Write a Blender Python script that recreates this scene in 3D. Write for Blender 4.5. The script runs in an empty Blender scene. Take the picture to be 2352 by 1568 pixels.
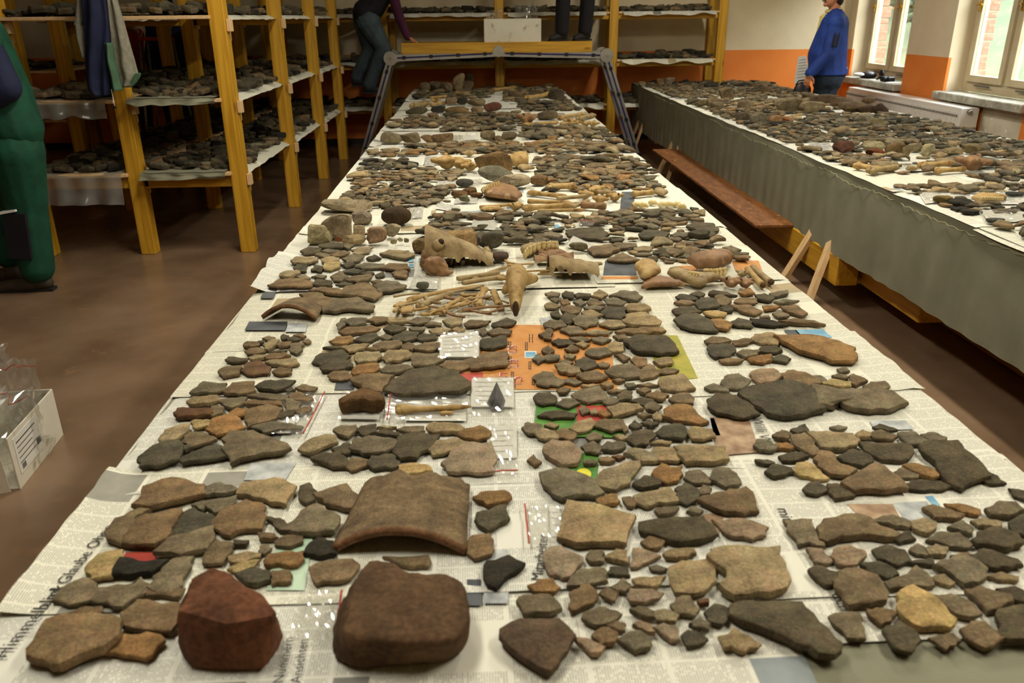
import bpy, bmesh, math, random
import numpy as np
from mathutils import Vector, Matrix, noise as mnoise

# ------------------------------------------------------------------ camera
SC = bpy.context.scene
COL = SC.collection
CAMF, CPI, CYA, CRO, CH = 1850.0, math.radians(22.0), math.radians(2.4), math.radians(-.57), 1.55
_fw = np.array([math.sin(CYA)*math.cos(CPI), math.cos(CYA)*math.cos(CPI), -math.sin(CPI)])
_r = np.array([math.cos(CYA), -math.sin(CYA), 0.0]); _u = np.cross(_r, _fw)
_R = math.cos(CRO)*_r + math.sin(CRO)*_u; _U = -math.sin(CRO)*_r + math.cos(CRO)*_u
_C = np.array([0, 0, CH])
cam = bpy.data.cameras.new('camera'); camo = bpy.data.objects.new('camera', cam); COL.objects.link(camo)
cam.sensor_width = 36; cam.lens = CAMF/2352*36; cam.clip_start = .05; cam.clip_end = 200
camo.matrix_world = Matrix(((_R[0], _U[0], -_fw[0], 0), (_R[1], _U[1], -_fw[1], 0), (_R[2], _U[2], -_fw[2], CH), (0, 0, 0, 1)))
cam.dof.use_dof = True; cam.dof.focus_distance = 2.9; cam.dof.aperture_fstop = 5.6
SC.camera = camo
SC.cycles.max_bounces = 6; SC.cycles.diffuse_bounces = 3; SC.cycles.glossy_bounces = 2; SC.cycles.transmission_bounces = 2; SC.cycles.transparent_max_bounces = 10
SC.cycles.caustics_reflective = False; SC.cycles.caustics_refractive = False; SC.cycles.use_adaptive_sampling = True; SC.cycles.adaptive_threshold = .07

# ------------------------------------------------------------------ world and exposure
W = bpy.data.worlds.new('World'); SC.world = W; W.use_nodes = True
_nt = W.node_tree; _nt.nodes.clear()
_bg = _nt.nodes.new('ShaderNodeBackground'); _o = _nt.nodes.new('ShaderNodeOutputWorld')
_bg.inputs[0].default_value = (.93, .97, 1.0, 1); _bg.inputs[1].default_value = 26.0     # overcast sky
_nt.links.new(_bg.outputs[0], _o.inputs[0])
SC.view_settings.view_transform = 'Standard'; SC.view_settings.look = 'None'
SC.view_settings.exposure = 0.3; SC.view_settings.gamma = 1.0; SC.view_settings.use_curve_mapping = False
LAMP_POWER = 50.0; LAMP_COL = (1.0, .95, .81)
WINDOWS = [(9.37, 10.76), (7.08, 8.50), (4.76, 6.2), (2.46, 3.9), (.16, 1.6), (-2.1, -.7)]     # y ranges along the right-hand wall
WX, WZ0, WZ1 = 4.85, .79, 2.45
for _a, _b in WINDOWS:                                    # portals guide the sky light in through the windows
    _l = bpy.data.lights.new('window_portal', 'AREA'); _l.shape = 'RECTANGLE'; _l.size = WZ1-WZ0; _l.size_y = _b-_a
    _l.cycles.is_portal = True
    _lo = bpy.data.objects.new('window_portal', _l); COL.objects.link(_lo)
    _lo.location = (WX+.36, (_a+_b)/2, (WZ0+WZ1)/2); _lo.rotation_euler = (0, math.radians(90), 0)
TZ = .75                                                   # table tops

def ray(x, y):
    return _fw + _R*((x-1176)/CAMF) - _U*((y-784)/CAMF)
def at(x, y, z=None, X=None, Y=None):
    """point of the place seen at picture position x, y on the plane of that height / that x / that y"""
    d = ray(x, y)
    t = (z-CH)/d[2] if z is not None else (X/d[0] if X is not None else Y/d[1])
    return _C + d*t
def pj(p):
    d = np.asarray(p, float)-_C; w = d@_fw
    return 1176+CAMF*(d@_R)/w, 784-CAMF*(d@_U)/w
def V3(a): return Vector((float(a[0]), float(a[1]), float(a[2])))

# ------------------------------------------------------------------ materials
def lin(c):
    if isinstance(c, str):
        c = [int(c[i:i+2], 16)/255 for i in (0, 2, 4)]
    return tuple(((v/12.92) if v <= .04045 else ((v+.055)/1.055)**2.4) for v in c)
MATS = {}
def newmat(name):
    m = bpy.data.materials.new(name); m.use_nodes = True
    nt = m.node_tree; b = nt.nodes['Principled BSDF']
    MATS[name] = m
    return m, nt, b
def N(nt, t, **kw):
    n = nt.nodes.new(t)
    for k, v in kw.items():
        if k.startswith('i'):
            n.inputs[int(k[1:])].default_value = v
        else: setattr(n, k, v)
    return n
def L(nt, a, b): nt.links.new(a, b)
def mixc(nt, fac, a, b, mode='MIX'):
    n = nt.nodes.new('ShaderNodeMix'); n.data_type = 'RGBA'; n.blend_type = mode
    for s, v in ((n.inputs[0], fac), (n.inputs[6], a), (n.inputs[7], b)):
        if hasattr(v, 'is_output') or isinstance(v, bpy.types.NodeSocket): nt.links.new(v, s)
        elif isinstance(v, (int, float)): s.default_value = v
        else: s.default_value = (*v[:3], 1)
    return n.outputs[2]
def mth(nt, op, a, b=None, c=None):
    n = nt.nodes.new('ShaderNodeMath'); n.operation = op
    for i, v in enumerate((a, b, c)):
        if v is None: continue
        if isinstance(v, bpy.types.NodeSocket): nt.links.new(v, n.inputs[i])
        else: n.inputs[i].default_value = v
    return n.outputs[0]
def noisy(name, c1, c2, scale=8, rough=.6, stretch=(1, 1, 1), bump=0, detail=5, bscale=None, spec=.35, metallic=0, lo=.35, hi=.65, c3=None, s3=60, coat=0, dist=0):
    """two colours mottled by noise, a third in fine specks, with a little relief"""
    m, nt, b = newmat(name)
    tc = N(nt, 'ShaderNodeTexCoord'); mp = N(nt, 'ShaderNodeMapping'); mp.inputs['Scale'].default_value = stretch
    L(nt, tc.outputs['Object'], mp.inputs[0])
    n1 = N(nt, 'ShaderNodeTexNoise'); n1.inputs['Scale'].default_value = scale; n1.inputs['Detail'].default_value = detail
    n1.inputs['Distortion'].default_value = dist
    L(nt, mp.outputs[0], n1.inputs[0])
    mr = N(nt, 'ShaderNodeMapRange'); mr.inputs[1].default_value = lo; mr.inputs[2].default_value = hi
    L(nt, n1.outputs[0], mr.inputs[0])
    c = mixc(nt, mr.outputs[0], lin(c1), lin(c2))
    if c3:
        n3 = N(nt, 'ShaderNodeTexNoise'); n3.inputs['Scale'].default_value = s3; n3.inputs['Detail'].default_value = 3
        L(nt, mp.outputs[0], n3.inputs[0])
        m3 = N(nt, 'ShaderNodeMapRange'); m3.inputs[1].default_value = .6; m3.inputs[2].default_value = .72
        L(nt, n3.outputs[0], m3.inputs[0])
        c = mixc(nt, m3.outputs[0], c, lin(c3))
    L(nt, c, b.inputs['Base Color'])
    b.inputs['Roughness'].default_value = rough; b.inputs['Specular IOR Level'].default_value = spec
    b.inputs['Metallic'].default_value = metallic; b.inputs['Coat Weight'].default_value = coat
    if bump:
        nb = N(nt, 'ShaderNodeTexNoise'); nb.inputs['Scale'].default_value = bscale or scale*3; nb.inputs['Detail'].default_value = 6
        L(nt, mp.outputs[0], nb.inputs[0])
        bp = N(nt, 'ShaderNodeBump'); bp.inputs['Strength'].default_value = bump; bp.inputs['Distance'].default_value = .01
        L(nt, nb.outputs[0], bp.inputs['Height']); L(nt, bp.outputs[0], b.inputs['Normal'])
    return m
def wood(name, c1, c2, axis, rough=.5, knots='7a4a14'):
    st = [22, 22, 22]; st[axis] = 1.1
    m = noisy(name, c1, c2, 1.6, rough, st, .12, 4, 3, .4, dist=.6)
    nt = m.node_tree; b = nt.nodes['Principled BSDF']
    src = b.inputs['Base Color'].links[0].from_socket
    tc = N(nt, 'ShaderNodeTexCoord'); mp = N(nt, 'ShaderNodeMapping'); s2 = [7, 7, 7]; s2[axis] = 2.3; mp.inputs['Scale'].default_value = s2
    L(nt, tc.outputs['Object'], mp.inputs[0])
    v = N(nt, 'ShaderNodeTexVoronoi'); v.inputs['Scale'].default_value = 1.0; L(nt, mp.outputs[0], v.inputs[0])
    mr = N(nt, 'ShaderNodeMapRange'); mr.inputs[1].default_value = .06; mr.inputs[2].default_value = .13; mr.inputs[3].default_value = .8; mr.inputs[4].default_value = 0
    L(nt, v.outputs['Distance'], mr.inputs[0])
    L(nt, mixc(nt, mr.outputs[0], src, lin(knots)), b.inputs['Base Color'])
    return m
for _i, _a in enumerate('xyz'):
    wood('wood_'+_a, 'cb9a2c', 'ad7d18', _i)
    wood('pine_'+_a, 'd9b98a', 'c9a374', _i, .6, '8a5a30')
noisy('floor', '846b54', '66503c', 2.2, .27, (1, 1, 1), .05, 8, 40, .5, c3='7f6248', s3=9, lo=.3, hi=.7)
noisy('cream', 'e3d3b4', 'dccbaa', 3, .8)
noisy('orange', 'e8883c', 'e07e32', 3, .55, spec=.3)
noisy('ceiling', 'e6dfcf', 'dfd8c6', 3, .9)
noisy('concrete', 'b4b0a0', '8d897a', 9, .85, bump=.4, c3='d8d6cc', s3=20)
noisy('plaster', 'd5cdb8', 'bdb39b', 6, .9, bump=.3, c3='eeeade', s3=12)
noisy('frame_paint', 'cfc0a0', 'c4b491', 5, .45)
noisy('brass', 'c79a3a', 'b3832a', 5, .3, metallic=1)
noisy('radiator', 'e9e4dc', 'e2ddd4', 4, .3, spec=.5)
noisy('dark_slot', '6a6458', '5c564b', 4, .7)
noisy('base_black', '2a2522', '1e1a18', 5, .5)
noisy('brick', '96705e', '825a48', 14, .9, bump=.4, c3='d0a890', s3=30)
noisy('mortar', 'b9b0a0', 'a59c8b', 14, .9, bump=.3)
noisy('grass_out', '323a20', '232d17', 1.6, .95, bump=.8, c3='444529', s3=7)
noisy('bush_out', '28351c', '182211', 3, .95, bump=.8, c3='38432a', s3=8)
noisy('cloth_green', '85836d', '787661', 4, .85, (1, 1, 1), .12, 3, 300)
noisy('thread', 'b9b489', 'a8a377', 20, .8)
noisy('table_board', '9a7a4c', '8a6b3f', 8, .7)
noisy('osb', '7d4c20', '5f3714', 22, .7, (1, .35, 1), .3, 6, 60, c3='9a6a34', s3=45)
noisy('aluminium', 'a9a79d', '97958b', 6, .38, metallic=.85)
noisy('rail_blue', '241d52', '1d1745', 6, .45)
noisy('black_plastic', '17171a', '0f0f12', 6, .45)
noisy('dark_rubber', '1f1d1b', '161513', 9, .7)
noisy('red_plastic', 'b31a12', '9c130d', 6, .45)
noisy('carton', 'd9d3c2', 'cfc8b5', 5, .75, c3='a89c82', s3=12)
noisy('carton_edge', 'b39a6a', 'a0885b', 9, .85)
noisy('ink', '2a2826', '34312e', 30, .8)
noisy('ink_soft', '77736a', '6a665e', 30, .8)
noisy('ink_red', 'b5371f', 'a52d18', 30, .7)
noisy('skin', 'b97c5b', 'a96b4b', 12, .55, spec=.4)
noisy('skin_pale', 'c08d6c', 'b17e5c', 12, .55, spec=.4)
noisy('hair', '1f1712', '2b2019', 40, .7)
noisy('lips', '8e4a3c', '834336', 20, .5)
noisy('eye_white', 'e6e0d6', 'dcd6cc', 20, .3)
noisy('jacket_blue', '1c3a86', '152d6b', 9, .75, bump=.25, bscale=25)
noisy('shirt_yellow', 'cdbb73', 'bfac62', 20, .8)
noisy('jeans_dark', '232f3d', '1b2530', 14, .85, bump=.2, bscale=60)
noisy('jeans', '414d52', '313b40', 9, .85, bump=.25, bscale=40)
noisy('black_cloth', '17151a', '121014', 9, .85, bump=.2, bscale=40)
noisy('purple_cloth', '4a1938', '3b122c', 12, .85, bump=.2, bscale=40)
noisy('green_cloth', '0f4a34', '0b3b29', 9, .8, bump=.3, bscale=24)
noisy('navy_cloth', '1b2140', '151a34', 9, .8, bump=.3, bscale=24)
noisy('kneepad', '15151d', '0f0f15', 9, .8)
noisy('red_cloth', '7d1512', '6a0f0d', 9, .85, bump=.2)
noisy('grey_fleece', '8c8778', '7c7768', 40, .9, bump=.2, bscale=120)
noisy('sage_cloth', '4b6a50', '415e46', 14, .8)
noisy('shoe_brown', '42382a', '332b20', 14, .75)
noisy('silver', 'b8b6b0', 'a5a39d', 9, .28, metallic=1)
noisy('white_strip', 'e8e8e4', 'dededa', 9, .4)
noisy('label_paper', 'dedbd2', 'd6d3c9', 6, .6)
noisy('tooth', 'd8c48e', 'c6ab6c', 18, .35, spec=.5)
noisy('bone_a', 'b0935c', '8f6f3c', 22, .65, bump=.4, bscale=60, c3='6f5128', s3=24)
noisy('bone_b', 'a08b60', '7d6641', 22, .65, bump=.4, bscale=60, c3='5d472a', s3=24)
noisy('bone_c', '8f6c48', '6f5034', 22, .65, bump=.4, bscale=60, c3='a98b60', s3=24)
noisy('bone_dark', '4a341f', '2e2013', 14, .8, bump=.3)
noisy('flint', '2c2a29', '3f3b37', 30, .55, bump=.3, spec=.3)
noisy('ink_pale', 'aaa79e', '9f9c93', 30, .8)
def attr_mat(name, rough, bump, bscale, nscale):
    m, nt, b = newmat(name)
    at_ = N(nt, 'ShaderNodeAttribute', attribute_name='Col')
    tc = N(nt, 'ShaderNodeTexCoord')
    n1 = N(nt, 'ShaderNodeTexNoise'); n1.inputs['Scale'].default_value = nscale; n1.inputs['Detail'].default_value = 6; n1.inputs['Roughness'].default_value = .65
    L(nt, tc.outputs['Object'], n1.inputs[0])
    mr = N(nt, 'ShaderNodeMapRange'); mr.inputs[1].default_value = .3; mr.inputs[2].default_value = .7; mr.inputs[3].default_value = .5; mr.inputs[4].default_value = 1.5
    L(nt, n1.outputs[0], mr.inputs[0])
    n2 = N(nt, 'ShaderNodeTexNoise'); n2.inputs['Scale'].default_value = nscale*9; n2.inputs['Detail'].default_value = 3
    L(nt, tc.outputs['Object'], n2.inputs[0])
    m2 = N(nt, 'ShaderNodeMapRange'); m2.inputs[1].default_value = .3; m2.inputs[2].default_value = .75; m2.inputs[3].default_value = .7; m2.inputs[4].default_value = 1.3
    L(nt, n2.outputs[0], m2.inputs[0])
    k = mth(nt, 'MULTIPLY', mr.outputs[0], m2.outputs[0])
    vm = N(nt, 'ShaderNodeVectorMath', operation='SCALE'); L(nt, at_.outputs['Color'], vm.inputs[0]); L(nt, k, vm.inputs['Scale'])
    L(nt, vm.outputs[0], b.inputs['Base Color'])
    b.inputs['Roughness'].default_value = rough; b.inputs['Specular IOR Level'].default_value = .25
    bp = N(nt, 'ShaderNodeBump'); bp.inputs['Strength'].default_value = bump; bp.inputs['Distance'].default_value = .004
    nb = N(nt, 'ShaderNodeTexNoise'); nb.inputs['Scale'].default_value = bscale; nb.inputs['Detail'].default_value = 7
    L(nt, tc.outputs['Object'], nb.inputs[0]); L(nt, nb.outputs[0], bp.inputs['Height']); L(nt, bp.outputs[0], b.inputs['Normal'])
attr_mat('fired_clay', .9, .9, 90, 26)
attr_mat('rock', .92, 1.0, 45, 14)
def film(name, tint, trans, rough, haze=0.):
    m, nt, b = newmat(name)
    nt.nodes.remove(b)
    out = nt.nodes['Material Output']
    tr = N(nt, 'ShaderNodeBsdfTransparent'); tr.inputs[0].default_value = (*tint, 1)
    gl = N(nt, 'ShaderNodeBsdfGlossy'); gl.inputs['Roughness'].default_value = rough; gl.inputs[0].default_value = (1, 1, 1, 1)
    lw = N(nt, 'ShaderNodeLayerWeight'); lw.inputs[0].default_value = .5
    mr = N(nt, 'ShaderNodeMapRange'); mr.inputs[1].default_value = 0; mr.inputs[2].default_value = 1; mr.inputs[3].default_value = trans; mr.inputs[4].default_value = .9
    L(nt, mth(nt, 'POWER', lw.outputs['Facing'], 4.0), mr.inputs[0])
    mx = N(nt, 'ShaderNodeMixShader'); L(nt, mr.outputs[0], mx.inputs[0]); L(nt, tr.outputs[0], mx.inputs[1]); L(nt, gl.outputs[0], mx.inputs[2])
    res = mx.outputs[0]
    if haze:                                               # slightly milky plastic
        df = N(nt, 'ShaderNodeBsdfTranslucent'); df.inputs[0].default_value = (.8, .8, .76, 1); dd = N(nt, 'ShaderNodeBsdfDiffuse'); dd.inputs[0].default_value = (.8, .8, .76, 1)
        ad = N(nt, 'ShaderNodeMixShader'); L(nt, df.outputs[0], ad.inputs[1]); L(nt, dd.outputs[0], ad.inputs[2])
        m3 = N(nt, 'ShaderNodeMixShader'); m3.inputs[0].default_value = haze; L(nt, res, m3.inputs[1]); L(nt, ad.outputs[0], m3.inputs[2]); res = m3.outputs[0]
    L(nt, res, out.inputs[0])
    return m
film('window_glass', (.84, .85, .84), .02, .02)
film('bag_film', (.96, .96, .94), .09, .12, .1)
film('drape_film', (.8, .82, .78), .1, .2, .3)
def newsprint(name, base, ink, pic1, pic2, picp):
    """cream newsprint: columns of grey type, blank bands, the odd tinted picture block"""
    m, nt, b = newmat(name)
    tc = N(nt, 'ShaderNodeTexCoord'); sx = N(nt, 'ShaderNodeSeparateXYZ'); L(nt, tc.outputs['Object'], sx.inputs[0])
    u, v = sx.outputs[1], sx.outputs[0]
    cw, lp, ch = .046, .0036, .105
    fu = mth(nt, 'FRACT', mth(nt, 'DIVIDE', u, cw)); colm = mth(nt, 'GREATER_THAN', fu, .1)
    fl = mth(nt, 'FRACT', mth(nt, 'DIVIDE', v, lp)); lm = mth(nt, 'LESS_THAN', fl, .52)
    cb = N(nt, 'ShaderNodeCombineXYZ')
    L(nt, mth(nt, 'MULTIPLY', u, 210), cb.inputs[0]); L(nt, mth(nt, 'MULTIPLY', mth(nt, 'FLOOR', mth(nt, 'DIVIDE', v, lp)), 7.3), cb.inputs[1])
    nz = N(nt, 'ShaderNodeTexNoise'); nz.inputs['Scale'].default_value = 1; nz.inputs['Detail'].default_value = 0; L(nt, cb.outputs[0], nz.inputs[0])
    wm = mth(nt, 'GREATER_THAN', nz.outputs[0], .38)
    cell = N(nt, 'ShaderNodeCombineXYZ'); L(nt, mth(nt, 'FLOOR', mth(nt, 'DIVIDE', u, cw*2)), cell.inputs[0]); L(nt, mth(nt, 'FLOOR', mth(nt, 'DIVIDE', v, ch)), cell.inputs[1])
    oi = N(nt, 'ShaderNodeObjectInfo'); L(nt, mth(nt, 'MULTIPLY', oi.outputs['Random'], 91), cell.inputs[2])
    wn = N(nt, 'ShaderNodeTexWhiteNoise', noise_dimensions='3D'); L(nt, cell.outputs[0], wn.inputs[0])
    txt = mth(nt, 'GREATER_THAN', wn.outputs[0], .16)
    fv = mth(nt, 'FRACT', mth(nt, 'DIVIDE', v, ch)); gap = mth(nt, 'GREATER_THAN', fv, .07)
    k = colm
    for q in (lm, wm, txt, gap): k = mth(nt, 'MULTIPLY', k, q)
    k = mth(nt, 'MULTIPLY', k, .42)
    nb = N(nt, 'ShaderNodeTexNoise'); nb.inputs['Scale'].default_value = 6; L(nt, tc.outputs['Object'], nb.inputs[0])
    basec = mixc(nt, nb.outputs[0], lin(base), [x*.9 for x in lin(base)])
    c = mixc(nt, k, basec, lin(ink))
    pic = mth(nt, 'LESS_THAN', wn.outputs[0], picp)
    n2 = N(nt, 'ShaderNodeTexNoise'); n2.inputs['Scale'].default_value = 30; L(nt, tc.outputs['Object'], n2.inputs[0])
    pc = mixc(nt, n2.outputs[0], lin(pic1), lin(pic2))
    c = mixc(nt, mth(nt, 'MULTIPLY', mth(nt, 'MULTIPLY', pic, gap), .8), c, pc)
    L(nt, c, b.inputs['Base Color']); b.inputs['Roughness'].default_value = .75; b.inputs['Specular IOR Level'].default_value = .25
newsprint('newsprint_a', 'e0ddca', '4a4843', '8e8a80', '54504a', .035)
newsprint('newsprint_b', 'dedbcb', '4a4843', '7f8f9a', '5a6468', .03)
newsprint('newsprint_c', 'ddd9c4', '4a4843', 'b08a52', '6d6a4d', .05)
newsprint('newsprint_d', 'dbd9cc', '3f3d3a', '6e6a64', '3d3b38', .06)
def print_mat(name, c1, c2, sc): noisy(name, c1, c2, sc, .7)
print_mat('print_orange', 'c28848', 'b87a3a', 30); print_mat('print_red', 'b44a3c', '9c3a30', 14)
print_mat('print_olive', '8c8d2c', 'a89c3a', 18); print_mat('print_blue', '5a8fb0', '82aebf', 20)
print_mat('print_dark', '3a3d3f', '55585a', 14); print_mat('print_green', '5d8f3a', '3f7030', 20)
print_mat('print_sage', 'a4c0a4', 'b9cdb4', 8); print_mat('print_brown', '7d6048', 'b39878', 26)
print_mat('print_grey', '8b8f90', 'c0c2be', 24); print_mat('print_yellow', 'd8cf3a', 'c9c034', 9)
# ------------------------------------------------------------------ building helpers
class MB:
    """collects shapes; build() links them as ONE mesh object"""
    def __init__(s): s.v = []; s.f = []; s.c = []; s.sm = []
    def add(s, vs, fs, col=None, smooth=False):
        o = len(s.v); s.v += [tuple(map(float, p)) for p in vs]; s.f += [tuple(i+o for i in f) for f in fs]
        s.sm += [smooth]*len(fs) if isinstance(smooth, bool) else list(smooth)
        if col is not None:
            s.c += (list(col) if len(col) == len(vs) and not isinstance(col[0], (int, float)) else [tuple(col)]*len(vs))
        return s
    def box(s, x0, x1, y0, y1, z0, z1, b=0):
        if b <= 0:
            vs = [(x, y, z) for z in (z0, z1) for y in (y0, y1) for x in (x0, x1)]
            return s.add(vs, [(0, 2, 3, 1), (4, 5, 7, 6), (0, 1, 5, 4), (2, 6, 7, 3), (0, 4, 6, 2), (1, 3, 7, 5)])
        vs = []; idx = {}
        for k, z in enumerate((z0, z1)):
            for j, y in enumerate((y0, y1)):
                for i, x in enumerate((x0, x1)):
                    sx, sy, sz = (1 if i == 0 else -1)*b, (1 if j == 0 else -1)*b, (1 if k == 0 else -1)*b
                    idx[i, j, k] = (len(vs), len(vs)+1, len(vs)+2)
                    vs += [(x, y+sy, z+sz), (x+sx, y, z+sz), (x+sx, y+sy, z)]
        F = []
        q = lambda a, t: idx[a][t]
        for i in (0, 1): F.append((q((i, 0, 0), 0), q((i, 1, 0), 0), q((i, 1, 1), 0), q((i, 0, 1), 0)))
        for j in (0, 1): F.append((q((0, j, 0), 1), q((1, j, 0), 1), q((1, j, 1), 1), q((0, j, 1), 1)))
        for k in (0, 1): F.append((q((0, 0, k), 2), q((1, 0, k), 2), q((1, 1, k), 2), q((0, 1, k), 2)))
        for a in (0, 1):
            for c in (0, 1):
                F.append((q((0, a, c), 1), q((1, a, c), 1), q((1, a, c), 2), q((0, a, c), 2)))
                F.append((q((a, 0, c), 0), q((a, 1, c), 0), q((a, 1, c), 2), q((a, 0, c), 2)))
                F.append((q((a, c, 0), 0), q((a, c, 1), 0), q((a, c, 1), 1), q((a, c, 0), 1)))
        for a in idx.values(): F.append(a)
        return s.add(vs, F)
    def obox(s, p0, p1, w, d, up=(0, 0, 1)):
        """bar from p0 to p1, w across, d deep"""
        p0, p1 = Vector(p0), Vector(p1); a = (p1-p0).normalized(); u = Vector(up)
        if abs(a.dot(u)) > .98: u = Vector((0, 1, 0))
        x = a.cross(u).normalized()*w/2; y = a.cross(x).normalized()*d/2
        vs = [p+i*x+j*y for p in (p0, p1) for j in (-1, 1) for i in (-1, 1)]
        return s.add(vs, [(0, 2, 3, 1), (4, 5, 7, 6), (0, 1, 5, 4), (2, 6, 7, 3), (0, 4, 6, 2), (1, 3, 7, 5)])
    def tube(s, pts, rad, n=10, col=None, cap=True, flat=None):
        """round bar along a path; rad one number or one per point; flat = (w, h) factors"""
        pts = [Vector(p) for p in pts]; m = len(pts)
        rad = [rad]*m if isinstance(rad, (int, float)) else rad
        vs, F = [], []; prev = None
        for i, p in enumerate(pts):
            t = (pts[min(i+1, m-1)]-pts[max(i-1, 0)]).normalized()
            if prev is None:
                u = Vector((0, 0, 1)) if abs(t.z) < .95 else Vector((1, 0, 0))
            else: u = prev
            x = t.cross(u).normalized(); u = x.cross(t).normalized(); prev = u
            fx, fy = flat if flat else (1, 1)
            for k in range(n):
                a = 2*math.pi*k/n
                vs.append(p+x*(math.cos(a)*rad[i]*fx)+u*(math.sin(a)*rad[i]*fy))
        for i in range(m-1):
            for k in range(n):
                k2 = (k+1) % n; F.append((i*n+k, i*n+k2, (i+1)*n+k2, (i+1)*n+k))
        sm = [True]*len(F)
        if cap: F += [tuple(range(n-1, -1, -1)), tuple((m-1)*n+k for k in range(n))]; sm += [False]*2
        return s.add(vs, F, col, sm)
    def ball(s, c, r, nu=12, nv=8, col=None, rot=None):
        r = (r, r, r) if isinstance(r, (int, float)) else r
        vs = [Vector((0, 0, r[2]))]; F = []
        for j in range(1, nv):
            b = math.pi*j/nv
            for i in range(nu):
                a = 2*math.pi*i/nu; vs.append(Vector((r[0]*math.sin(b)*math.cos(a), r[1]*math.sin(b)*math.sin(a), r[2]*math.cos(b))))
        vs.append(Vector((0, 0, -r[2])))
        for i in range(nu): F.append((0, 1+i, 1+(i+1) % nu))
        for j in range(nv-2):
            for i in range(nu): F.append((1+j*nu+i, 1+(j+1)*nu+i, 1+(j+1)*nu+(i+1) % nu, 1+j*nu+(i+1) % nu))
        for i in range(nu): F.append((len(vs)-1, 1+(nv-2)*nu+(i+1) % nu, 1+(nv-2)*nu+i))
        if rot: vs = [rot @ v for v in vs]
        return s.add([v+Vector(c) for v in vs], F, col, True)
    def caps(s, p0, r0, p1, r1, n=12):
        """tapered capsule"""
        p0, p1 = Vector(p0), Vector(p1); t = (p1-p0); l = t.length
        if l < 1e-5: return s.ball(p0, r0)
        t /= l; pts, rs = [], []
        for k in range(4): a = math.pi/2*(k/3.5); pts.append(p0-t*(r0*math.cos(a))); rs.append(max(r0*math.sin(a), r0*.05))
        pts.append(p0); rs.append(r0); pts.append(p1); rs.append(r1)
        for k in range(3, -1, -1): a = math.pi/2*(k/3.5); pts.append(p1+t*(r1*math.cos(a))); rs.append(max(r1*math.sin(a), r1*.05))
        return s.tube(pts, rs, n)
    def grid(s, fn, nu, nv, smooth=True, col=None):
        vs = [fn(i/nu, j/nv) for j in range(nv+1) for i in range(nu+1)]
        F = [(j*(nu+1)+i, j*(nu+1)+i+1, (j+1)*(nu+1)+i+1, (j+1)*(nu+1)+i) for j in range(nv) for i in range(nu)]
        return s.add(vs, F, col, smooth)
    def mesh(s, name, origin=None):
        me = bpy.data.meshes.new(name)
        vs = s.v if origin is None else [(a-origin[0], b-origin[1], c-origin[2]) for a, b, c in s.v]
        me.from_pydata(vs, [], s.f)
        me.polygons.foreach_set('use_smooth', s.sm)
        if s.c:
            a = me.color_attributes.new('Col', 'FLOAT_COLOR', 'POINT')
            a.data.foreach_set('color', np.array([(*c[:3], 1.0) for c in s.c], dtype=np.float32).ravel())
        me.update()
        return me
    def build(s, name, mat, parent=None, origin=None, recalc=False):
        me = s.mesh(name, origin)
        if recalc:
            bm = bmesh.new(); bm.from_mesh(me); bmesh.ops.recalc_face_normals(bm, faces=bm.faces); bm.to_mesh(me); bm.free()
        return link(name, me, mat, parent, origin)
def link(name, me, mat, parent=None, origin=None):
    o = bpy.data.objects.new(name, me)
    if mat is not None:
        me.materials.clear(); me.materials.append(MATS[mat] if isinstance(mat, str) else mat)
    COL.objects.link(o)
    if origin is not None: o.location = origin
    if parent is not None:
        o.parent = parent
        if origin is not None: o.location = Vector(origin)-parent_world(parent)
        else: o.location = -parent_world(parent)
    return o
def parent_world(p):
    v = Vector((0, 0, 0))
    while p is not None: v += p.location; p = p.parent
    return v
def thing(name, label, cat, loc=(0, 0, 0), group=None):
    o = bpy.data.objects.new(name, None); COL.objects.link(o); o.location = loc; o.empty_display_size = .05
    return tag(o, label, cat, group)
def tag(o, label, cat, group=None):
    o['label'] = label; o['category'] = cat
    if group: o['group'] = group
    return o
def struct(o, label=None, cat=None):
    o['kind'] = 'structure'
    if label: o['label'] = label
    if cat: o['category'] = cat
    return o
def wb(name, mat, parent, *a, b=.003):
    """a box part of a bigger thing, own object, origin at its centre"""
    x0, x1, y0, y1, z0, z1 = a
    c = ((x0+x1)/2, (y0+y1)/2, (z0+z1)/2)
    return MB().box(x0, x1, y0, y1, z0, z1, b).build(name, mat, parent, c, recalc=True)
def remesh(mb, name, mat, parent, voxel=.012, smooth=3, keep=None):
    """fuse overlapping shapes into one continuous skin"""
    me = mb.mesh(name)
    o = bpy.data.objects.new(name, me); COL.objects.link(o)
    m = o.modifiers.new('r', 'REMESH'); m.mode = 'VOXEL'; m.voxel_size = voxel; m.use_smooth_shade = True
    if smooth:
        q = o.modifiers.new('s', 'SMOOTH'); q.iterations = smooth; q.factor = .5
    dg = bpy.context.evaluated_depsgraph_get(); dg.update()
    out = bpy.data.meshes.new_from_object(o.evaluated_get(dg))
    bpy.data.objects.remove(o); bpy.data.meshes.remove(me)
    out.name = name
    for p in out.polygons: p.use_smooth = True
    return link(name, out, mat, parent)
def text(name, s, size, mat, parent, mtx, extrude=0):
    """flat lettering as a mesh"""
    cu = bpy.data.curves.new(name, 'FONT'); cu.body = s; cu.size = size; cu.extrude = extrude; cu.resolution_u = 2
    o = bpy.data.objects.new(name, cu); COL.objects.link(o)
    dg = bpy.context.evaluated_depsgraph_get(); dg.update()
    me = bpy.data.meshes.new_from_object(o.evaluated_get(dg)); bpy.data.objects.remove(o); bpy.data.curves.remove(cu)
    me.transform(mtx); me.name = name
    return link(name, me, mat, parent)
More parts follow.
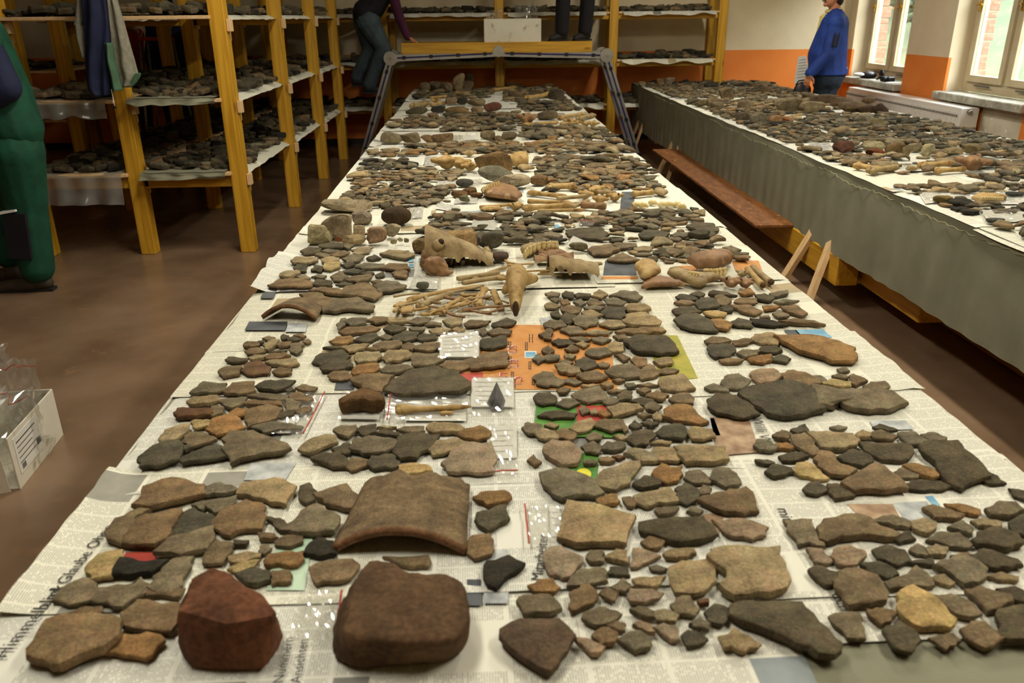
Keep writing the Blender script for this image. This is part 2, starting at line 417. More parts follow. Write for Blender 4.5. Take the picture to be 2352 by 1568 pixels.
# ------------------------------------------------------------------ the room
RX0, RX1, RY0, RY1, RZ = -6.2, WX, -3.2, 10.95, 3.15
DADO = 1.114
o = struct(MB().box(RX0-.2, RX1+.31, RY0-.2, RY1+.2, -.12, 0).build('floor', 'floor'), 'worn red-brown painted floor with scuffs', 'floor')
struct(MB().box(RX0-.2, RX1+.31, RY0-.2, RY1+.2, RZ, RZ+.15).build('ceiling', 'ceiling'), 'plain pale ceiling of the room', 'ceiling')
def wall2(name, x0, x1, y0, y1, label, inner):
    r = MB().box(x0, x1, y0, y1, DADO, RZ).build(name, 'cream'); struct(r, label, 'wall')
    d = MB().box(x0, x1, y0, y1, 0, DADO).build('dado', 'orange', r)
    return r
wall_back = wall2('wall_back', RX0-.2, RX1+.31, RY1, RY1+.2, 'cream back wall with orange painted dado behind the shelves', 1)
wall2('wall_left', RX0-.2, RX0, RY0, RY1, 'cream side wall with orange dado behind the racks', 1)
wall2('wall_front', RX0-.2, RX1+.31, RY0-.2, RY0, 'cream wall with orange dado behind the viewer', 1)
wr = struct(bpy.data.objects.new('wall_right', None), 'cream window wall with orange dado and deep reveals', 'wall'); COL.objects.link(wr)
WT = .30
edges = sorted([y for a in WINDOWS for y in a])
piers = [(RY0, edges[0])]+[(edges[i], edges[i+1]) for i in range(1, len(edges)-1, 2)]+[(edges[-1], RY1+.001)]
for a, b in piers:
    wb('pier', 'cream', wr, WX, WX+WT, a, b, DADO, WZ1, b=0)
    wb('pier_dado', 'orange', wr, WX, WX+.03, a, b, WZ0-.06, DADO, b=0)
    wb('pier_core', 'cream', wr, WX+.03, WX+WT, a, b, WZ0-.06, DADO, b=0)
wb('lintel', 'cream', wr, WX, WX+WT, RY0, RY1, WZ1, RZ, b=0)
wb('parapet_core', 'plaster', wr, WX+.03, WX+WT, RY0, RY1, 0, WZ0-.06, b=0)
ys = [RY0, 7.15, 7.75, 10.3, RY1]                          # bare plaster stretch beside the radiator
for i, (a, b) in enumerate(zip(ys[:-1], ys[1:])):
    wb('parapet', 'plaster' if i in (1,) else 'orange', wr, WX, WX+.03, a, b, 0, WZ0-.06, b=0)
bb = MB().box(RX0, RX1, RY1-.015, RY1, 0, .07).build('baseboard_back', 'base_black'); struct(bb, 'thin black skirting at the foot of the back wall', 'skirting')
struct(MB().box(RX1-.015, RX1, RY0, RY1-.015, 0, .07).build('baseboard_right', 'base_black'), 'thin black skirting under the windows', 'skirting')
rng = random.Random(5)
def brick_jamb(yj, sgn):
    z = WZ0
    while z < WZ1-.02:
        h = rng.choice([.07, .14, .14, .2]); h = min(h, WZ1-z)
        d = rng.uniform(.0, .03)
        wb('brick', 'brick', wr, WX+.29, WX+.29+rng.uniform(.1, .15), yj-.02 if sgn > 0 else yj-.05-d, yj+.05+d if sgn < 0 else yj+.02, z+.005, z+h-.005, b=.004)
        z += h
SILLS = []
for n, (a, b) in enumerate(WINDOWS, 1):
    w = bpy.data.objects.new('window_%d' % n, None); COL.objects.link(w); w.location = (WX+.23, (a+b)/2, WZ0)
    lab = ['double casement window beside the back corner', 'double casement window past the orange pier, bare bricks outside'][n-1] if n < 3 else 'double casement window further along the wall'
    struct(w, lab, 'window')
    X0, X1 = WX+.2, WX+.28; f = .075
    wb('frame', 'frame_paint', w, X0, X1, a, a+f, WZ0, WZ1); wb('frame', 'frame_paint', w, X0, X1, b-f, b, WZ0, WZ1)
    wb('frame', 'frame_paint', w, X0, X1, a+f, b-f, WZ0, WZ0+.1); wb('frame', 'frame_paint', w, X0, X1, a+f, b-f, WZ1-f, WZ1)
    mid = (a+b)/2; wb('mullion', 'frame_paint', w, X0, X1, mid-.035, mid+.035, WZ0+.1, WZ1-f)
    for c, d in ((a+f, mid-.035), (mid+.035, b-f)):
        z0, z1 = WZ0+.1, WZ1-f; s = .065
        sash = wb('sash', 'frame_paint', w, X0-.03, X0+.02, c, c+s, z0, z1)
        wb('sash', 'frame_paint', w, X0-.03, X0+.02, d-s, d, z0, z1)
        wb('sash', 'frame_paint', w, X0-.03, X0+.02, c+s, d-s, z0, z0+s); wb('sash', 'frame_paint', w, X0-.03, X0+.02, c+s, d-s, z1-s, z1)
        wb('pane', 'window_glass', w, X0-.004, X0+.004, c+s, d-s, z0+s, z1-s, b=0)
        hy = d-s/2
        h = MB(); h.box(X0-.045, X0-.03, hy-.014, hy+.014, 1.55, 1.65, .003); h.tube([(X0-.045, hy, 1.61), (X0-.075, hy, 1.61), (X0-.08, hy-.05, 1.612), (X0-.08, hy-.11, 1.607)], [.009, .009, .01, .008], 8)
        h.build('handle', 'brass', sash, recalc=True)
        if n < 4: wb('drip_slot', 'dark_slot', w, X0-.033, X0-.028, (c+d)/2-.13, (c+d)/2+.13, WZ0+.062, WZ0+.078, b=0)
    if n <= 3: brick_jamb(b, 1); brick_jamb(a, -1)
    sl = MB().box(WX-.1, WX+.2, a-.02, b+.02, WZ0-.075, WZ0, .008).build('sill', 'concrete', w, recalc=True); SILLS.append(sl)
# ground and growth outside the windows
def hill(u, v):
    x = 5.3+u*34; y = -22+v*64
    h = -.35+max(0, x-6.4)*.62+.25*mnoise.noise(Vector((x*.4, y*.4, 0)))
    return (x, y, h)
g = MB().grid(hill, 40, 60).build('ground', 'grass_out'); struct(g, 'overgrown grassy bank rising outside the windows', 'ground')
def bush(c, r, seed, label):
    rr = random.Random(seed); t = thing('bush', label, 'bush', c, 'bushes on the bank outside the windows')
    m = MB()
    for k in range(420):
        d = Vector((rr.gauss(0, 1), rr.gauss(0, 1), rr.gauss(0, 1))).normalized(); q = Vector(c)+Vector((d.x*r, d.y*r, abs(d.z)*r*1.1+.3))*rr.uniform(.6, 1)
        s = rr.uniform(.05, .12)*r
        m.ball(q, (s, s, s*.6), 5, 4, rot=Matrix.Rotation(rr.uniform(0, 3), 3, 'X'))
    m.build('foliage', 'bush_out', t)
    MB().tube([Vector(c), Vector(c)+Vector((0, 0, r*.7))], [.06, .03], 7).build('stem', 'table_board', t)
for i, (x, y, r, lab) in enumerate(((9.6, 19.5, 1.9, 'tall leafy bush seen through the corner window'), (11.5, 24.5, 2.6, 'broad leafy bush behind the pane nearest the corner'), (9.0, 16.6, .7, 'small round bush low on the bank'), (12, 17.0, 1.3, 'leafy bush seen through the second window'))):
    bush((x, y, hill((x-5.3)/34, (y+22)/64)[2]), r, 40+i, lab)
# ceiling lamps (each carries its own light)
def lamp(x, y, k, lab):
    t = thing('ceiling_lamp', lab, 'lamp', (x, y, RZ-.1), 'fluorescent lamps on the ceiling')
    wb('housing', 'radiator', t, x-.12, x+.12, y-.65, y+.65, RZ-.07, RZ-.001)
    wb('diffuser', 'frame_paint', t, x-.1, x+.1, y-.63, y+.63, RZ-.085, RZ-.07)
    l = bpy.data.lights.new('lamp_light', 'AREA'); l.shape = 'RECTANGLE'; l.size = .22; l.size_y = 1.25; l.energy = LAMP_POWER*k; l.color = LAMP_COL
    lo = bpy.data.objects.new('lamp_light', l); COL.objects.link(lo); lo.parent = t; lo.location = (0, 0, -.003)
for i, (x, y, k) in enumerate(((-.7, 1.0, .6), (-.7, 4.2, 1), (-.7, 7.8, .1), (1.7, 1.0, .7), (1.7, 4.2, 1.2), (2.4, 7.8, .9))):
    lamp(x, y, k, 'long white ceiling lamp, number %s along the %s row' % (('one', 'two', 'three')[i % 3], ('aisle', 'window')[i//3]))
# radiator under the windows
rt = thing('radiator', 'white panel radiator under the windows beside the table', 'radiator', (4.68, 8.95, .15))
ra, rb = 7.72, 10.2
wb('body', 'radiator', rt, 4.62, 4.8, ra, rb, .15, .70, b=.006)
m = MB()
for k in range(int((rb-ra)/.033)):
    m.box(4.612, 4.62, ra+.03+k*.033, ra+.052+k*.033, .2, .655, .003)
o = m.build('front_panel', 'radiator', rt, recalc=True); o['kind'] = 'stuff'
m = MB()
for k in range(int((rb-ra)/.033)): m.box(4.609, 4.6125, ra+.032+k*.033, ra+.05+k*.033, .612, .632)
o = m.build('grille', 'dark_slot', rt); o['kind'] = 'stuff'
MB().tube([(4.7, ra-.001, .66), (4.7, ra-.035, .66)], [.022, .018], 12).build('valve', 'silver', rt)
MB().tube([(4.74, ra+.2, .15), (4.74, ra+.2, .0)], .011, 8).build('pipe', 'radiator', rt); MB().tube([(4.74, ra+.3, .15), (4.74, ra+.3, .0)], .011, 8).build('pipe', 'radiator', rt)
# things lying on the sill of the corner window
t = thing('camera', 'small black camera lying on the corner window sill', 'camera', (4.86, 9.72, WZ0))
wb('body', 'black_plastic', t, 4.83, 4.92, 9.66, 9.78, WZ0, WZ0+.06, b=.012); MB().tube([(4.83, 9.71, WZ0+.035), (4.77, 9.69, WZ0+.035)], [.03, .028], 14).build('lens', 'dark_rubber', t)
t = thing('headset', 'black headset with round ear cup on the window sill', 'headset', (4.9, 9.95, WZ0))
MB().ball((4.9, 9.98, WZ0+.075), (.025, .05, .05)).build('ear_cup', 'black_plastic', t)
MB().tube([(4.9+.06*math.cos(a), 9.93+.08*math.sin(a), WZ0+.025+.02*math.sin(a*2)) for a in np.linspace(.5, 5.5, 14)], .012, 8).build('band', 'dark_rubber', t)
def lump_sheet(x0, x1, y0, y1, z, amp, seed):
    rr = random.Random(seed); ox = rr.uniform(0, 50)
    return lambda u, v: (x0+(x1-x0)*u, y0+(y1-y0)*v, z+amp*(.5+mnoise.noise(Vector((u*3+ox, v*3, 1)))))
tag(MB().grid(lump_sheet(4.79, 4.99, 9.5, 9.66, WZ0+.002, .006, 3), 5, 5).build('paper_sheet', 'label_paper'), 'white sheet of paper on the window sill by the camera', 'paper')
tag(MB().grid(lump_sheet(4.78, 4.96, 9.82, 10.1, WZ0+.002, .008, 4), 5, 5).build('paper_sheet', 'label_paper'), 'white paper under the headset on the window sill', 'paper')
t = thing('cap', 'black cap with white peak on the sill behind the man', 'cap', (4.85, 10.3, WZ0))
MB().ball((4.9, 10.32, WZ0+.035), (.1, .11, .05)).build('crown', 'black_plastic', t); MB().ball((4.8, 10.34, WZ0+.045), (.07, .09, .022)).build('peak', 'white_strip', t)
# ------------------------------------------------------------------ shelving
LEV = [.575, 1.06, 1.572]
def skew(x, y): return x+(y-5.7)*.0215                       # the rack stands slightly askew
lu = thing('shelving_rack', 'wide yellow timber shelving rack along the left aisle', 'shelving', (-2.35, 7.6, 0))
LX, LY = (-3.05, -2.345, -1.645), (5.71, 7.17, 8.50, 9.72)
def post(t, x, y, h=2.75, w=.1, d=.1, rot=.0):
    o = MB().box(x-w/2, x+w/2, y-d/2, y+d/2, 0, h, .004).build('post', 'wood_z', t, (x, y, 0), recalc=True)
    if rot: o.rotation_euler = (0, 0, rot)
    return o
for y in LY:
    for x in LX: post(lu, skew(x, y), y)
BOARDS = []                                                # x0, x1, y0, y1, z of every shelf that carries finds
def board(t, x0, x1, y0, y1, z, th=.022, mat='pine_y'):
    c = ((x0+x1)/2, (y0+y1)/2, z-th/2)
    MB().box(x0, x1, y0, y1, z-th, z, .002).build('board', mat, t, c, recalc=True)
for k, z in enumerate(LEV):
    e = 0 if k < 2 else .9
    for y0, y1 in ((5.62, 7.17), (7.172, 8.5), (8.502, 9.8)):
        ys = (y0+y1)/2
        for a, b in ((LX[0]-.03-(e if y0 < 6 else 0), LX[1]-.052), (LX[1]+.052, LX[2]-.052)):
            board(lu, skew(a, ys), skew(b, ys)+.0, y0+.002, y1, z)
        BOARDS.append((skew(LX[0], ys)+.03, skew(LX[1], ys)-.1, y0+.1, y1-.06, z)); BOARDS.append((skew(LX[1], ys)+.1, skew(LX[2], ys)-.02, y0+.1, y1-.06, z))
    for y in LY:
        for a, b in ((LX[0]+.05, LX[1]-.05), (LX[1]+.05, LX[2]-.05)):
            if k == 0 or y > 6: wb('crossbar', 'wood_x', lu, skew(a, y), skew(b, y), y-.03, y+.03, z-.022-(.085 if k == 0 else .05), z-.0225)
        for x in LX:
            wb('cleat', 'pine_z', lu, skew(x, y)-.045, skew(x, y)+.045, y+.052, y+.085, z-.16, z-.0225)
            wb('cleat', 'pine_z', lu, skew(x, y)+.052, skew(x, y)+.08, y-.03, y+.03, z-.1, z-.0225)
# rack on the far left
fu = thing('shelving_rack', 'dim yellow timber rack in the far left corner behind', 'shelving', (-4.6, 9.0, 0))
for x, y in ((-4.42, 8.5), (-4.05, 8.62), (-5.5, 8.5), (-4.42, 9.8), (-5.5, 9.8)): post(fu, x, y, 2.75, .12)
for z in (.62, 1.09, 1.56):
    board(fu, -6.0, -4.12, 8.57, 9.74, z); BOARDS.append((-5.4, -4.3, 8.65, 9.6, z))
# rack on the back wall
bu = thing('shelving_rack', 'long yellow timber rack standing against the back wall', 'shelving', (.3, 10.5, 0))
BX = (-2.4, -1.05, .31, 1.66, 2.955); BYF, BYB = 10.16, 10.78
for x in BX:
    post(bu, x, BYF, 2.75, .105, .1); post(bu, x+.045, BYB, 2.75, .09, .1)
for z in (.55, 1.055, 1.585):
    for a, b in zip(BX[:-1], BX[1:]):
        board(bu, a+.054, b-.054, BYF-.05, BYB+.06, z, mat='pine_x'); BOARDS.append((a+.1, b-.1, BYF, BYB, z))
    board(bu, BX[0]-.9, BX[0]-.054, BYF-.05, BYB+.06, z, mat='pine_x'); BOARDS.append((BX[0]-.85, BX[0]-.1, BYF, BYB, z))
    for a, b in zip(BX[:-1], BX[1:]):
        wb('crossbar', 'wood_x', bu, a+.054, b-.054, BYF-.02, BYF+.02, z-.022-.06, z-.0225)
    for x in BX: wb('cleat', 'pine_z', bu, x-.04, x+.04, BYF+.052, BYF+.09, z-.15, z-.0225)
# plastic sheet hanging from the left rack
def drape(name, x0, x1, y, z1, z0, lab, mat='drape_film', seed=1, sag=.02):
    rr = random.Random(seed); o_ = rr.uniform(0, 90)
    def fn(u, v):
        n = mnoise.noise(Vector((u*5+o_, v*1.5, 0)))
        bot = z0+.03*mnoise.noise(Vector((u*4+o_, 5, 0)))
        return (x0+(x1-x0)*u, y-.012-.03*v*(.5+n)-.012*math.sin(u*21+o_), z1+(bot-z1)*v-sag*math.sin(math.pi*u)*(1-v))
    m = MB().grid(fn, 40, 14)
    m.grid(lambda u, v: (x0+(x1-x0)*u, y-.012-.012*math.sin(u*21+o_)*(1-v)+.35*v, z1+.004-sag*math.sin(math.pi*u)*(1-v)), 40, 3)
    return tag(m.build(name, mat), lab, 'plastic sheet')
drape('plastic_sheet', -2.97, -2.41, 5.6, .582, .38, 'clear plastic sheet hanging off the lowest shelf end by the man in green', seed=3)
drape('plastic_sheet', -2.97, -2.41, 5.6, 1.068, .95, 'greyish plastic sheet hanging off the middle shelf under the jacket', seed=5)
drape('plastic_sheet', -2.28, -1.71, 5.6, .582, .54, 'dull green sheet sagging off the lowest shelf between two posts', 'cloth_green', 7, .0)
drape('plastic_sheet', -2.28, -1.71, 5.6, 1.068, 1.03, 'narrow green plastic edge on the middle shelf between two posts', 'cloth_green', 9, .0)

# ------------------------------------------------------------------ tables
CT = dict(x0=-.70, x1=.985, y0=.62, y1=10.03); RT = dict(x0=2.0, x1=3.58, y0=2.3, y1=10.6)
def trestle(x0, x1, y, top, lab, grp, splay=False):
    t = thing('trestle', lab, 'trestle', ((x0+x1)/2, y, 0), grp)
    for x in (x0, x1):
        for s in (-1, 1):
            lean = (-.26 if x == x0 else -.04) if splay else 0
            MB().obox((x+lean, y+s*.21, 0), (x, y+s*.035, top), .055, .028, (1, 0, 0)).build('leg', 'pine_z', t)
        MB().obox((x, y-.165, .17), (x, y+.165, .17), .02, .05).build('brace', 'pine_y', t)
    for s in (-1, 1): wb('rail', 'pine_x', t, x0, x1, y+s*.19-.012, y+s*.19+.012, .12, .165)
    wb('top_bar', 'pine_x', t, x0-.02, x1+.02, y-.03, y+.03, top-.05, top)
def table(T, name, lab, skirt):
    t = thing(name, lab, 'table', ((T['x0']+T['x1'])/2, (T['y0']+T['y1'])/2, 0))
    wb('table_top', 'table_board', t, T['x0']+.01, T['x1']-.01, T['y0']+.01, T['y1']-.01, TZ-.035, TZ-.004)
    return t
table(CT, 'trestle_table', 'long table down the middle covered with newspaper and finds', 0)
table(RT, 'trestle_table', 'long table by the windows with green cloth hanging down', 0)
for i, y in enumerate((1.5, 4.4, 7.2, 9.4)): trestle(-.35, .65, y, TZ-.036, 'wooden trestle under the middle table, %s from the viewer' % ('first', 'second', 'third', 'fourth')[i], 'trestles under the middle table')
for i, y in enumerate((2.7, 4.48, 8.1, 9.9)):
    trestle(2.13 if i else 2.6, 2.42 if i else 2.8, y, TZ-.036, ('pale wooden trestle under the window table, %s from the viewer' % ('first', 'second', 'third', 'fourth')[i]) if i != 1 else 'pale wooden trestle standing clear below the green cloth', 'trestles under the window table', i > 0)
    trestle(2.95, 3.45, y, TZ-.036, '%s wooden trestle under the far side of the window table' % ('first', 'second', 'third', 'fourth')[i], 'trestles under the window table')
# cloths
def skirt_cloth(T, side, z0a, z0b, name, lab, amp, seed, ends=True):
    m = MB(); rr = random.Random(seed); n = 240
    m.grid(lambda u, v: (T['x0']-.004+(T['x1']-T['x0']+.008)*u, T['y0']-.004+(T['y1']-T['y0']+.008)*v, TZ-.002), 4, 12)
    xs = T['x0'] if side < 0 else T['x1']
    def fn(u, v):
        y = T['y0']-.004+(T['y1']-T['y0']+.008)*u
        z0 = z0a+(z0b-z0a)*u+.012*mnoise.noise(Vector((y*1.3, seed, 0)))
        z = TZ-.002+(z0-TZ)*v
        r = amp*v*(.5*math.sin(y*38+2*mnoise.noise(Vector((y*2, 0, seed))))+mnoise.noise(Vector((y*9, z*2, seed))))
        return (xs+side*(.005+.012*v**.5)+r, y, z)
    m.grid(fn, n, 10)
    yN, yF = T['y0']-.004, T['y1']+.004
    for yy in (yN, yF):
        m.grid(lambda u, v: (T['x0']+(T['x1']-T['x0'])*u, yy+(.008 if yy == yF else -.008)*v+amp*v*math.sin(u*40), TZ-.002+((z0a if yy == yN else z0b)-TZ)*v), 60, 6)
    return tag(m.build(name, 'cloth_green'), lab, 'cloth')
skirt_cloth(RT, -1, .325, .235, 'table_cloth', 'grey-green cloth hanging down the side of the window table', .008, 3)
CTc = dict(CT)
m = MB(); m.grid(lambda u, v: (CT['x0']-.006+(CT['x1']-CT['x0']+.012)*u, CT['y0']-.006+(CT['y1']-CT['y0']+.012)*v, TZ-.002), 4, 12)
for xs, sd in ((CT['x0'], -1), (CT['x1'], 1)):
    m.grid(lambda u, v: (xs+sd*(.006+.006*v), CT['y0']-.006+(CT['y1']-CT['y0']+.012)*u, TZ-.002-.075*v-.02*v*mnoise.noise(Vector((u*30, sd, 0)))), 160, 3)
m.grid(lambda u, v: (CT['x0']-.006+(CT['x1']-CT['x0']+.012)*u, CT['y0']-.006-.01*v, TZ-.002-.3*v), 20, 4)
tag(m.build('table_cloth', 'cloth_green'), 'grey-green cloth under the newspapers on the middle table', 'cloth')
m = MB(); rr = random.Random(4); y = 2.32; pts = []
for k in range(420):
    y += .02; pts.append((RT['x0']-.014-.003*math.sin(k*.9)-.01*mnoise.noise(Vector((y*5, 0, 0))), y, TZ-.035-.02*mnoise.noise(Vector((y*3, 2, 0)))-.004*math.sin(k*1.7)))
m.tube(pts, .0011, 4)
tag(m.build('loose_thread', 'thread'), 'pale frayed threads along the edge of the green cloth', 'thread')
# board and beams stored under the window table
OZ = .30
tag(wb('storage_board', 'osb', None, 1.74, 2.3, 4.88, 8.0, OZ, OZ+.02), 'reddish chipboard plank lying under the window table', 'board')
tag(wb('timber_beam', 'wood_y', None, 1.98, 2.11, 4.2, 8.4, OZ-.165, OZ-.001, b=.005), 'yellow squared beam carrying the chipboard plank', 'beam')
tag(wb('timber_beam', 'wood_y', None, 2.14, 2.27, 3.6, 8.4, OZ-.165, OZ-.001, b=.005), 'yellow squared beam deeper under the window table', 'beam')
tag(wb('timber_beam', 'wood_y', None, 2.46, 2.59, 3.0, 8.0, .0, .15, b=.005), 'yellow beam on the floor under the window table', 'beam')

# ------------------------------------------------------------------ folding ladder used as a platform
LYF, LYB = 9.5, 9.9
K = lambda x, y, Y=LYF: V3(at(x, y, Y=Y))
pL, pM, pR = K(897, 134), K(1145, 122), K(1393, 127)
dirL = (K(833, 364)-pL); dirR = (K(1461, 351)-pR)
fL = pL+dirL*((pL.z-.01)/-dirL.z); fR = pR+dirR*((pR.z-.01)/-dirR.z)
lt = thing('folding_ladder', 'aluminium folding ladder set up as a work platform over the table', 'ladder', (.2, 9.7, 0))
def rails(a, b, nr):
    a, b = Vector(a), Vector(b)
    for Y in (LYF, LYB):
        A, B = Vector((a.x, Y, a.z)), Vector((b.x, Y, b.z)); d = (B-A)
        r = MB().obox(A+d*.03, B-d*.03, .07, .034, (0, 1, 0)).build('rail', 'aluminium', lt)
        MB().obox(A+d*.06+Vector((0, -.0185, 0)), B-d*.06+Vector((0, -.0185, 0)), .018, .003, (0, 1, 0)).build('stripe', 'rail_blue', r)
        for k in range(nr):
            p = A+d*((k+.5)/nr)
            q = MB().obox(p-d.normalized()*.02+Vector((0, -.021, 0)), p+d.normalized()*.02+Vector((0, -.021, 0)), .036, .006, (0, 1, 0)).build('rung_cap', 'black_plastic', r)
    for k in range(nr):
        p = a+(b-a)*((k+.5)/nr)
        MB().obox((p.x, LYF+.017, p.z), (p.x, LYB-.017, p.z), .03, .03).build('rung', 'aluminium', lt)
rails(pL, pM, 4); rails(pM, pR, 4); rails(fL, pL, 4); rails(fR, pR, 4)
for p, s in ((pL, .075), (pM+Vector((0, 0, .02)), .06), (pR, .075)):
    for Y in (LYF, LYB):
        h = MB().tube([(p.x, Y-.03, p.z), (p.x, Y+.03, p.z)], s, 20).build('hinge', 'aluminium', lt)
        MB().tube([(p.x, Y-.036, p.z), (p.x, Y-.03, p.z)], s*.25, 12).build('pin', 'silver', h)
for p in (fL, fR):
    for Y in (LYF, LYB): wb('foot', 'black_plastic', lt, p.x-.04, p.x+.04, Y-.025, Y+.025, 0, .05)
PZ0 = max(pL.z, pR.z)+.036
PZ1 = float(at(1140, 97, Y=LYF)[2])
x0, x1 = float(at(921, 104, Y=LYF)[0]), float(at(1360, 100, Y=LYF)[0])
tag(wb('platform_beam', 'wood_x', None, x0, x1, LYF-.02, LYF+.09, PZ0, PZ1, b=.004), 'yellow beam lying along the front of the ladder platform', 'beam')
tag(wb('platform_plank', 'wood_x', None, x0, x1, LYF+.093, LYB+.06, PZ0, PZ1-.002, b=.004), 'thick yellow plank on the ladder behind the front beam', 'plank')
# white carton with bags on the platform
def carton(x0, x1, y0, y1, z0, z1, name, lab, t_=.006):
    t = thing(name, lab, 'box', ((x0+x1)/2, (y0+y1)/2, z0))
    wb('side', 'carton', t, x0, x1, y0, y0+t_, z0, z1, b=.001); wb('side', 'carton', t, x0, x1, y1-t_, y1, z0, z1, b=.001)
    wb('side', 'carton', t, x0, x0+t_, y0+t_, y1-t_, z0, z1, b=.001); wb('side', 'carton', t, x1-t_, x1, y0+t_, y1-t_, z0, z1, b=.001)
    wb('bottom', 'carton', t, x0+t_, x1-t_, y0+t_, y1-t_, z0, z0+t_, b=.0)
    return t
bx0, bx1 = float(at(1112, 70, Y=LYF+.03)[0]), float(at(1243, 70, Y=LYF+.03)[0]); bz1 = float(at(1175, 43, Y=LYF+.03)[2])
carton(bx0, bx1, LYF+.03, LYF+.4, PZ1, bz1, 'cardboard_box', 'open white cardboard box on the ladder platform')
def crumple_bag(x0, x1, y0, y1, z0, z1, lab, seed, strip=True):
    """upright zip bag, puffed and creased"""
    t = thing('plastic_bag', lab, 'plastic bag', ((x0+x1)/2, (y0+y1)/2, z0))
    rr = random.Random(seed); o_ = rr.uniform(0, 80)
    def side(s):
        def fn(u, v):
            b = math.sin(math.pi*u)**.6*(1-v)**.5*(y1-y0)/2
            n = .35*(y1-y0)*mnoise.noise(Vector((u*6+o_, v*5, s)))+.1*(y1-y0)*mnoise.noise(Vector((u*15+o_, v*12, s)))
            return (x0+(x1-x0)*(u+.06*mnoise.noise(Vector((v*3, o_, 0)))), (y0+y1)/2+s*b+n, z0+(z1-z0)*v*(1+.1*mnoise.noise(Vector((u*3+o_, 7, 0)))))
        return fn
    m = MB(); m.grid(side(-1), 18, 16, False); m.grid(side(1), 18, 16, False)
    m.build('film', 'bag_film', t)
    if strip:
        f = side(-1); MB().tube([f(u, .93) for u in np.linspace(0, 1, 16)], .0016, 5).build('zip_strip', 'ink_red', t)
    return t
crumple_bag(bx0+.35, bx1-.03, LYF+.1, LYF+.3, PZ1+.01, bz1+.16, 'crumpled clear plastic bag sticking out of the platform box', 3, False)
crumple_bag(bx0+.03, bx0+.2, LYF+.08, LYF+.2, PZ1+.01, bz1+.09, 'small clear bag poking from the corner of the platform box', 9, False)
# box with bags on the floor at the left
cA, cB = V3(at(48, 1124, z=0)), V3(at(146, 998, z=0))
ang = math.atan2(cB.y-cA.y, cB.x-cA.x); Lb = (cB-cA).length
bt = thing('cardboard_box', 'open white cardboard box with printed label on the floor', 'box', cA)
hb = .205; wd = .28
def bpt(u, v, z): return (u, v, z)
mats = [('side', (0, Lb, 0, .005, 0, hb)), ('side', (0, Lb, wd-.005, wd, 0, hb)), ('side', (Lb-.005, Lb, .005, wd-.005, 0, hb)), ('bottom', (.005, Lb-.005, .005, wd-.005, 0, .005))]
def child_box(nm, mat, par, a, b=.001):
    o = MB().box(*a, b).build(nm, mat, None, recalc=True) if b else MB().box(*a).build(nm, mat, None, recalc=True)
    o.parent = par; o.location = (0, 0, 0); return o
for nm, a in mats: child_box(nm, 'carton', bt, a)
fl = child_box('flap', 'carton', bt, (-.005, .0, .03, wd, 0, hb*.8)); fl.rotation_euler = (0, math.radians(-6), math.radians(14))
bt.rotation_euler = (0, 0, ang)
lbx = [o for o in bt.children if o.name.startswith('side')][0]
def on_box(nm, mat, u0, u1, z0, z1, d=.0015):
    o = MB().box(u0, u1, -d, -.0002, z0, z1).build(nm, mat, None, recalc=True); o.parent = lbx; o.location = (0, 0, 0)
# the visible long side faces the table
on_box('printed_label', 'label_paper', .03, Lb*.58, .045, hb-.02)
for k in range(5): on_box('print_line', 'ink_soft' if k else 'ink', .045, Lb*.5-.02*(k % 3), hb-.045-.02*k, hb-.041-.02*k, .002)
on_box('print_mark', 'ink', Lb*.46, Lb*.56, .075, .1, .002); on_box('print_mark', 'ink_soft', .05, .08, .055, .075, .002)
c = cA+Vector((-.12, .2, 0))
crumple_bag(cA.x-.24, cA.x+.0, cA.y+.1, cA.y+.32, .01, .3, 'big clear zip bag with red strip stuffed in the floor box', 21)
crumple_bag(cA.x-.2, cA.x-.05, cA.y+.3, cA.y+.4, .01, .36, 'second clear zip bag standing up behind in the floor box', 22)
crumple_bag(-2.45, -2.27, 3.56, 3.75, .0, .12, 'crumpled pale bag on the floor at the picture edge', 23, False)
# ------------------------------------------------------------------ newspapers
NPM = ['newsprint_a', 'newsprint_b', 'newsprint_c', 'newsprint_d']
SHEETS = []
ORDN = 'first second third fourth fifth sixth seventh eighth ninth tenth eleventh twelfth thirteenth fourteenth fifteenth sixteenth seventeenth eighteenth'.split()
def sheet(T, x0, x1, y0, y1, z, mat, lab, grp, seed, lift=(0, 0, 0, 0), rot=0.):
    """one newspaper sheet; lift = how far the near / far / left / right edge curls up (+) or hangs (-)"""
    rr = random.Random(seed); cx, cy = (x0+x1)/2, (y0+y1)/2; w, h = x1-x0, y1-y0; o_ = rr.uniform(0, 60)
    def fn(u, v):
        x, y = (u-.5)*w, (v-.5)*h
        e = .012*mnoise.noise(Vector((u*3+o_, v*3, 0)))
        if v in (0, 1): y += e*.5
        if u in (0, 1): x += e*.5
        zz = .0004*mnoise.noise(Vector((x*9+o_, y*9, 1)))
        for val, d in ((lift[0], v*h), (lift[1], (1-v)*h), (lift[2], u*w), (lift[3], (1-u)*w)):
            if val and d < .07: zz += val*(1-d/.07)**2*(.6+.8*abs(mnoise.noise(Vector((u*4+o_, v*4, 3)))))
        wx = cx+x
        if wx < T['x0']-.008: zz -= (T['x0']-.008-wx)*.9
        if wx > T['x1']+.008: zz -= (wx-T['x1']-.008)*.9
        return (x, y, zz)
    o = MB().grid(fn, 22, 22).build('newspaper_sheet', mat)
    o.location = (cx, cy, z); o.rotation_euler = (0, 0, rot)
    tag(o, lab, 'newspaper', grp); SHEETS.append((x0, x1, y0, y1, o))
    return o
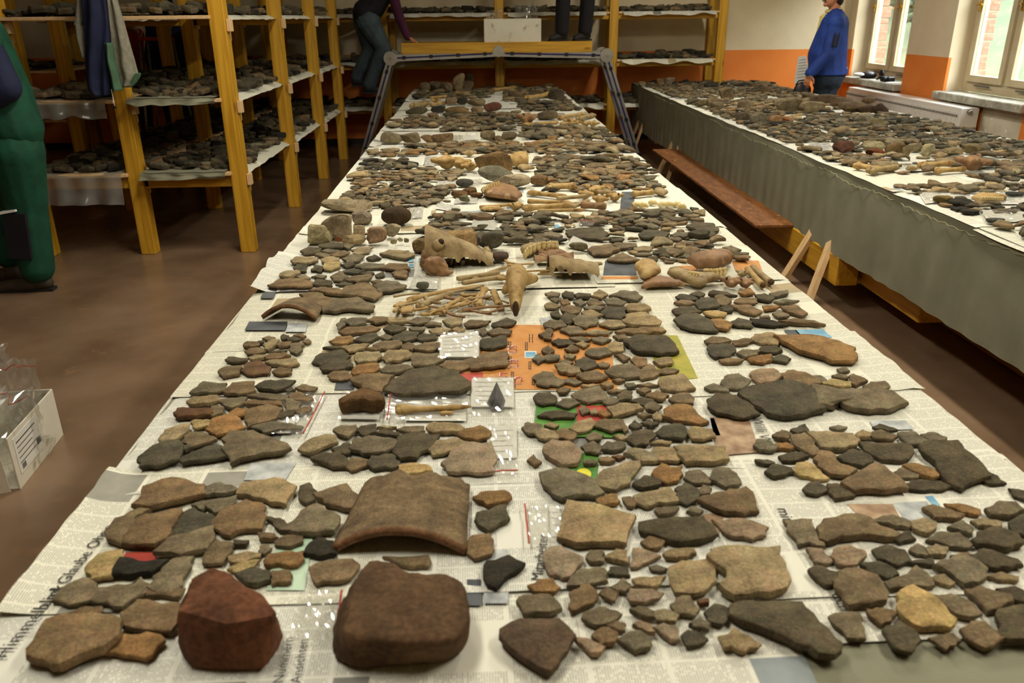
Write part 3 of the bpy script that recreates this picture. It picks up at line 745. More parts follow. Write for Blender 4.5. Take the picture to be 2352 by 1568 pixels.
def lay(T, nm, cols, ys, seed, edge):
    rr = random.Random(seed)
    for r in range(len(ys)-1):
        for c, (a, b) in enumerate(cols):
            j = lambda s=.012: rr.uniform(-s, s)
            z = TZ+.0008+.0008*((r % 2)*3+c)
            l = 0; q = 0
            if c == 0: l = rr.choice([0, 0, .012, .03 if edge else .01])
            if c == len(cols)-1: q = rr.choice([0, 0, .012, .02])
            lab = 'cream newspaper sheet, %s from the front in the %s column of the %s' % (ORDN[r], ('left', 'middle', 'right')[c], nm)
            if nm[0] == 'm' and c == 0 and ys[r] <= 2.72 < ys[r+1]: l = .07
            if nm[0] == 'm' and c == 2 and ys[r] <= 1.76 < ys[r+1]: q = .03
            yo = j(.05)
            sheet(T, (a+j() if c else T['x0']-.008-rr.choice([0, 0, .004, .014])), (b+j() if c < 2 else T['x1']+.006+rr.choice([0, 0, .006, .015])), max(T['y0']+.012, ys[r]-.03+yo) if not (nm[0] == 'm' and r == 0 and c == 2) else .845, min(T['y1']-.005, ys[r+1]+.03+yo), z, rr.choice(NPM), lab, 'newspapers on the '+nm, seed*100+r*3+c, (rr.choice([0, .001, .004]), 0, l*.6, q*.6), j(.012))
cy_ = [.62, .97, 1.31, 1.69, 1.99, 2.42, 2.8, 3.2]+[3.2+.76*k for k in range(1, 9)]+[10.03]
lay(CT, 'middle table', ((-.705, -.13), (-.17, .42), (.38, .985)), cy_, 3, True)
lay(RT, 'window table', ((2.0, 2.53), (2.5, 3.06), (3.03, 3.58)), [2.3+.76*k for k in range(11)]+[10.58], 4, False)
tag(wb('front_sheet_gap', 'cloth_green', None, .72, .99, .615, .7, TZ+.0, TZ+.0004, b=0), 'bare corner of green cloth at the front table edge', 'cloth') if False else None
PZ = TZ+.0058
def owner(x, y):
    for a, b, c, d, o in SHEETS:
        if a <= x <= b and c <= y <= d: return o
    return SHEETS[0][4]
def printed(mat, pts, name='printed_picture', z=PZ, par=None):
    """flat print on a newspaper page, given by its corners"""
    W_ = [at(x, y, z=z) for x, y in pts]; c = sum(W_)/len(W_)
    o = par or owner(c[0], c[1]); m = MB(); m.add(W_, [tuple(range(len(W_)))])
    ob = m.build(name, mat, None, c, recalc=True)
    if ob.data.polygons[0].normal.z < 0: ob.data.flip_normals()
    pw = o.matrix_basis
    ob.parent = o; ob.matrix_parent_inverse = Matrix.Translation(-Vector(o.location)) if not o.rotation_euler.z else pw.inverted()
    return ob
def headline(s, A, B, size, mat='ink', z=PZ+.0003, par=None):
    z += .0002*(mat == 'print_red')
    a, b = V3(at(*A, z=z)), V3(at(*B, z=z)); x = (b-a).normalized(); y = Vector((0, 0, 1)).cross(x)
    mt = Matrix(((x.x, y.x, 0, a.x), (x.y, y.y, 0, a.y), (x.z, y.z, 1, a.z), (0, 0, 0, 1)))
    c = (a+b)/2; o = par or owner(c.x, c.y)
    t = text('headline', s, size, mat, None, mt)
    t.parent = o; t.matrix_parent_inverse = o.matrix_basis.inverted(); t.location = (0, 0, 0)
    return t
# the orange advert page
ad = MB().add([tuple(at(x, y, z=PZ-.0006)) for x, y in ((1150, 745), (1395, 748), (1418, 895), (1040, 893))], [(3, 2, 1, 0)]).build('advert_page', 'print_orange', None, tuple(at(1250, 820, z=PZ-.0006)), recalc=True)
if ad.data.polygons[0].normal.z < 0: ad.data.flip_normals()
tag(ad, 'orange supermarket advert page with red prices between the sherds', 'newspaper')
printed('print_red', ((1042, 858), (1110, 855), (1105, 890), (1040, 890)), par=ad)
printed('label_paper', ((1205, 806), (1232, 806), (1232, 822), (1205, 822)), par=ad)
printed('print_blue', ((1207, 808), (1230, 808), (1230, 820), (1207, 820)), 'printed_picture', PZ+.0002, ad)
for s, A, B, sz, mt in (('0,75', (1186, 812), (1187, 778), .034, 'label_paper'), ('2,10', (1189, 846), (1191, 812), .034, 'label_paper'), ('1,5', (1198, 886), (1200, 850), .045, 'label_paper'), ('5', (1140, 872), (1160, 872), .06, 'label_paper'),
                        ('0,75', (1187, 811), (1188, 777), .031, 'print_red'), ('2,10', (1190, 845), (1192, 811), .031, 'print_red'), ('1,5', (1199, 885), (1201, 849), .042, 'print_red'), ('5', (1142, 871), (1162, 871), .056, 'print_red'), ('49', (1092, 878), (1106, 874), .026, 'label_paper')):
    headline(s, A, B, sz, mt, par=ad)
for x, y in ((1168, 802), (1172, 802), (1169, 836), (1173, 836), (1174, 872), (1178, 872), (1206, 804), (1210, 804), (1214, 848), (1218, 848), (1222, 884), (1226, 884), (1215, 786), (1222, 786), (1182, 890), (1238, 830)):                       # small print too fine to read
    for k in range(4): printed('ink', ((x, y-5*k), (x, y-3.6-5*k), (x+2.2, y-3.6-5*k), (x+2.2, y-5*k)), 'print_line', PZ+.0002, ad)
for mt, p in (('print_olive', ((1480, 768), (1556, 770), (1603, 868), (1520, 876))), ('print_green', ((1232, 925), (1420, 925), (1430, 1005), (1225, 1000))),
              ('print_green', ((1290, 1040), (1375, 1040), (1372, 1108), (1300, 1102))), ('print_brown', ((1630, 958), (1722, 966), (1746, 1038), (1650, 1046))), ('print_grey', ((1560, 960), (1640, 960), (1655, 1000), (1570, 1000))),
              ('print_blue', ((1825, 757), (1890, 756), (1912, 775), (1842, 776))), ('print_dark', ((1800, 757), (1828, 757), (1846, 776), (1815, 776))), ('print_grey', ((1998, 965), (2080, 965), (2100, 985), (2010, 988))),
              ('print_brown', ((1945, 1157), (2050, 1157), (2075, 1200), (1990, 1200))), ('print_grey', ((2050, 1155), (2130, 1150), (2150, 1190), (2080, 1195))), ('print_blue', ((2125, 1140), (2142, 1138), (2160, 1160), (2146, 1163))),
              ('print_sage', ((640, 1235), (718, 1235), (700, 1355), (612, 1355))), ('print_red', ((288, 1268), (362, 1266), (358, 1290), (284, 1290))), ('print_dark', ((572, 738), (660, 738), (655, 758), (562, 758))), ('print_grey', ((662, 742), (706, 742), (702, 762), (655, 762))),
              ('print_dark', ((772, 876), (814, 876), (812, 895), (768, 895))), ('print_grey', ((575, 1063), (680, 1063), (655, 1102), (560, 1102))), ('print_dark', ((1072, 1330), (1105, 1330), (1108, 1390), (1072, 1390))), ('print_grey', ((1108, 1260), (1168, 1262), (1168, 1385), (1112, 1385))),
              ('print_dark', ((1390, 598), (1462, 598), (1462, 632), (1385, 632))), ('print_orange', ((1385, 634), (1465, 634), (1465, 641), (1380, 641))), ('print_dark', ((1428, 440), (1458, 440), (1456, 480), (1424, 480))), ('print_orange', ((1680, 598), (1742, 598), (1752, 624), (1690, 622))),
              ('print_orange', ((1395, 560), (1445, 560), (1448, 570), (1392, 570))), ('print_orange', ((1560, 610), (1600, 610), (1604, 626), (1560, 626))), ('print_blue', ((940, 592), (950, 592), (950, 602), (938, 602))), ('print_blue', ((940, 606), (950, 606), (950, 614), (938, 614))), ('print_blue', ((962, 592), (970, 592), (969, 602), (961, 602))),
              ('print_dark', ((612, 655), (640, 655), (628, 685), (598, 685))), ('print_blue', ((1275, 515), (1283, 515), (1287, 530), (1276, 530))), ('print_dark', ((1630, 1260), (1720, 1258), (1725, 1275), (1640, 1278))), ('print_brown', ((1612, 1180), (1665, 1178), (1650, 1230), (1630, 1232))),
              ('print_grey', ((1240, 730), (1262, 728), (1270, 752), (1248, 752)))):
    printed(mt, p)
printed('print_red', ((1325, 932), (1395, 930), (1402, 972), (1325, 972)), z=PZ+.0002)
_w = at(1340, 1088, z=PZ); printed('print_yellow', [(1340+18*math.cos(a), 1088+13*math.sin(a)) for a in np.linspace(0, 6.28, 20)[:-1]], z=PZ+.0002)
for s, A, B, sz in (('Himmelblick', (12, 1512), (112, 1392), .030), ('und Glaube Ohne', (112, 1392), (250, 1222), .028), ('Mitarbeiter', (1246, 1334), (1258, 1240), .026), ('Willi W', (1724, 958), (1748, 1015), .034), ('mit', (1784, 1166), (1800, 1200), .03),
                    ('uch', (1908, 1362), (1934, 1408), .028), ('Nummern', (650, 1568), (668, 1490), .02), ('Ansichten', (690, 1568), (704, 1490), .02)):
    headline(s, A, B, sz)
# ------------------------------------------------------------------ pottery sherds
PAL = dict(d='504836', g='6c614b', b='725f44', t='8b7a5a', o='84653e', y='a48d5e', k='2e2a20', r='664a30', p='8a765d', w='4f4030')
PALN = dict(d='dark grey', g='grey-brown', b='brown', t='tan', o='orange-brown', y='yellowish', k='black', r='red', p='pinkish tan', w='dark brown')
def resample(poly, nmin, rng, jag):
    """outline with broken, slightly ragged edges"""
    P = [Vector((p[0], p[1])) for p in poly]; per = sum((P[i]-P[i-1]).length for i in range(len(P)))
    step = per/nmin; out = []
    for i in range(len(P)):
        a, b = P[i], P[(i+1) % len(P)]; l = (b-a).length; k = max(1, round(l/step)); nrm = Vector(((b-a).y, -(b-a).x)).normalized() if l > 1e-9 else Vector((0, 0))
        for j in range(k):
            f = j/k; q = a.lerp(b, f)
            if j: q += nrm*rng.uniform(-jag, jag)*step
            out.append(q)
    return out
def ccw(P):
    a = sum(P[i-1][0]*P[i][1]-P[i][0]*P[i-1][1] for i in range(len(P)))
    return P if a > 0 else P[::-1]
def sherd_shape(mb, poly, z, t, col, rng, n=16, curve=0., tilt=(0, 0), rich=True, edge=.8, soft=False):
    """poly: world x, y outline of the upper face. Rough broken sides, softly rounded face, curved like a pot wall"""
    P = ccw(resample(poly, n, rng, .3)); N_ = len(P)
    c = Vector((sum(p[0] for p in P)/N_, sum(p[1] for p in P)/N_)); R = max((Vector(p)-c).length for p in P)
    ax = rng.uniform(0, math.pi); d = Vector((math.cos(ax), math.sin(ax)))
    def zz(q, base, wob=.06):
        s = (Vector((q[0], q[1]))-c).dot(d)/R
        return z+base+curve*(1-s*s)+(q[0]-c[0])*tilt[0]+(q[1]-c[1])*tilt[1]+rng.uniform(-wob, wob)*t
    rings = [(.95, 0, .0), (1.02, .45, .12), (1.0, .93, .08), (.93, 1.0, .05), (.5, 1.03, .05)] if rich else [(.95, 0, 0), (1., .6, .06), (.9, 1.0, .06)]
    if soft: rings = [(.8, 0, 0), (.97, .25, .02), (1., .5, .03), (.94, .8, .03), (.76, .97, .04), (.4, 1.06, .04)]
    vs, cs, F, sm = [], [], [], []
    e = rng.uniform(edge-.2, edge+.1)  # sides darker: broken fabric, with edge shade put into the colour
    for k, (s, h, w) in enumerate(rings):
        for q in P:
            r_ = rng.uniform(-.012, .012) if k else 0
            qq = c+(Vector(q)-c)*(s+r_)
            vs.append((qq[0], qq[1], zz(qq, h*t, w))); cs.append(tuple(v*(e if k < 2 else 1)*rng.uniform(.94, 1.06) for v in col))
    for k in range(len(rings)-1):
        for i in range(N_):
            j = (i+1) % N_; F.append((k*N_+i, k*N_+j, (k+1)*N_+j, (k+1)*N_+i)); sm.append(soft or (rich and k >= 3))
    top = len(vs); vs.append((c[0], c[1], zz(c, t*1.07, .02))); cs.append(tuple(col))
    b0 = (len(rings)-1)*N_
    for i in range(N_): F.append((b0+i, b0+(i+1) % N_, top)); sm.append(rich)
    F.append(tuple(range(N_-1, -1, -1))); sm.append(False)
    mb.add(vs, F, cs, sm)
S3 = 2352/780; S33 = 2335/700
BLK = {}
BLK['A'] = (0, 1050, S3, '''b 970 330 1000 215 1180 145 1395 215 1395 285 1170 345 1040 380 930 370
g 1400 230 1530 180 1650 235 1560 275 1400 280
t 1650 270 1690 175 1900 140 2035 205 1970 355 1780 300
g 1440 310 1630 265 1620 330 1550 375 1490 410 1440 370
g 1330 340 1400 300 1440 330 1400 380
b 735 540 800 440 960 370 1030 370 940 440 910 520 840 625 750 590
b 860 625 920 500 960 430 1240 360 1250 390 1180 510 1150 600 1070 645
d 1180 530 1250 400 1340 350 1480 430 1470 500 1280 560 1190 570
b 1480 460 1560 350 1700 300 1800 320 1830 420 1800 520 1690 520 1600 560 1490 510
d 1840 410 1940 420 2010 480 1940 515
g 1080 690 1180 580 1470 480 1475 540 1420 660 1250 710
g 1950 540 2070 430 2090 380 2190 330 2250 380 2340 430 2300 540 2070 555
b 1790 520 1900 530 1920 580 1800 590
b 1410 750 1430 640 1500 570 1620 600 1600 660 1540 750
d 1620 570 1720 570 1700 620 1620 620
t 1590 700 1700 650 1800 660 1790 700 1660 745 1590 735
y 1580 790 1700 720 1790 710 1750 770 1640 815
b 1910 590 1980 545 2090 550 2090 600 2010 640 1910 630
o 1835 730 1870 670 2090 650 2095 720 2050 770 1840 765
k 2110 690 2150 600 2200 555 2300 580 2320 690 2200 705
g 1800 620 1850 600 1880 640 1830 690 1800 680
d 1640 820 1760 770 1860 790 1860 870 1780 905 1700 890
b 1885 900 1890 790 2000 780 2020 820 2010 880
y 595 780 680 670 840 640 850 700 770 850 640 870
k 790 850 840 700 1010 740 1150 720 1040 830 900 850
g 1030 920 1130 760 1200 700 1330 690 1290 800 1260 900 1160 960
g 370 1010 430 920 570 840 660 880 640 1000 520 1035
g 645 1010 690 910 940 870 970 830 1020 880 1000 950 900 1010 850 1055
b 1020 980 1040 900 1270 910 1240 990 1160 985
b 855 1185 850 1090 960 985 1070 1000 1240 1015 1220 1130 1170 1230 900 1200
b 470 1105 560 1040 700 1030 700 1090 560 1110
b 205 1370 330 1130 480 1095 700 1100 820 1140 790 1290 700 1370 420 1485 260 1440
o 745 1370 870 1230 1060 1220 1130 1270 1050 1380 1000 1410
d 2070 260 2080 200 2140 180 2190 240 2180 310 2120 335 2070 300''')
BLK['B'] = (650, 1050, S3, '''b 225 265 440 190 540 300 530 340 480 380 300 350
b 195 770 300 720 470 705 515 740 460 850 240 895
b 705 685 850 690 1000 675 1000 775 850 770
o 1325 285 1410 235 1530 230 1575 280 1550 320 1420 355
d 1335 450 1350 390 1430 370 1540 330 1560 430 1470 500 1420 530 1360 490
b 1280 600 1310 550 1430 535 1450 580 1440 690 1330 720 1280 680
k 1395 800 1420 720 1560 675 1665 735 1640 770 1560 830 1480 930 1420 900
w 1525 1200 1600 1150 1720 1130 1900 1130 1960 1190 2005 1260 1970 1330 1920 1420 1850 1515 1780 1500 1650 1410 1560 1310''')
BLK['C'] = (1150, 1050, S3, '''g 285 110 400 90 520 110 640 170 700 270 640 300 510 295 430 320 360 280 310 210
t 650 190 720 90 850 40 950 30 940 90 890 200 800 250 680 220
d 920 200 1000 130 1110 170 1100 210 990 235
o 1055 120 1120 45 1180 70 1250 60 1255 130 1230 175 1160 200 1080 160
g 1275 160 1310 90 1380 90 1460 170 1440 200 1340 200
g 1450 170 1480 90 1580 75 1640 150 1660 200 1560 225
g 1365 240 1400 195 1460 220 1450 270 1390 280
b 1380 310 1500 250 1690 210 1750 290 1775 400 1680 420 1500 390
d 1210 230 1270 180 1360 230 1370 290 1290 345 1230 310
t 930 280 1000 250 1160 210 1210 260 1220 320 1090 330 1020 365 950 335
b 845 280 900 275 945 320 920 360 870 350
o 665 310 760 255 800 255 820 330 730 350 680 340
g 1070 370 1130 340 1230 345 1200 400 1100 415
g 1290 390 1330 340 1400 380 1380 410
t 415 595 445 470 475 320 600 340 750 365 910 410 880 500 850 630 640 625 540 635
d 980 450 1100 425 1250 420 1390 415 1450 480 1480 560 1380 605 1200 610 1080 560 985 520
p 1480 430 1560 440 1670 420 1840 490 1820 560 1740 590 1620 570 1540 520
b 975 590 1030 545 1130 570 1110 640 1040 650
p 300 690 340 630 420 620 560 700 560 740 500 820 430 855 350 830
g 595 710 620 645 705 645 710 750 620 745
t 720 700 800 640 870 650 880 760 820 740 740 715
p 905 780 920 720 920 630 960 630 1100 690 1050 720 960 775
t 1130 690 1180 640 1330 630 1345 680 1250 715 1150 720
d 755 830 760 760 870 760 890 840
g 1030 760 1080 740 1150 780 1120 810 1050 800
g 470 910 500 830 560 775 710 770 730 880 640 900
o 195 900 270 850 355 845 405 920 370 950 240 950
g 120 1010 170 960 330 955 410 1070 330 1110 160 1110
b 475 1060 480 950 600 870 650 920 660 1000 560 1060 490 1085
b 685 950 740 905 810 940 790 1015 730 990
g 770 910 850 840 910 910 860 950 800 940
t 920 840 1000 825 1135 820 1100 900 1060 920 940 905
p 885 990 900 910 1000 920 1120 950 1090 1000 1000 1030 900 1020
t 1180 760 1260 720 1440 705 1475 770 1480 880 1430 940 1340 970 1220 960 1190 900
t 1455 690 1500 650 1620 630 1780 640 1920 630 1950 750 1985 880 1960 940 1850 975 1720 985 1630 990 1530 920 1580 820 1500 750
d 1625 1030 1740 1000 1900 1010 2080 1010 2150 1100 2250 1230 2330 1340 2280 1410 2180 1400 2040 1330 1850 1220 1700 1150 1620 1090
g 570 1130 610 1065 720 1040 830 1095 800 1140 670 1185
b 735 1165 800 1130 865 1160 860 1215 800 1210
b 635 1250 680 1190 750 1180 805 1220 790 1300 700 1325
p 510 1240 600 1260 715 1340 690 1375 620 1380 570 1320
g 815 1265 900 1205 960 1200 1040 1270 1030 1340 930 1365 850 1300
p 920 1160 970 1130 1040 1160 1065 1235 1000 1230
p 1060 1180 1130 1150 1210 1170 1235 1280 1180 1285 1110 1230
g 900 1050 960 1030 1060 1080 1060 1130 970 1120
t 1070 1070 1140 1050 1230 1110 1210 1160 1090 1150
g 1180 1030 1220 980 1310 960 1370 1080 1340 1120 1220 1100
d 1415 1080 1480 1015 1550 1030 1590 1090 1530 1180 1440 1150
g 1310 1160 1380 1120 1450 1160 1440 1220 1340 1200
d 1255 1240 1300 1200 1380 1220 1430 1270 1370 1310 1290 1320
t 1515 1250 1580 1230 1620 1180 1720 1240 1790 1310 1690 1365 1600 1330 1550 1350
r 1365 990 1440 980 1440 1030 1380 1035''')
BLK['D'] = (1572, 1050, S3, '''g 700 440 880 430 930 560 965 640 860 610 790 630 750 550
b 950 560 980 440 1110 405 1270 420 1340 490 1480 550 1380 590 1230 570 1090 590 1010 620 960 600
p 850 630 960 635 1020 740 960 755 900 740
p 1020 700 1040 640 1140 610 1240 650 1240 710 1150 775 1060 760
d 865 780 920 750 1050 800 1060 860 980 915 920 860
b 1060 920 1080 790 1200 775 1330 820 1400 960 1390 1020 1280 1040 1150 1060
d 1230 740 1350 720 1440 770 1480 830 1400 860 1320 830
d 1310 640 1400 600 1520 640 1560 730 1480 770 1350 720
g 1400 890 1500 840 1600 750 1670 800 1720 910 1560 930 1440 940
y 1485 960 1510 930 1590 890 1700 950 1800 1060 1870 1150 1830 1210 1700 1200 1600 1190 1490 1080
b 1270 1050 1400 1050 1465 1080 1430 1160 1370 1180 1300 1110
d 1380 1200 1500 1150 1600 1220 1630 1290 1570 1370 1450 1340
g 1010 1100 1110 1080 1210 1080 1220 1150 1250 1270 1130 1265 1060 1180
b 1700 1250 1860 1220 1910 1280 1820 1350
b 1920 1200 1990 1140 2080 1140 2140 1210 2200 1280 2080 1340 1960 1270
g 1710 950 1850 950 1960 1000 2050 1110 1960 1130 1850 1080
b 1960 910 2060 890 2250 960 2270 1020 2100 1090
d 2180 1060 2380 1040 2400 1310 2200 1280
d 2170 910 2290 890 2380 960 2370 1030 2270 1000
t 1720 830 1800 810 1870 890 1840 910 1740 870
g 1740 760 1860 700 1990 700 2090 780 2060 870 1940 910 1850 830
t 2110 820 2200 795 2310 840 2290 880 2180 870
g 1560 650 1620 600 1680 640 1690 700 1610 690
t 1675 640 1740 605 1820 630 1810 700 1700 700
g 1690 580 1790 515 1900 520 1980 600 1960 650 1850 640
t 1580 450 1660 415 1740 450 1740 510 1680 550 1590 510
b 1660 350 1730 330 1930 420 1900 445 1740 450
o 1810 325 1900 325 2040 370 2030 420 1920 400
g 2090 370 2180 310 2290 320 2350 390 2250 440 2130 430
t 1990 450 2080 420 2190 460 2190 500 2040 500
d 2000 600 2040 520 2170 490 2300 550 2340 620 2260 660 2040 640
d 1990 680 2080 640 2300 730 2330 780 2160 800 2030 740
d 2250 460 2370 400 2400 570 2280 540
g 1830 490 1930 440 2000 510 1990 560 1900 520
d 1420 560 1560 510 1600 580 1500 610
g 1300 460 1440 400 1570 460 1540 510 1380 480
d 1540 720 1720 700 1720 770 1600 760
d 2250 215 2370 240 2390 320 2290 280
b 1850 690 1960 660 2020 700 1990 730''')
BLK['E'] = (250, 700, S3, '''d 1190 230 1210 200 1245 215 1240 245 1200 250
b 1280 215 1330 200 1365 220 1340 240
d 1230 240 1270 220 1330 240 1290 265 1240 260
g 1065 240 1110 215 1150 230 1110 260
t 1070 285 1130 230 1175 240 1150 290 1110 330 1080 320
b 1160 290 1190 255 1265 255 1240 300 1180 305
b 1340 260 1380 235 1400 265 1370 280
b 935 280 960 250 1030 260 1040 290 990 310 945 305
d 1030 255 1070 245 1070 275 1040 280
g 1250 320 1270 270 1340 265 1340 330 1300 355
b 945 330 990 295 1060 295 1080 325 1010 355 960 355
g 1120 330 1180 310 1230 315 1200 335
t 970 375 1010 345 1085 345 1070 375 1000 395
b 1080 380 1120 335 1220 330 1250 355 1170 390 1100 390
d 810 390 830 360 960 370 950 400 860 415
t 1090 410 1150 380 1290 370 1310 420 1230 440 1130 430
b 760 470 800 430 915 420 900 490 790 515
r 920 470 960 400 1040 390 1115 440 1100 490 960 495
b 1135 470 1180 430 1265 445 1260 490 1190 500
g 570 625 660 530 810 550 810 600 740 625
b 800 620 860 545 1000 530 1010 610 900 635
d 1025 570 1080 525 1280 525 1240 580 1150 615 1050 600
b 1295 580 1340 550 1440 575 1420 610 1340 610
d 1220 600 1260 570 1290 590 1250 620
t 545 690 590 640 740 630 760 680 680 710 560 710
g 770 650 950 640 930 690 850 730 790 690
g 970 640 1050 610 1220 625 1220 670 1120 675
b 1245 640 1310 600 1390 640 1415 660 1370 685 1270 670
r 455 770 480 715 680 710 710 760 600 795 480 800
b 690 770 710 700 790 705 785 760 720 785
o 840 750 890 715 955 730 950 780 890 790
b 945 680 1010 655 1180 665 1190 720 1100 720 960 715
b 945 800 960 730 1100 700 1190 720 1150 800 1040 840 960 870
g 1215 700 1240 650 1330 690 1310 740 1230 750
d 1160 790 1200 740 1290 735 1270 780 1200 805
b 1285 750 1350 705 1405 705 1380 750 1310 765
y 570 820 600 795 700 800 700 850 600 870
o 680 880 720 800 840 755 900 790 935 860 870 890 750 920
t 350 950 390 870 500 830 550 830 540 890 470 950 370 975
b 510 960 550 880 640 880 740 940 690 960 560 1000
g 1000 860 1040 820 1180 810 1330 840 1310 870 1170 880 1080 910
g 800 950 850 890 1000 880 1130 930 1235 1000 1190 1030 1000 1070 855 1120 820 1050
d 215 1070 310 980 400 950 480 950 500 1010 470 1090 330 1140 230 1145
d 470 990 560 965 580 990 530 1025
d 490 1090 580 1030 720 970 800 990 800 1060 680 1090 520 1115''')
BLK['F'] = (650, 650, S3, '''g 370 290 400 245 430 240 430 300 390 330
g 430 270 480 240 575 245 570 295 470 310
b 575 265 630 230 720 235 730 270 640 290
t 720 265 770 245 880 260 860 280 740 285
g 870 280 930 240 1020 245 1010 280 930 300
g 985 300 1030 265 1095 275 1090 310
t 1110 260 1150 235 1240 245 1235 295 1160 310
b 1260 290 1300 255 1430 260 1400 300 1280 315
d 1455 290 1550 240 1610 270 1570 310 1460 315
b 395 350 450 305 600 295 660 310 600 350 430 370
d 700 320 760 290 850 310 830 345 750 360
g 875 320 920 300 980 310 960 345 900 345
t 1015 335 1070 310 1170 320 1130 355 1040 360
t 1170 330 1210 305 1260 320 1250 345 1190 345
g 1330 330 1400 305 1420 350 1380 375
g 1420 350 1500 310 1580 330 1570 370 1450 375
o 325 410 370 370 460 365 485 395 440 435 350 430
d 495 410 560 360 640 345 670 380 580 420
d 760 390 830 330 930 340 920 390 850 420 780 415
g 670 380 720 355 760 380 720 405
d 915 390 970 350 1060 350 1060 395 960 410
b 630 430 700 400 800 400 815 440 730 475 660 460
b 825 440 870 410 910 430 890 480 830 470
b 910 450 980 410 1080 410 1080 460 1000 485 920 475
d 280 450 350 435 410 445 380 470
t 400 455 490 425 590 425 560 465 460 490
b 570 460 620 440 680 460 640 480
d 210 560 260 490 400 465 460 510 420 560 280 590
d 265 600 380 550 460 530 475 590 380 620 280 625
b 315 650 360 610 450 610 475 660 400 685 340 680
t 500 530 520 480 660 475 680 520 640 560 530 570
t 690 540 730 470 860 465 890 510 810 550 720 565
g 900 560 900 490 1060 485 1110 540 1000 590 910 590
o 480 620 510 570 640 555 670 600 620 640 500 650
g 680 620 730 560 860 565 900 600 800 635 700 640
b 1090 580 1140 540 1270 545 1300 590 1230 620 1130 610
b 1260 545 1400 480 1540 470 1540 590 1440 605 1310 610
d 1370 460 1380 390 1540 370 1540 440 1460 470
d 1065 460 1110 440 1255 450 1230 480 1110 490
b 475 670 560 640 760 635 720 710 680 775 560 755
d 720 760 770 680 900 600 1050 580 1200 620 1270 750 1200 785 1000 790 800 790
g 350 1020 400 985 500 985 500 1030 450 1085 380 1060
d 500 1030 540 990 640 975 640 1040 570 1070
t 655 1000 700 985 780 1000 740 1020
d 640 1040 700 1015 800 1040 800 1075 690 1065
g 790 1020 840 990 970 990 975 1040 870 1050
t 1000 1010 1050 965 1170 970 1245 1010 1200 1050 1050 1055
o 1215 1060 1270 1010 1360 985 1430 1030 1420 1080 1340 1105 1250 1090
t 115 1170 170 1100 290 1050 360 1060 370 1110 280 1150 190 1200
d 340 1160 400 1130 440 1100 470 1120 460 1190 400 1195
g 470 1160 510 1075 640 1065 770 1080 770 1150 700 1190 560 1205
d 770 1190 800 1070 900 1040 1070 1050 1030 1120 930 1230 820 1240
t 1000 1160 1050 1090 1170 1075 1280 1100 1220 1150 1110 1200 1040 1210
d 200 1220 260 1190 380 1175 440 1220 430 1290 340 1295 250 1250
b 440 1290 470 1215 580 1220 580 1270 470 1315
d 595 1280 620 1200 750 1185 800 1240 780 1290 630 1305
y 800 1320 810 1260 920 1245 1010 1270 1025 1320 860 1345
p 1110 1270 1170 1180 1250 1125 1430 1110 1450 1180 1450 1320 1330 1335 1150 1325''')
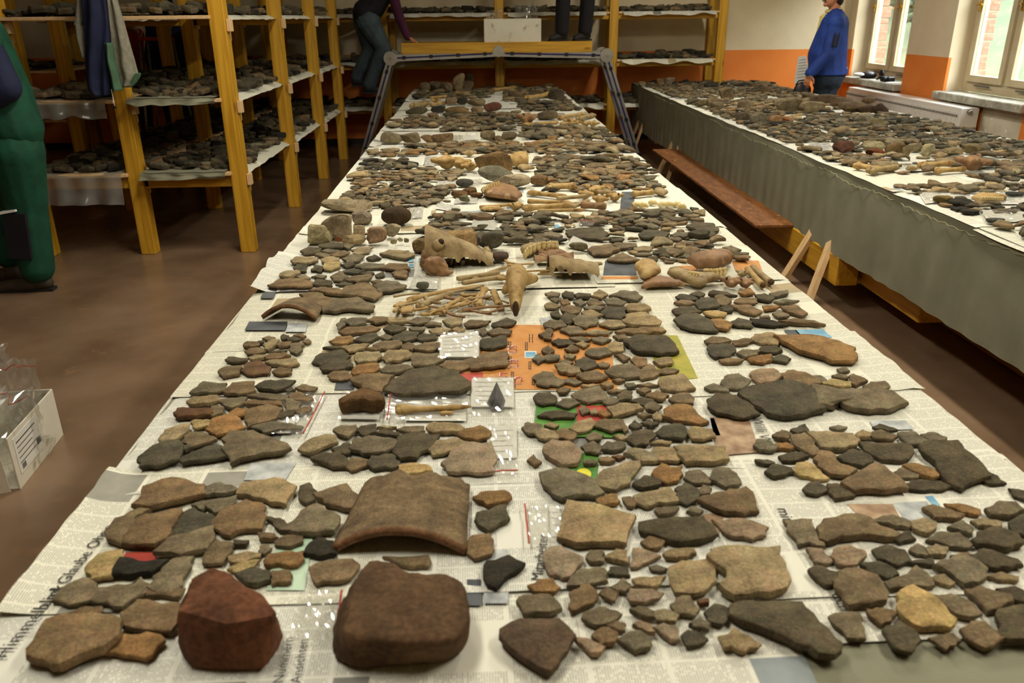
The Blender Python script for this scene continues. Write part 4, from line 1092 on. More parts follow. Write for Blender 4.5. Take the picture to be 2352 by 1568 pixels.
BLK['G'] = (1150, 600, S3, '''g 310 230 350 205 410 225 400 255 330 255
d 425 230 450 205 500 220 495 265 440 255
d 505 240 540 220 620 225 610 265 530 265
t 630 250 680 195 740 240 700 270
g 760 240 830 200 930 205 975 260 940 290 830 260
g 720 270 780 250 865 290 830 315 740 305
b 600 290 650 260 720 310 670 320 610 315
g 505 285 560 260 590 300 550 320
b 410 270 460 260 480 300 430 315
t 305 310 340 285 415 310 380 335 320 335
g 345 265 380 250 415 265 380 290
b 420 330 470 305 555 330 540 370 480 380 430 360
g 580 330 640 305 720 320 690 350 610 350
d 700 360 730 310 850 320 875 390 830 410 740 400
t 865 320 900 290 990 295 1035 345 950 365 880 355
t 560 360 620 335 710 380 650 395 580 385
d 345 360 400 330 410 400 360 390
d 415 390 450 355 520 380 470 445 420 420
g 500 410 540 375 660 385 670 430 590 470 520 455
t 685 440 740 405 830 415 860 460 760 475
t 850 420 900 360 1010 360 1100 440 1090 465 950 465 870 450
g 300 440 340 410 430 410 450 460 370 480 310 470
b 265 520 340 460 360 480 350 560 300 550
g 415 480 470 445 540 455 590 520 480 520
d 355 570 400 535 480 545 510 590 400 600
t 590 495 650 470 770 490 740 520 620 520
b 805 490 900 460 1100 460 1130 500 960 515 830 510
d 870 550 940 515 1130 520 1180 560 1220 640 1150 660 960 655 910 620
g 480 530 560 520 620 550 560 570
g 630 530 700 520 760 550 700 580 640 560
b 780 520 860 505 880 550 820 555
t 520 570 570 555 615 580 570 610
b 445 620 490 580 540 625 480 640
t 730 600 790 555 860 580 850 630 780 640
g 590 640 630 600 720 595 765 650 680 680 610 665
b 285 630 330 585 370 620 340 660
g 220 680 260 640 310 690 260 720
g 300 680 340 640 405 650 400 695 320 705
t 440 660 480 640 520 665 500 690 450 690
g 410 690 450 680 500 700 470 730 420 715
d 520 690 570 665 650 685 660 730 580 770 525 740
g 670 715 710 695 755 720 740 745 690 745
b 790 650 840 640 895 680 850 705
b 900 690 940 655 1010 670 1010 730 940 745
t 1060 700 1110 670 1180 665 1185 725 1110 740
g 730 770 800 720 900 710 960 750 960 810 860 825 770 810
b 960 770 1030 715 1100 770 1060 815 980 830
b 1095 760 1150 735 1230 770 1200 790 1110 790
t 1100 840 1130 800 1260 785 1300 840 1340 900 1230 920 1120 900
t 380 720 440 710 540 745 550 790 470 800 400 770
g 230 800 290 760 360 770 370 830 330 880 250 860
b 530 800 590 770 650 755 735 810 690 840 600 850
g 330 830 380 800 440 840 400 880 340 870
g 435 820 480 810 560 845 510 870 450 850
t 560 870 640 845 680 860 610 885
t 690 860 740 835 780 870 740 890
b 775 820 830 810 860 840 810 850
b 390 900 430 870 480 880 450 925 400 925
g 500 930 560 890 680 870 725 920 720 980 600 995 520 965
d 230 950 260 910 340 905 385 950 370 1000 290 1010 240 980
g 390 1000 430 950 510 950 545 990 470 1030
d 265 1080 310 1040 400 1030 520 1060 500 1100 360 1105
g 705 980 760 940 820 960 800 1000 740 1010
g 810 930 850 895 910 900 900 970 830 975
b 740 900 800 880 850 890 830 920 760 925
g 860 850 920 840 945 870 890 890
b 950 860 1020 840 1090 870 1030 880
b 945 900 1000 870 1040 900 1000 930
d 905 970 990 940 1060 970 1000 1010
b 1010 930 1080 895 1160 940 1120 975 1040 960
b 1170 970 1210 920 1300 915 1335 960 1330 1000 1230 1000
o 1125 1090 1170 1010 1270 990 1340 1030 1430 1130 1370 1145 1260 1130
t 745 1010 830 985 950 990 980 1030 900 1060 790 1095
g 1000 1010 1050 970 1115 1010 1090 1050 1010 1040
b 950 1070 1010 1045 1050 1080 990 1100
t 1050 1080 1080 1040 1130 1070 1110 1120 1060 1115
d 975 1130 1030 1095 1090 1130 1040 1160
g 545 1030 580 1000 620 1040 570 1075
o 670 1050 710 1020 760 1080 720 1095
t 620 1040 660 1020 670 1070 630 1075
t 480 1170 520 1120 620 1090 655 1140 620 1180 540 1200
b 650 1130 720 1100 840 1100 850 1160 770 1200 670 1160
g 150 1160 190 1115 280 1130 290 1190 200 1210
t 305 1140 340 1115 400 1140 370 1170
t 245 1200 290 1160 370 1180 395 1240 310 1250 260 1230
b 380 1180 450 1155 520 1210 500 1250 400 1235
g 590 1230 640 1180 710 1210 690 1250 620 1260
b 840 1170 860 1120 885 1170 860 1210
d 890 1150 930 1100 980 1160 930 1180
d 880 1250 920 1180 1040 1170 1070 1210 1020 1280 940 1290
d 1080 1200 1130 1140 1240 1130 1290 1190 1260 1250 1130 1245
t 1290 1190 1320 1155 1460 1160 1480 1230 1400 1255 1320 1245
t 780 1210 820 1195 880 1230 840 1260
t 1040 1275 1090 1235 1180 1250 1170 1280
g 700 1300 740 1250 840 1250 860 1290 800 1330 710 1330
t 860 1330 890 1290 980 1300 1060 1340 1085 1400 980 1410 930 1370
t 1055 1310 1080 1285 1210 1290 1240 1370 1220 1405 1080 1400
t 1215 1280 1330 1275 1540 1290 1565 1400 1470 1425 1290 1425 1240 1360
p 305 1280 360 1240 470 1250 550 1320 520 1420 420 1430 360 1390 310 1350
g 560 1290 640 1250 700 1290 680 1350 590 1340
g 575 1390 620 1370 665 1390 650 1420 590 1420
b 680 1370 740 1350 790 1390 740 1410 690 1405
r 770 1360 810 1340 860 1365 820 1385
b 185 1390 230 1340 280 1410 230 1430''')
BLK['H'] = (1550, 700, S3, '''d 5 110 60 70 150 65 230 110 260 170 290 195 150 190 40 160
o 240 110 320 95 390 140 370 190 300 180
d 385 130 440 90 520 110 535 165 440 160
k 530 95 640 100 780 150 690 160 560 145
b 730 110 830 95 960 110 1030 155 900 145 800 130
y 200 50 260 40 355 60 340 95 240 90
b 390 0 520 0 600 60 560 80 450 50
d 320 20 400 20 400 50 340 55
o 610 10 730 5 700 35 620 50
g 680 60 740 40 790 90 720 100
b 740 10 830 0 915 70 880 90 790 60
g 590 80 650 70 660 100 600 105
b 210 260 260 220 340 225 385 265 300 290 230 285
d 230 300 260 270 380 270 415 320 380 370 280 380 240 340
b 405 250 480 230 560 250 500 285 420 290
t 540 250 560 200 680 195 735 240 710 290 600 280
g 430 340 470 310 580 310 570 360 490 380
d 585 320 610 285 700 285 740 330 680 350 600 345
b 310 380 370 365 470 380 440 415 330 415
o 510 390 590 350 660 340 670 400 620 420 530 415
d 670 370 740 345 800 380 770 415 690 400
o 715 220 800 215 960 210 1080 240 1170 280 1230 310 1240 370 1220 415 1080 415 960 370 870 340 800 280
g 210 580 270 545 370 580 370 615 250 610
g 330 530 370 485 440 480 520 530 470 590 400 595 340 570
p 525 480 560 450 680 445 730 500 690 545 600 560 540 520
b 735 480 820 455 900 470 960 510 1000 560 900 580 800 550
g 940 490 1010 490 1050 530 1010 560
g 1125 450 1190 430 1210 470 1150 485
g 1090 490 1150 475 1200 505 1180 525 1110 515
y 1030 540 1100 515 1215 545 1215 585 1130 590 1040 570
b 1210 500 1240 480 1330 540 1260 575 1220 560
g 1310 570 1360 530 1450 525 1485 570 1430 610 1330 600
d 470 620 560 570 760 530 900 560 980 600 1010 700 1025 745 900 780 740 790 650 770 570 710
g 980 560 1140 590 1320 580 1490 590 1540 640 1590 690 1500 735 1350 755 1240 740 1150 690 1110 730 1020 715 1010 640
d 235 660 290 615 380 615 500 680 575 770 460 800 300 770 240 720
g 550 980 570 930 640 930 710 1000 660 1030 590 1020
b 680 910 740 865 800 890 790 950 720 940
d 805 880 900 825 930 890 860 905
o 700 960 770 950 825 990 800 1015 720 1010
b 810 920 900 890 965 960 990 1030 950 1055 870 1010 820 970
t 930 875 1060 875 1220 895 1270 950 1250 1000 1130 1020 1020 1010 980 930
g 1075 850 1130 830 1190 855 1160 880 1100 875
t 1255 900 1300 870 1355 890 1350 930 1280 940
b 1360 890 1430 865 1540 920 1500 950 1380 940
d 1375 850 1420 825 1540 880 1480 890
g 1550 890 1640 870 1750 950 1720 980 1620 985
g 1710 900 1790 880 1880 930 1850 960 1770 960
d 725 1060 780 1030 870 1020 920 1070 850 1100 750 1100
d 560 1070 640 1070 690 1100 650 1120 590 1110
d 630 1170 690 1100 800 1130 820 1170 690 1210
y 825 1160 850 1100 920 1090 1000 1150 1060 1215 970 1220 870 1200
b 970 1080 1020 1020 1080 1030 1150 1130 1250 1160 1200 1205 1080 1200 1000 1140
d 1130 1060 1240 1000 1340 1040 1370 1100 1300 1140 1180 1110
d 1290 950 1480 960 1620 970 1630 1060 1560 1100 1440 1090 1370 1050
b 1170 1260 1280 1170 1390 1100 1450 1130 1540 1220 1600 1310 1480 1320 1260 1325
d 1060 1240 1120 1235 1190 1270 1240 1340 1110 1360 1070 1310
d 890 1290 940 1230 1000 1220 1050 1300 980 1335 910 1320
g 1525 1160 1580 1130 1690 1180 1680 1215 1570 1210
o 1590 1110 1660 1095 1770 1130 1845 1190 1780 1215 1680 1180
d 1590 1240 1690 1215 1820 1220 1910 1265 1820 1300 1650 1295
d 1710 990 1800 960 1960 960 2040 1050 2150 1180 2170 1220 2080 1240 1990 1290 1900 1250 1820 1110
d 2090 1190 2160 1150 2290 1250 2180 1255''')
BLK['I'] = (550, 420, S33, '''b 470 850 600 840 720 900 690 950 600 990 540 930
g 655 995 720 900 900 885 1020 960 1010 1000 850 985 740 1005
b 540 830 620 800 780 830 760 870 640 855
b 770 870 830 790 960 760 1060 800 1080 860 1020 910 900 880
g 1030 800 1130 750 1270 790 1240 820 1080 860
b 230 800 300 740 450 730 555 760 540 810 300 815
t 310 720 340 680 440 670 460 700 380 740
t 440 720 500 705 545 730 480 750
g 555 730 600 700 665 710 650 740
d 560 790 600 740 690 750 705 800 620 800
g 700 730 760 680 830 720 780 760 720 760
b 820 760 860 720 1000 705 1000 740 900 780
d 740 790 800 760 870 780 820 800
b 1170 700 1230 650 1290 690 1270 740 1190 730
b 1090 660 1150 620 1280 620 1300 670 1200 690
g 890 650 960 610 1100 620 1120 660 980 670
y 645 650 660 605 760 605 765 650 700 680 650 675
d 550 680 570 630 640 640 630 690
d 415 660 440 620 520 630 510 690 450 690
t 400 610 440 570 590 570 595 605 500 635 420 630
t 630 590 690 560 760 580 740 620 640 620
g 790 590 850 550 950 560 920 610 830 620
d 470 530 530 495 620 500 600 540 500 560
g 580 560 620 530 700 560 650 590
b 700 550 760 520 840 530 800 570 720 575
d 610 490 690 455 790 470 780 510 650 510
g 630 530 680 505 770 520 700 550
t 860 520 930 490 1020 490 990 540 910 555
t 1085 550 1150 515 1290 520 1335 555 1270 595 1180 580
d 975 590 1030 550 1080 590 1010 600
d 780 690 840 660 960 680 900 710
d 1040 710 1100 680 1110 720 1060 735
b 1010 760 1070 735 1100 770 1060 790
g 790 480 830 465 870 490 830 515
d 780 640 860 600 900 640 820 660
d 930 700 1000 670 1030 700 970 720''')
BLK['K'] = (1250, 420, S33, '''d 1010 880 1060 850 1130 860 1170 900 1100 910 1030 900
d 1120 860 1190 830 1230 860 1190 890
b 1000 920 1050 890 1120 900 1160 940 1080 950
d 1165 940 1200 880 1300 890 1335 960 1250 975 1190 975
d 1265 860 1300 820 1400 840 1470 880 1350 880
b 1310 870 1370 860 1430 900 1390 950 1330 940
d 1345 970 1400 930 1460 960 1420 990 1360 990
b 1460 920 1500 880 1620 880 1630 930 1540 935
d 1620 860 1690 845 1760 890 1720 920 1640 905
g 1730 850 1860 825 1865 860 1760 885
g 1765 920 1830 890 1945 910 1900 930 1800 930
d 985 980 1040 945 1150 960 1200 1000 1100 1020 1010 1015
o 1490 850 1560 805 1610 860 1540 875
d 180 360 260 350 420 340 485 400 440 450 330 440 200 420
b 340 520 400 480 500 470 570 520 480 570 380 570
b 490 600 600 535 725 610 640 620 540 615
g 520 480 570 455 700 460 700 500 590 520
d 730 400 800 360 950 380 930 430 800 440 740 430
g 970 410 1020 380 1110 385 1110 425 1000 430
d 1100 340 1150 300 1290 310 1330 370 1280 400 1170 370
d 1135 390 1200 370 1310 390 1280 425 1150 415
g 1370 500 1430 480 1505 520 1450 545
t 690 500 760 485 835 490 800 530 720 535''')
PLACE = dict(A='the corner patch beside the red block', B='the patch around the big curved rim', C='the patch beside the upright printed headline', D='the crowded patch at the front edge',
             E='the patch opposite the floor box', F='the patch left of the orange advert', G='the patch right of the orange advert', H='the patch along the aisle edge',
             I='the patch below the grey stones', K='the patch around the jaw bones')
SH = []                                                     # block, colour key, pixel outline, area
for bk, (ox, oy, s, txt) in BLK.items():
    for ln in txt.split('\n'):
        q = ln.split(); v = list(map(float, q[1:])); P = [(ox+v[i]/s, oy+v[i+1]/s) for i in range(0, len(v), 2)]
        a = abs(sum(P[i-1][0]*P[i][1]-P[i][0]*P[i-1][1] for i in range(len(P))))/2
        SH.append([bk, q[0], P, a])
order = sorted(range(len(SH)), key=lambda i: -SH[i][3]); BIG = set(order[:300])
rng = random.Random(11)
SZ = TZ+.0065                                               # what lies on the newspapers rests here
def to_table(P, t, z=SZ):
    """picture outline (face plus front side) -> outline of the upper face at height z+t"""
    ys = [p[1] for p in P]; y0, y1 = min(ys), max(ys); xc = sum(p[0] for p in P)/len(P)
    a = at(xc, y1, z=z); b = pj((a[0], a[1], z+t)); tp = y1-b[1]
    tp = min(tp, .45*(y1-y0))
    out = []
    for x, y in P:
        f = (y-y0)/max(1e-6, y1-y0); f = f*f*(3-2*f)
        w = at(x, y-tp*f, z=z+t); out.append((w[0], w[1]))
    return out
def colj(k, rng, j=.14):
    c = [q*.95 for q in lin(PAL[k])]; f = 1+rng.uniform(-j, j); h = rng.uniform(-.06, .06)
    return (c[0]*f*(1+h), c[1]*f, c[2]*f*(1-h))
rest = MB()
rows = {}
for bk in BLK:
    idx = [i for i in range(len(SH)) if SH[i][0] == bk and i in BIG]
    cy = {i: sum(p[1] for p in SH[i][2])/len(SH[i][2]) for i in idx}; cx = {i: sum(p[0] for p in SH[i][2])/len(SH[i][2]) for i in idx}
    idx.sort(key=lambda i: -cy[i]); R = []
    nrow = max(1, round(len(idx)/8)); per = math.ceil(len(idx)/nrow) if idx else 1
    for r in range(0, len(idx), per):
        for k, i in enumerate(sorted(idx[r:r+per], key=lambda i: cx[i])): rows[i] = (r//per, k)
ORD = ['first', 'second', 'third', 'fourth', 'fifth', 'sixth', 'seventh', 'eighth', 'ninth', 'tenth', 'eleventh', 'twelfth']
for i, (bk, ck, P, a) in enumerate(SH):
    d_ = np.linalg.norm(at(P[0][0], P[0][1], z=SZ)-_C)
    size = math.sqrt(a)*d_/CAMF
    t = min(.02, max(.008, .11*size+.005))*rng.uniform(.85, 1.2)
    mx_, my_ = sum(p[0] for p in P)/len(P), sum(p[1] for p in P)/len(P); P = [(mx_+(x-mx_)*1.1, my_+(y-my_)*1.1) for x, y in P]
    W_ = to_table(P, t); col = colj(ck, rng)
    cur = rng.choice([0, 0, .04, .07])*size*rng.uniform(.5, 1)
    tl = (rng.uniform(-.03, .03), rng.uniform(-.03, .03))
    if i in BIG:
        c = (sum(p[0] for p in W_)/len(W_), sum(p[1] for p in W_)/len(W_), SZ)
        m = MB(); sherd_shape(m, W_, SZ, t, col, rng, max(14, min(30, int(10+size*150))), cur, tl)
        o = m.build('pottery_sherd', 'fired_clay', None, c)
        r, k = rows[i]; sz = 'large' if a > 5200 else ('small' if a < 1300 else '')
        n = len(P); asp = (max(p[0] for p in P)-min(p[0] for p in P))/max(1, max(p[1] for p in P)-min(p[1] for p in P))
        lab = '%s%s sherd, %s in row %s of %s' % (sz+' ' if sz else '', PALN[ck], ORD[k], ['one', 'two', 'three', 'four', 'five', 'six', 'seven', 'eight', 'nine', 'ten', 'eleven', 'twelve'][r], PLACE[bk])
        tag(o, lab, 'pottery sherd', 'pottery sherds on the middle table')
    else:
        sherd_shape(rest, W_, SZ, t, col, rng, 12, cur, tl)
# ------------------------------------------------------------------ stones
OCC = []                                                    # occupied discs on the tables: x, y, r
def hull_rock(center, w, d, h, col, seed, box=.5, sub=3, facets=5, rough=.05, roty=0.):
    rr = random.Random(seed)
    bm = bmesh.new(); bmesh.ops.create_icosphere(bm, subdivisions=sub, radius=1)
    pl = []
    for k in range(facets):
        n = Vector((rr.gauss(0, 1), rr.gauss(0, 1), rr.gauss(.2, .8))).normalized(); pl.append((n, rr.uniform(.55, .85)))
    o_ = Vector((rr.uniform(0, 99), rr.uniform(0, 99), 0))
    for v in bm.verts:
        p = v.co.copy(); e = 1-box*.75
        p = Vector([math.copysign(abs(c)**e, c) for c in p])
        for n, t in pl:
            q = p.dot(n)
            if q > t: p -= n*(q-t)*.92
        p *= 1+rough*1.6*mnoise.noise(p*1.3+o_)+rough*mnoise.noise(p*3+o_)+rough*.5*mnoise.noise(p*7+o_)
        v.co = p
    xs = [[min(v.co[i] for v in bm.verts), max(v.co[i] for v in bm.verts)] for i in range(3)]
    for v in bm.verts:
        v.co = Vector(((v.co.x-sum(xs[0])/2)/(xs[0][1]-xs[0][0])*w, (v.co.y-sum(xs[1])/2)/(xs[1][1]-xs[1][0])*d, (v.co.z-xs[2][0])/(xs[2][1]-xs[2][0])*h))
        if roty: v.co = Matrix.Rotation(roty, 3, 'Z') @ v.co
        v.co.z = max(v.co.z, h*.03)
    me = bpy.data.meshes.new('stone'); bm.to_mesh(me); bm.free()
    c = lin(col); a = me.color_attributes.new('Col', 'FLOAT_COLOR', 'POINT')
    cs = []
    for v in me.vertices:
        f = 1+.25*mnoise.noise(v.co*25+o_); cs += [c[0]*f, c[1]*f, c[2]*f, 1]
    a.data.foreach_set('color', np.array(cs, dtype=np.float32))
    for p in me.polygons: p.use_smooth = facets < 3
    return me
def stone(x0, x1, yt, yb, col, lab, seed, dr=.8, box=.5, facets=6, rough=.05, z=SZ, cat='stone', name='stone', grp=None, sub=3, roty=0.):
    xc = (x0+x1)/2; f = at(xc, yb, z=z); dist = np.dot(f-_C, _fw); w = (x1-x0)*dist/CAMF; d = w*dr
    cy = f[1]+d*.42; cx = at(xc, yb, Y=cy)[0]
    h = at(xc, yt, Y=cy+d*(.1+.32*box))[2]-z; h = min(max(h, .22*w), 1.6*w)
    me = hull_rock(None, w, d, h, col, seed, box, sub, facets, rough, roty)
    o = link(name, me, 'rock'); o.location = (cx, cy, z)
    tag(o, lab, cat, grp); OCC.append((cx, cy, max(w, d)*.46))
    return o
def loft_rock(top, bot, h, col, lab, seed, rough=.006, crisp=False):
    """block given by the outline of its upper face and of its foot"""
    rr = random.Random(seed); n = 56
    T_ = [at(x, y, z=SZ+h) for x, y in top]; B_ = [at(x, y, z=SZ) for x, y in bot]
    c = np.mean(T_+B_, axis=0); c[2] = SZ
    def polar(P):
        P = [(p[0]-c[0], p[1]-c[1]) for p in P]; out = []
        for k in range(n):
            a = 2*math.pi*k/n; d = (math.cos(a), math.sin(a)); best = .01
            for i in range(len(P)):
                (x1, y1), (x2, y2) = P[i-1], P[i]; ex, ey = x2-x1, y2-y1; den = d[0]*ey-d[1]*ex
                if abs(den) < 1e-12: continue
                t = (x1*ey-y1*ex)/den; s = (x1*d[1]-y1*d[0])/den
                if t > 0 and -1e-6 <= s <= 1+1e-6: best = max(best, t)
            out.append(best)
        return out if crisp else [(out[k-1]+2*out[k]+out[(k+1) % n])/4 for k in range(n)]
    rt_, rb_ = polar(T_), polar(B_); rings = []
    for z, f, s in ((0, 0, .93), (.06, .05, .98), (.2, .15, 1.01), (.4, .35, 1.02), (.6, .55, 1.02), (.8, .8, 1.01), (.95, .97, .995 if crisp else .985), (1., 1., .97 if crisp else .93), (1.03, 1, .75), (1.05, 1, .5), (1.06, 1, .25)):
        rings.append([((rb_[k]*(1-f)+rt_[k]*f)*s, z*h) for k in range(n)])
    vs, cs, F = [], [], []; o_ = Vector((seed*7.1, 0, 0)); cl = lin(col)
    for R in rings:
        for k, (r, z) in enumerate(R):
            a = 2*math.pi*k/n; p = Vector((r*math.cos(a), r*math.sin(a), z)); nz = mnoise.noise(p*14+o_)+.6*mnoise.noise(p*38+o_)+.35*mnoise.noise(p*90+o_)
            q = p*(1+nz*rough/.1); q.z = max(0, z+nz*rough*(1 if z > .01 else 0)); vs.append(q+Vector(c))
            g = 1+.3*mnoise.noise(p*20+o_); cs.append((cl[0]*g, cl[1]*g, cl[2]*g))
    M_ = len(rings)
    for j in range(M_-1):
        for k in range(n): F.append((j*n+k, j*n+(k+1) % n, (j+1)*n+(k+1) % n, (j+1)*n+k))
    F += [tuple(range(n-1, -1, -1)), tuple((M_-1)*n+k for k in range(n))]
    o = MB().add(vs, F, cs, not crisp).build('stone', 'rock', None, tuple(c)); tag(o, lab, 'stone'); OCC.append((c[0], c[1], .1)); return o
loft_rock([(441, 1325), (490, 1304), (530, 1315), (565, 1350), (607, 1368), (632, 1398), (640, 1412), (583, 1424), (517, 1434), (455, 1414), (408, 1404)],
          [(406, 1500), (432, 1535), (500, 1542), (613, 1540), (634, 1510), (657, 1465), (648, 1430), (560, 1380), (470, 1380), (410, 1440)], .082, '5f3b25', 'big red-brown angular stone block at the front of the table', 1, .005, True)
loft_rock([(826, 1296), (849, 1279), (882, 1282), (935, 1309), (1015, 1312), (1055, 1329), (1071, 1355), (1076, 1402), (1074, 1441), (1041, 1471), (942, 1474), (849, 1468), (776, 1458), (796, 1398), (809, 1332)],
          [(756, 1481), (760, 1501), (783, 1524), (822, 1539), (915, 1531), (1028, 1521), (1061, 1504), (1076, 1478), (1080, 1440), (1065, 1380), (940, 1340), (840, 1345), (790, 1400)], .062, '523d28', 'biggest brown rounded stone block at the front of the table', 2, .006)
G1 = 'stones piled at the left table edge'
for i, (a, b, c, d, col, lab, dr, bx, fc) in enumerate((
    (738, 857, 452, 491, '81735a', 'long flat grey stone slab on top of the left edge stones', .5, .8, 5), (739, 812, 486, 550, '7d6e55', 'large grey-brown stone under the long slab', .8, .7, 6), (811, 856, 481, 517, '776a58', 'squarish grey stone right of the large one below the slab', .8, .7, 6),
    (709, 765, 513, 563, '8a7f5c', 'pale greenish angular stone at the table edge', .9, .5, 7), (812, 840, 516, 541, '7d6c50', 'small cube-like brown stone between grey stones', .9, .8, 5), (841, 890, 519, 563, '8a7055', 'pinkish rough stone in front of the small cube', .8, .5, 6),
    (886, 923, 512, 547, '8c7f63', 'pale triangular stone beside the dark cobble', .7, .2, 7), (787, 842, 538, 563, '83714f', 'low oblong tan stone in front of the large grey one', .6, .5, 5), (768, 788, 542, 556, '6d4426', 'tiny red stone in front of the large grey one', .8, .4, 4))):
    stone(a, b, c, d, col, lab, 20+i, dr, bx, fc, .06, grp=G1)
stone(877, 947, 473, 521, '3d2f1d', 'smooth dark brown egg-shaped cobble on newspaper', 40, .8, .12, 0, .02)
for i, (a, b, c, d, col, lab, dr, bx, fc) in enumerate((
    (1018, 1100, 526, 582, '8c7049', 'tan block of stone behind the big skull fragment', .7, .8, 5), (1098, 1158, 526, 580, '514b3c', 'dark grey block of stone beside the tan one', .8, .85, 4), (948, 1002, 545, 583, '6d5836', 'brown stone wedged left of the big skull fragment', .8, .5, 5),
    (1089, 1178, 342, 403, '6e5736', 'large brown wedge-shaped stone in the middle of the table', .55, .75, 7), (1097, 1180, 379, 421, '6a6552', 'long grey-green pointed stone before the brown wedge', .35, .3, 6), (1128, 1220, 398, 436, '92836a', 'pale speckled stone in front of the grey pointed one', .5, .55, 4),
    (1217, 1258, 400, 427, '6d5537', 'brown smooth stone right of the pale speckled one', .7, .35, 3), (1047, 1088, 410, 430, '3f3d34', 'dark smooth pebble beside a bagged find', .7, .2, 0), (1036, 1075, 436, 455, '5c4327', 'brown lump left of the lower jaw bone', .7, .4, 5), (1062, 1096, 429, 447, '543c22', 'dark brown lump touching the lower jaw bone', .7, .4, 5), (1080, 1110, 440, 455, '66492a', 'small brown lump under the lower jaw bone', .7, .4, 5))):
    stone(a, b, c, d, col, lab, 60+i, dr, bx, fc, .05, grp='stones in the middle of the long table')
far = ((874, 926, 302, 331, '6b5f46', .6), (920, 967, 303, 331, '65573e', .6), (968, 1000, 308, 330, '70583a', .7), (990, 1042, 303, 330, '6d573b', .6), (1103, 1140, 298, 328, '6e6146', .8), (1135, 1160, 310, 328, '5d4d36', .8), (1150, 1188, 302, 327, '574a36', .7),
       (1231, 1282, 252, 277, '5b4f3c', .6), (932, 984, 244, 265, '4b4330', .5), (990, 1024, 242, 260, '332f26', .8), (1020, 1078, 243, 261, '6d5737', .5), (1081, 1111, 243, 260, '756347', .7), (1110, 1154, 234, 258, '5c3a2a', .7), (1023, 1050, 222, 242, '75614a', .8), (1049, 1074, 222, 241, '352f26', .8), (1071, 1116, 226, 244, '6f5f45', .6),
       (1258, 1296, 203, 232, '453b2d', .6), (965, 989, 188, 213, '665843', .8), (987, 1017, 186, 211, '5f523d', .8), (1010, 1040, 188, 213, '675740', .8), (1040, 1069, 168, 211, '7c6a4d', .8), (1055, 1089, 185, 210, '5a4a36', .7), (1071, 1089, 166, 198, '8a7a62', .8), (1115, 1138, 204, 217, '6b5c42', .7), (1167, 1202, 208, 226, '5e4f3a', .7), (1222, 1249, 206, 218, '52442f', .7), (1160, 1185, 189, 203, '5a4b38', .7))
NW = ['leftmost', 'second', 'third', 'fourth', 'fifth', 'sixth', 'seventh', 'eighth', 'ninth', 'tenth']
fr = sorted(range(len(far)), key=lambda i: -far[i][3]); FROW = {}
for q, i in enumerate(fr): FROW.setdefault(0 if far[i][3] > 295 else 1 if far[i][3] > 230 else 2, []).append(i)
for r, ii in FROW.items():
    for k, i in enumerate(sorted(ii, key=lambda i: far[i][0])):
        a, b, c, d, col, dr = far[i]
        nm = {'6b': 'brown-grey', '33': 'black', '35': 'black', '5c': 'reddish'}.get(col[:2], 'brown')
        stone(a, b, c, d, col, '%s stone, %s from the left in the %s stone row of the middle table' % (nm, ORD[k] if k < 12 else 'last', ('nearer', 'middle', 'farthest')[r]), 100+i, dr, .45, 5, .06, grp='stones at the far end of the middle table', sub=2)
rts = ((1864, 1930, 214, 240, '4b3b26'), (1905, 1962, 222, 250, '4d3c27'), (1925, 1990, 232, 262, '54432d'), (1960, 2010, 240, 263, '403020'), (2003, 2038, 236, 264, '3b2b1c'), (1975, 2005, 222, 240, '5e4c34'), (1647, 1686, 199, 232, '5f5038'), (1595, 1632, 226, 246, '6e6045'), (1622, 1660, 222, 250, '6f6046'), (1632, 1662, 232, 254, '665a45'),
       (1772, 1836, 222, 258, '6c5f46'), (1833, 1890, 231, 260, '6e6046'), (1720, 1760, 258, 284, '655c49'), (1764, 1796, 264, 286, '7c5c3c'), (1795, 1822, 268, 281, '865a37'), (1960, 2001, 260, 284, '79715c'), (1688, 1722, 256, 280, '5f5240'), (1726, 1767, 185, 202, '6b5b42'), (1617, 1651, 187, 204, '352f26'), (1912, 1964, 321, 353, '4a2e20'),
       (1982, 2028, 323, 349, '8d8262'), (1988, 2034, 339, 360, '5e3519'), (2031, 2074, 325, 360, '63502f'), (2069, 2088, 337, 361, '6d5c3e'), (2085, 2115, 331, 351, '6a5d42'), (2112, 2147, 328, 361, '938866'), (2164, 2208, 338, 359, '7a6a4a'), (2207, 2257, 328, 357, '70603f'), (1506, 1527, 179, 196, '6b5437'), (1526, 1550, 177, 195, '7f705a'), (1465, 1484, 186, 198, '6e5d45'), (1999, 2032, 272, 292, '6b5f3d'), (1690, 1728, 228, 252, '6a5a45'), (1745, 1772, 196, 214, '5d4b36'), (1842, 1870, 212, 228, '4f412d'), (1560, 1590, 196, 212, '6a5b43'))
for i, (a, b, c, d, col) in enumerate(rts):
    row = 'front' if d > 310 else 'dark heap' if (a > 1860 and d < 270) else 'middle' if d > 240 else 'far'
    k = sorted(q for q in rts if ('front' if q[3] > 310 else 'dark heap' if (q[0] > 1860 and q[3] < 270) else 'middle' if q[3] > 240 else 'far') == row).index(rts[i])
    stone(a, b, c, d, col, 'stone on the window table, %s from the left in the %s' % (ORD[k] if k < 12 else 'last', row if row == 'dark heap' else row+' stone row'), 160+i, .75, .45, 6, .06, grp='stones on the window table', sub=2)

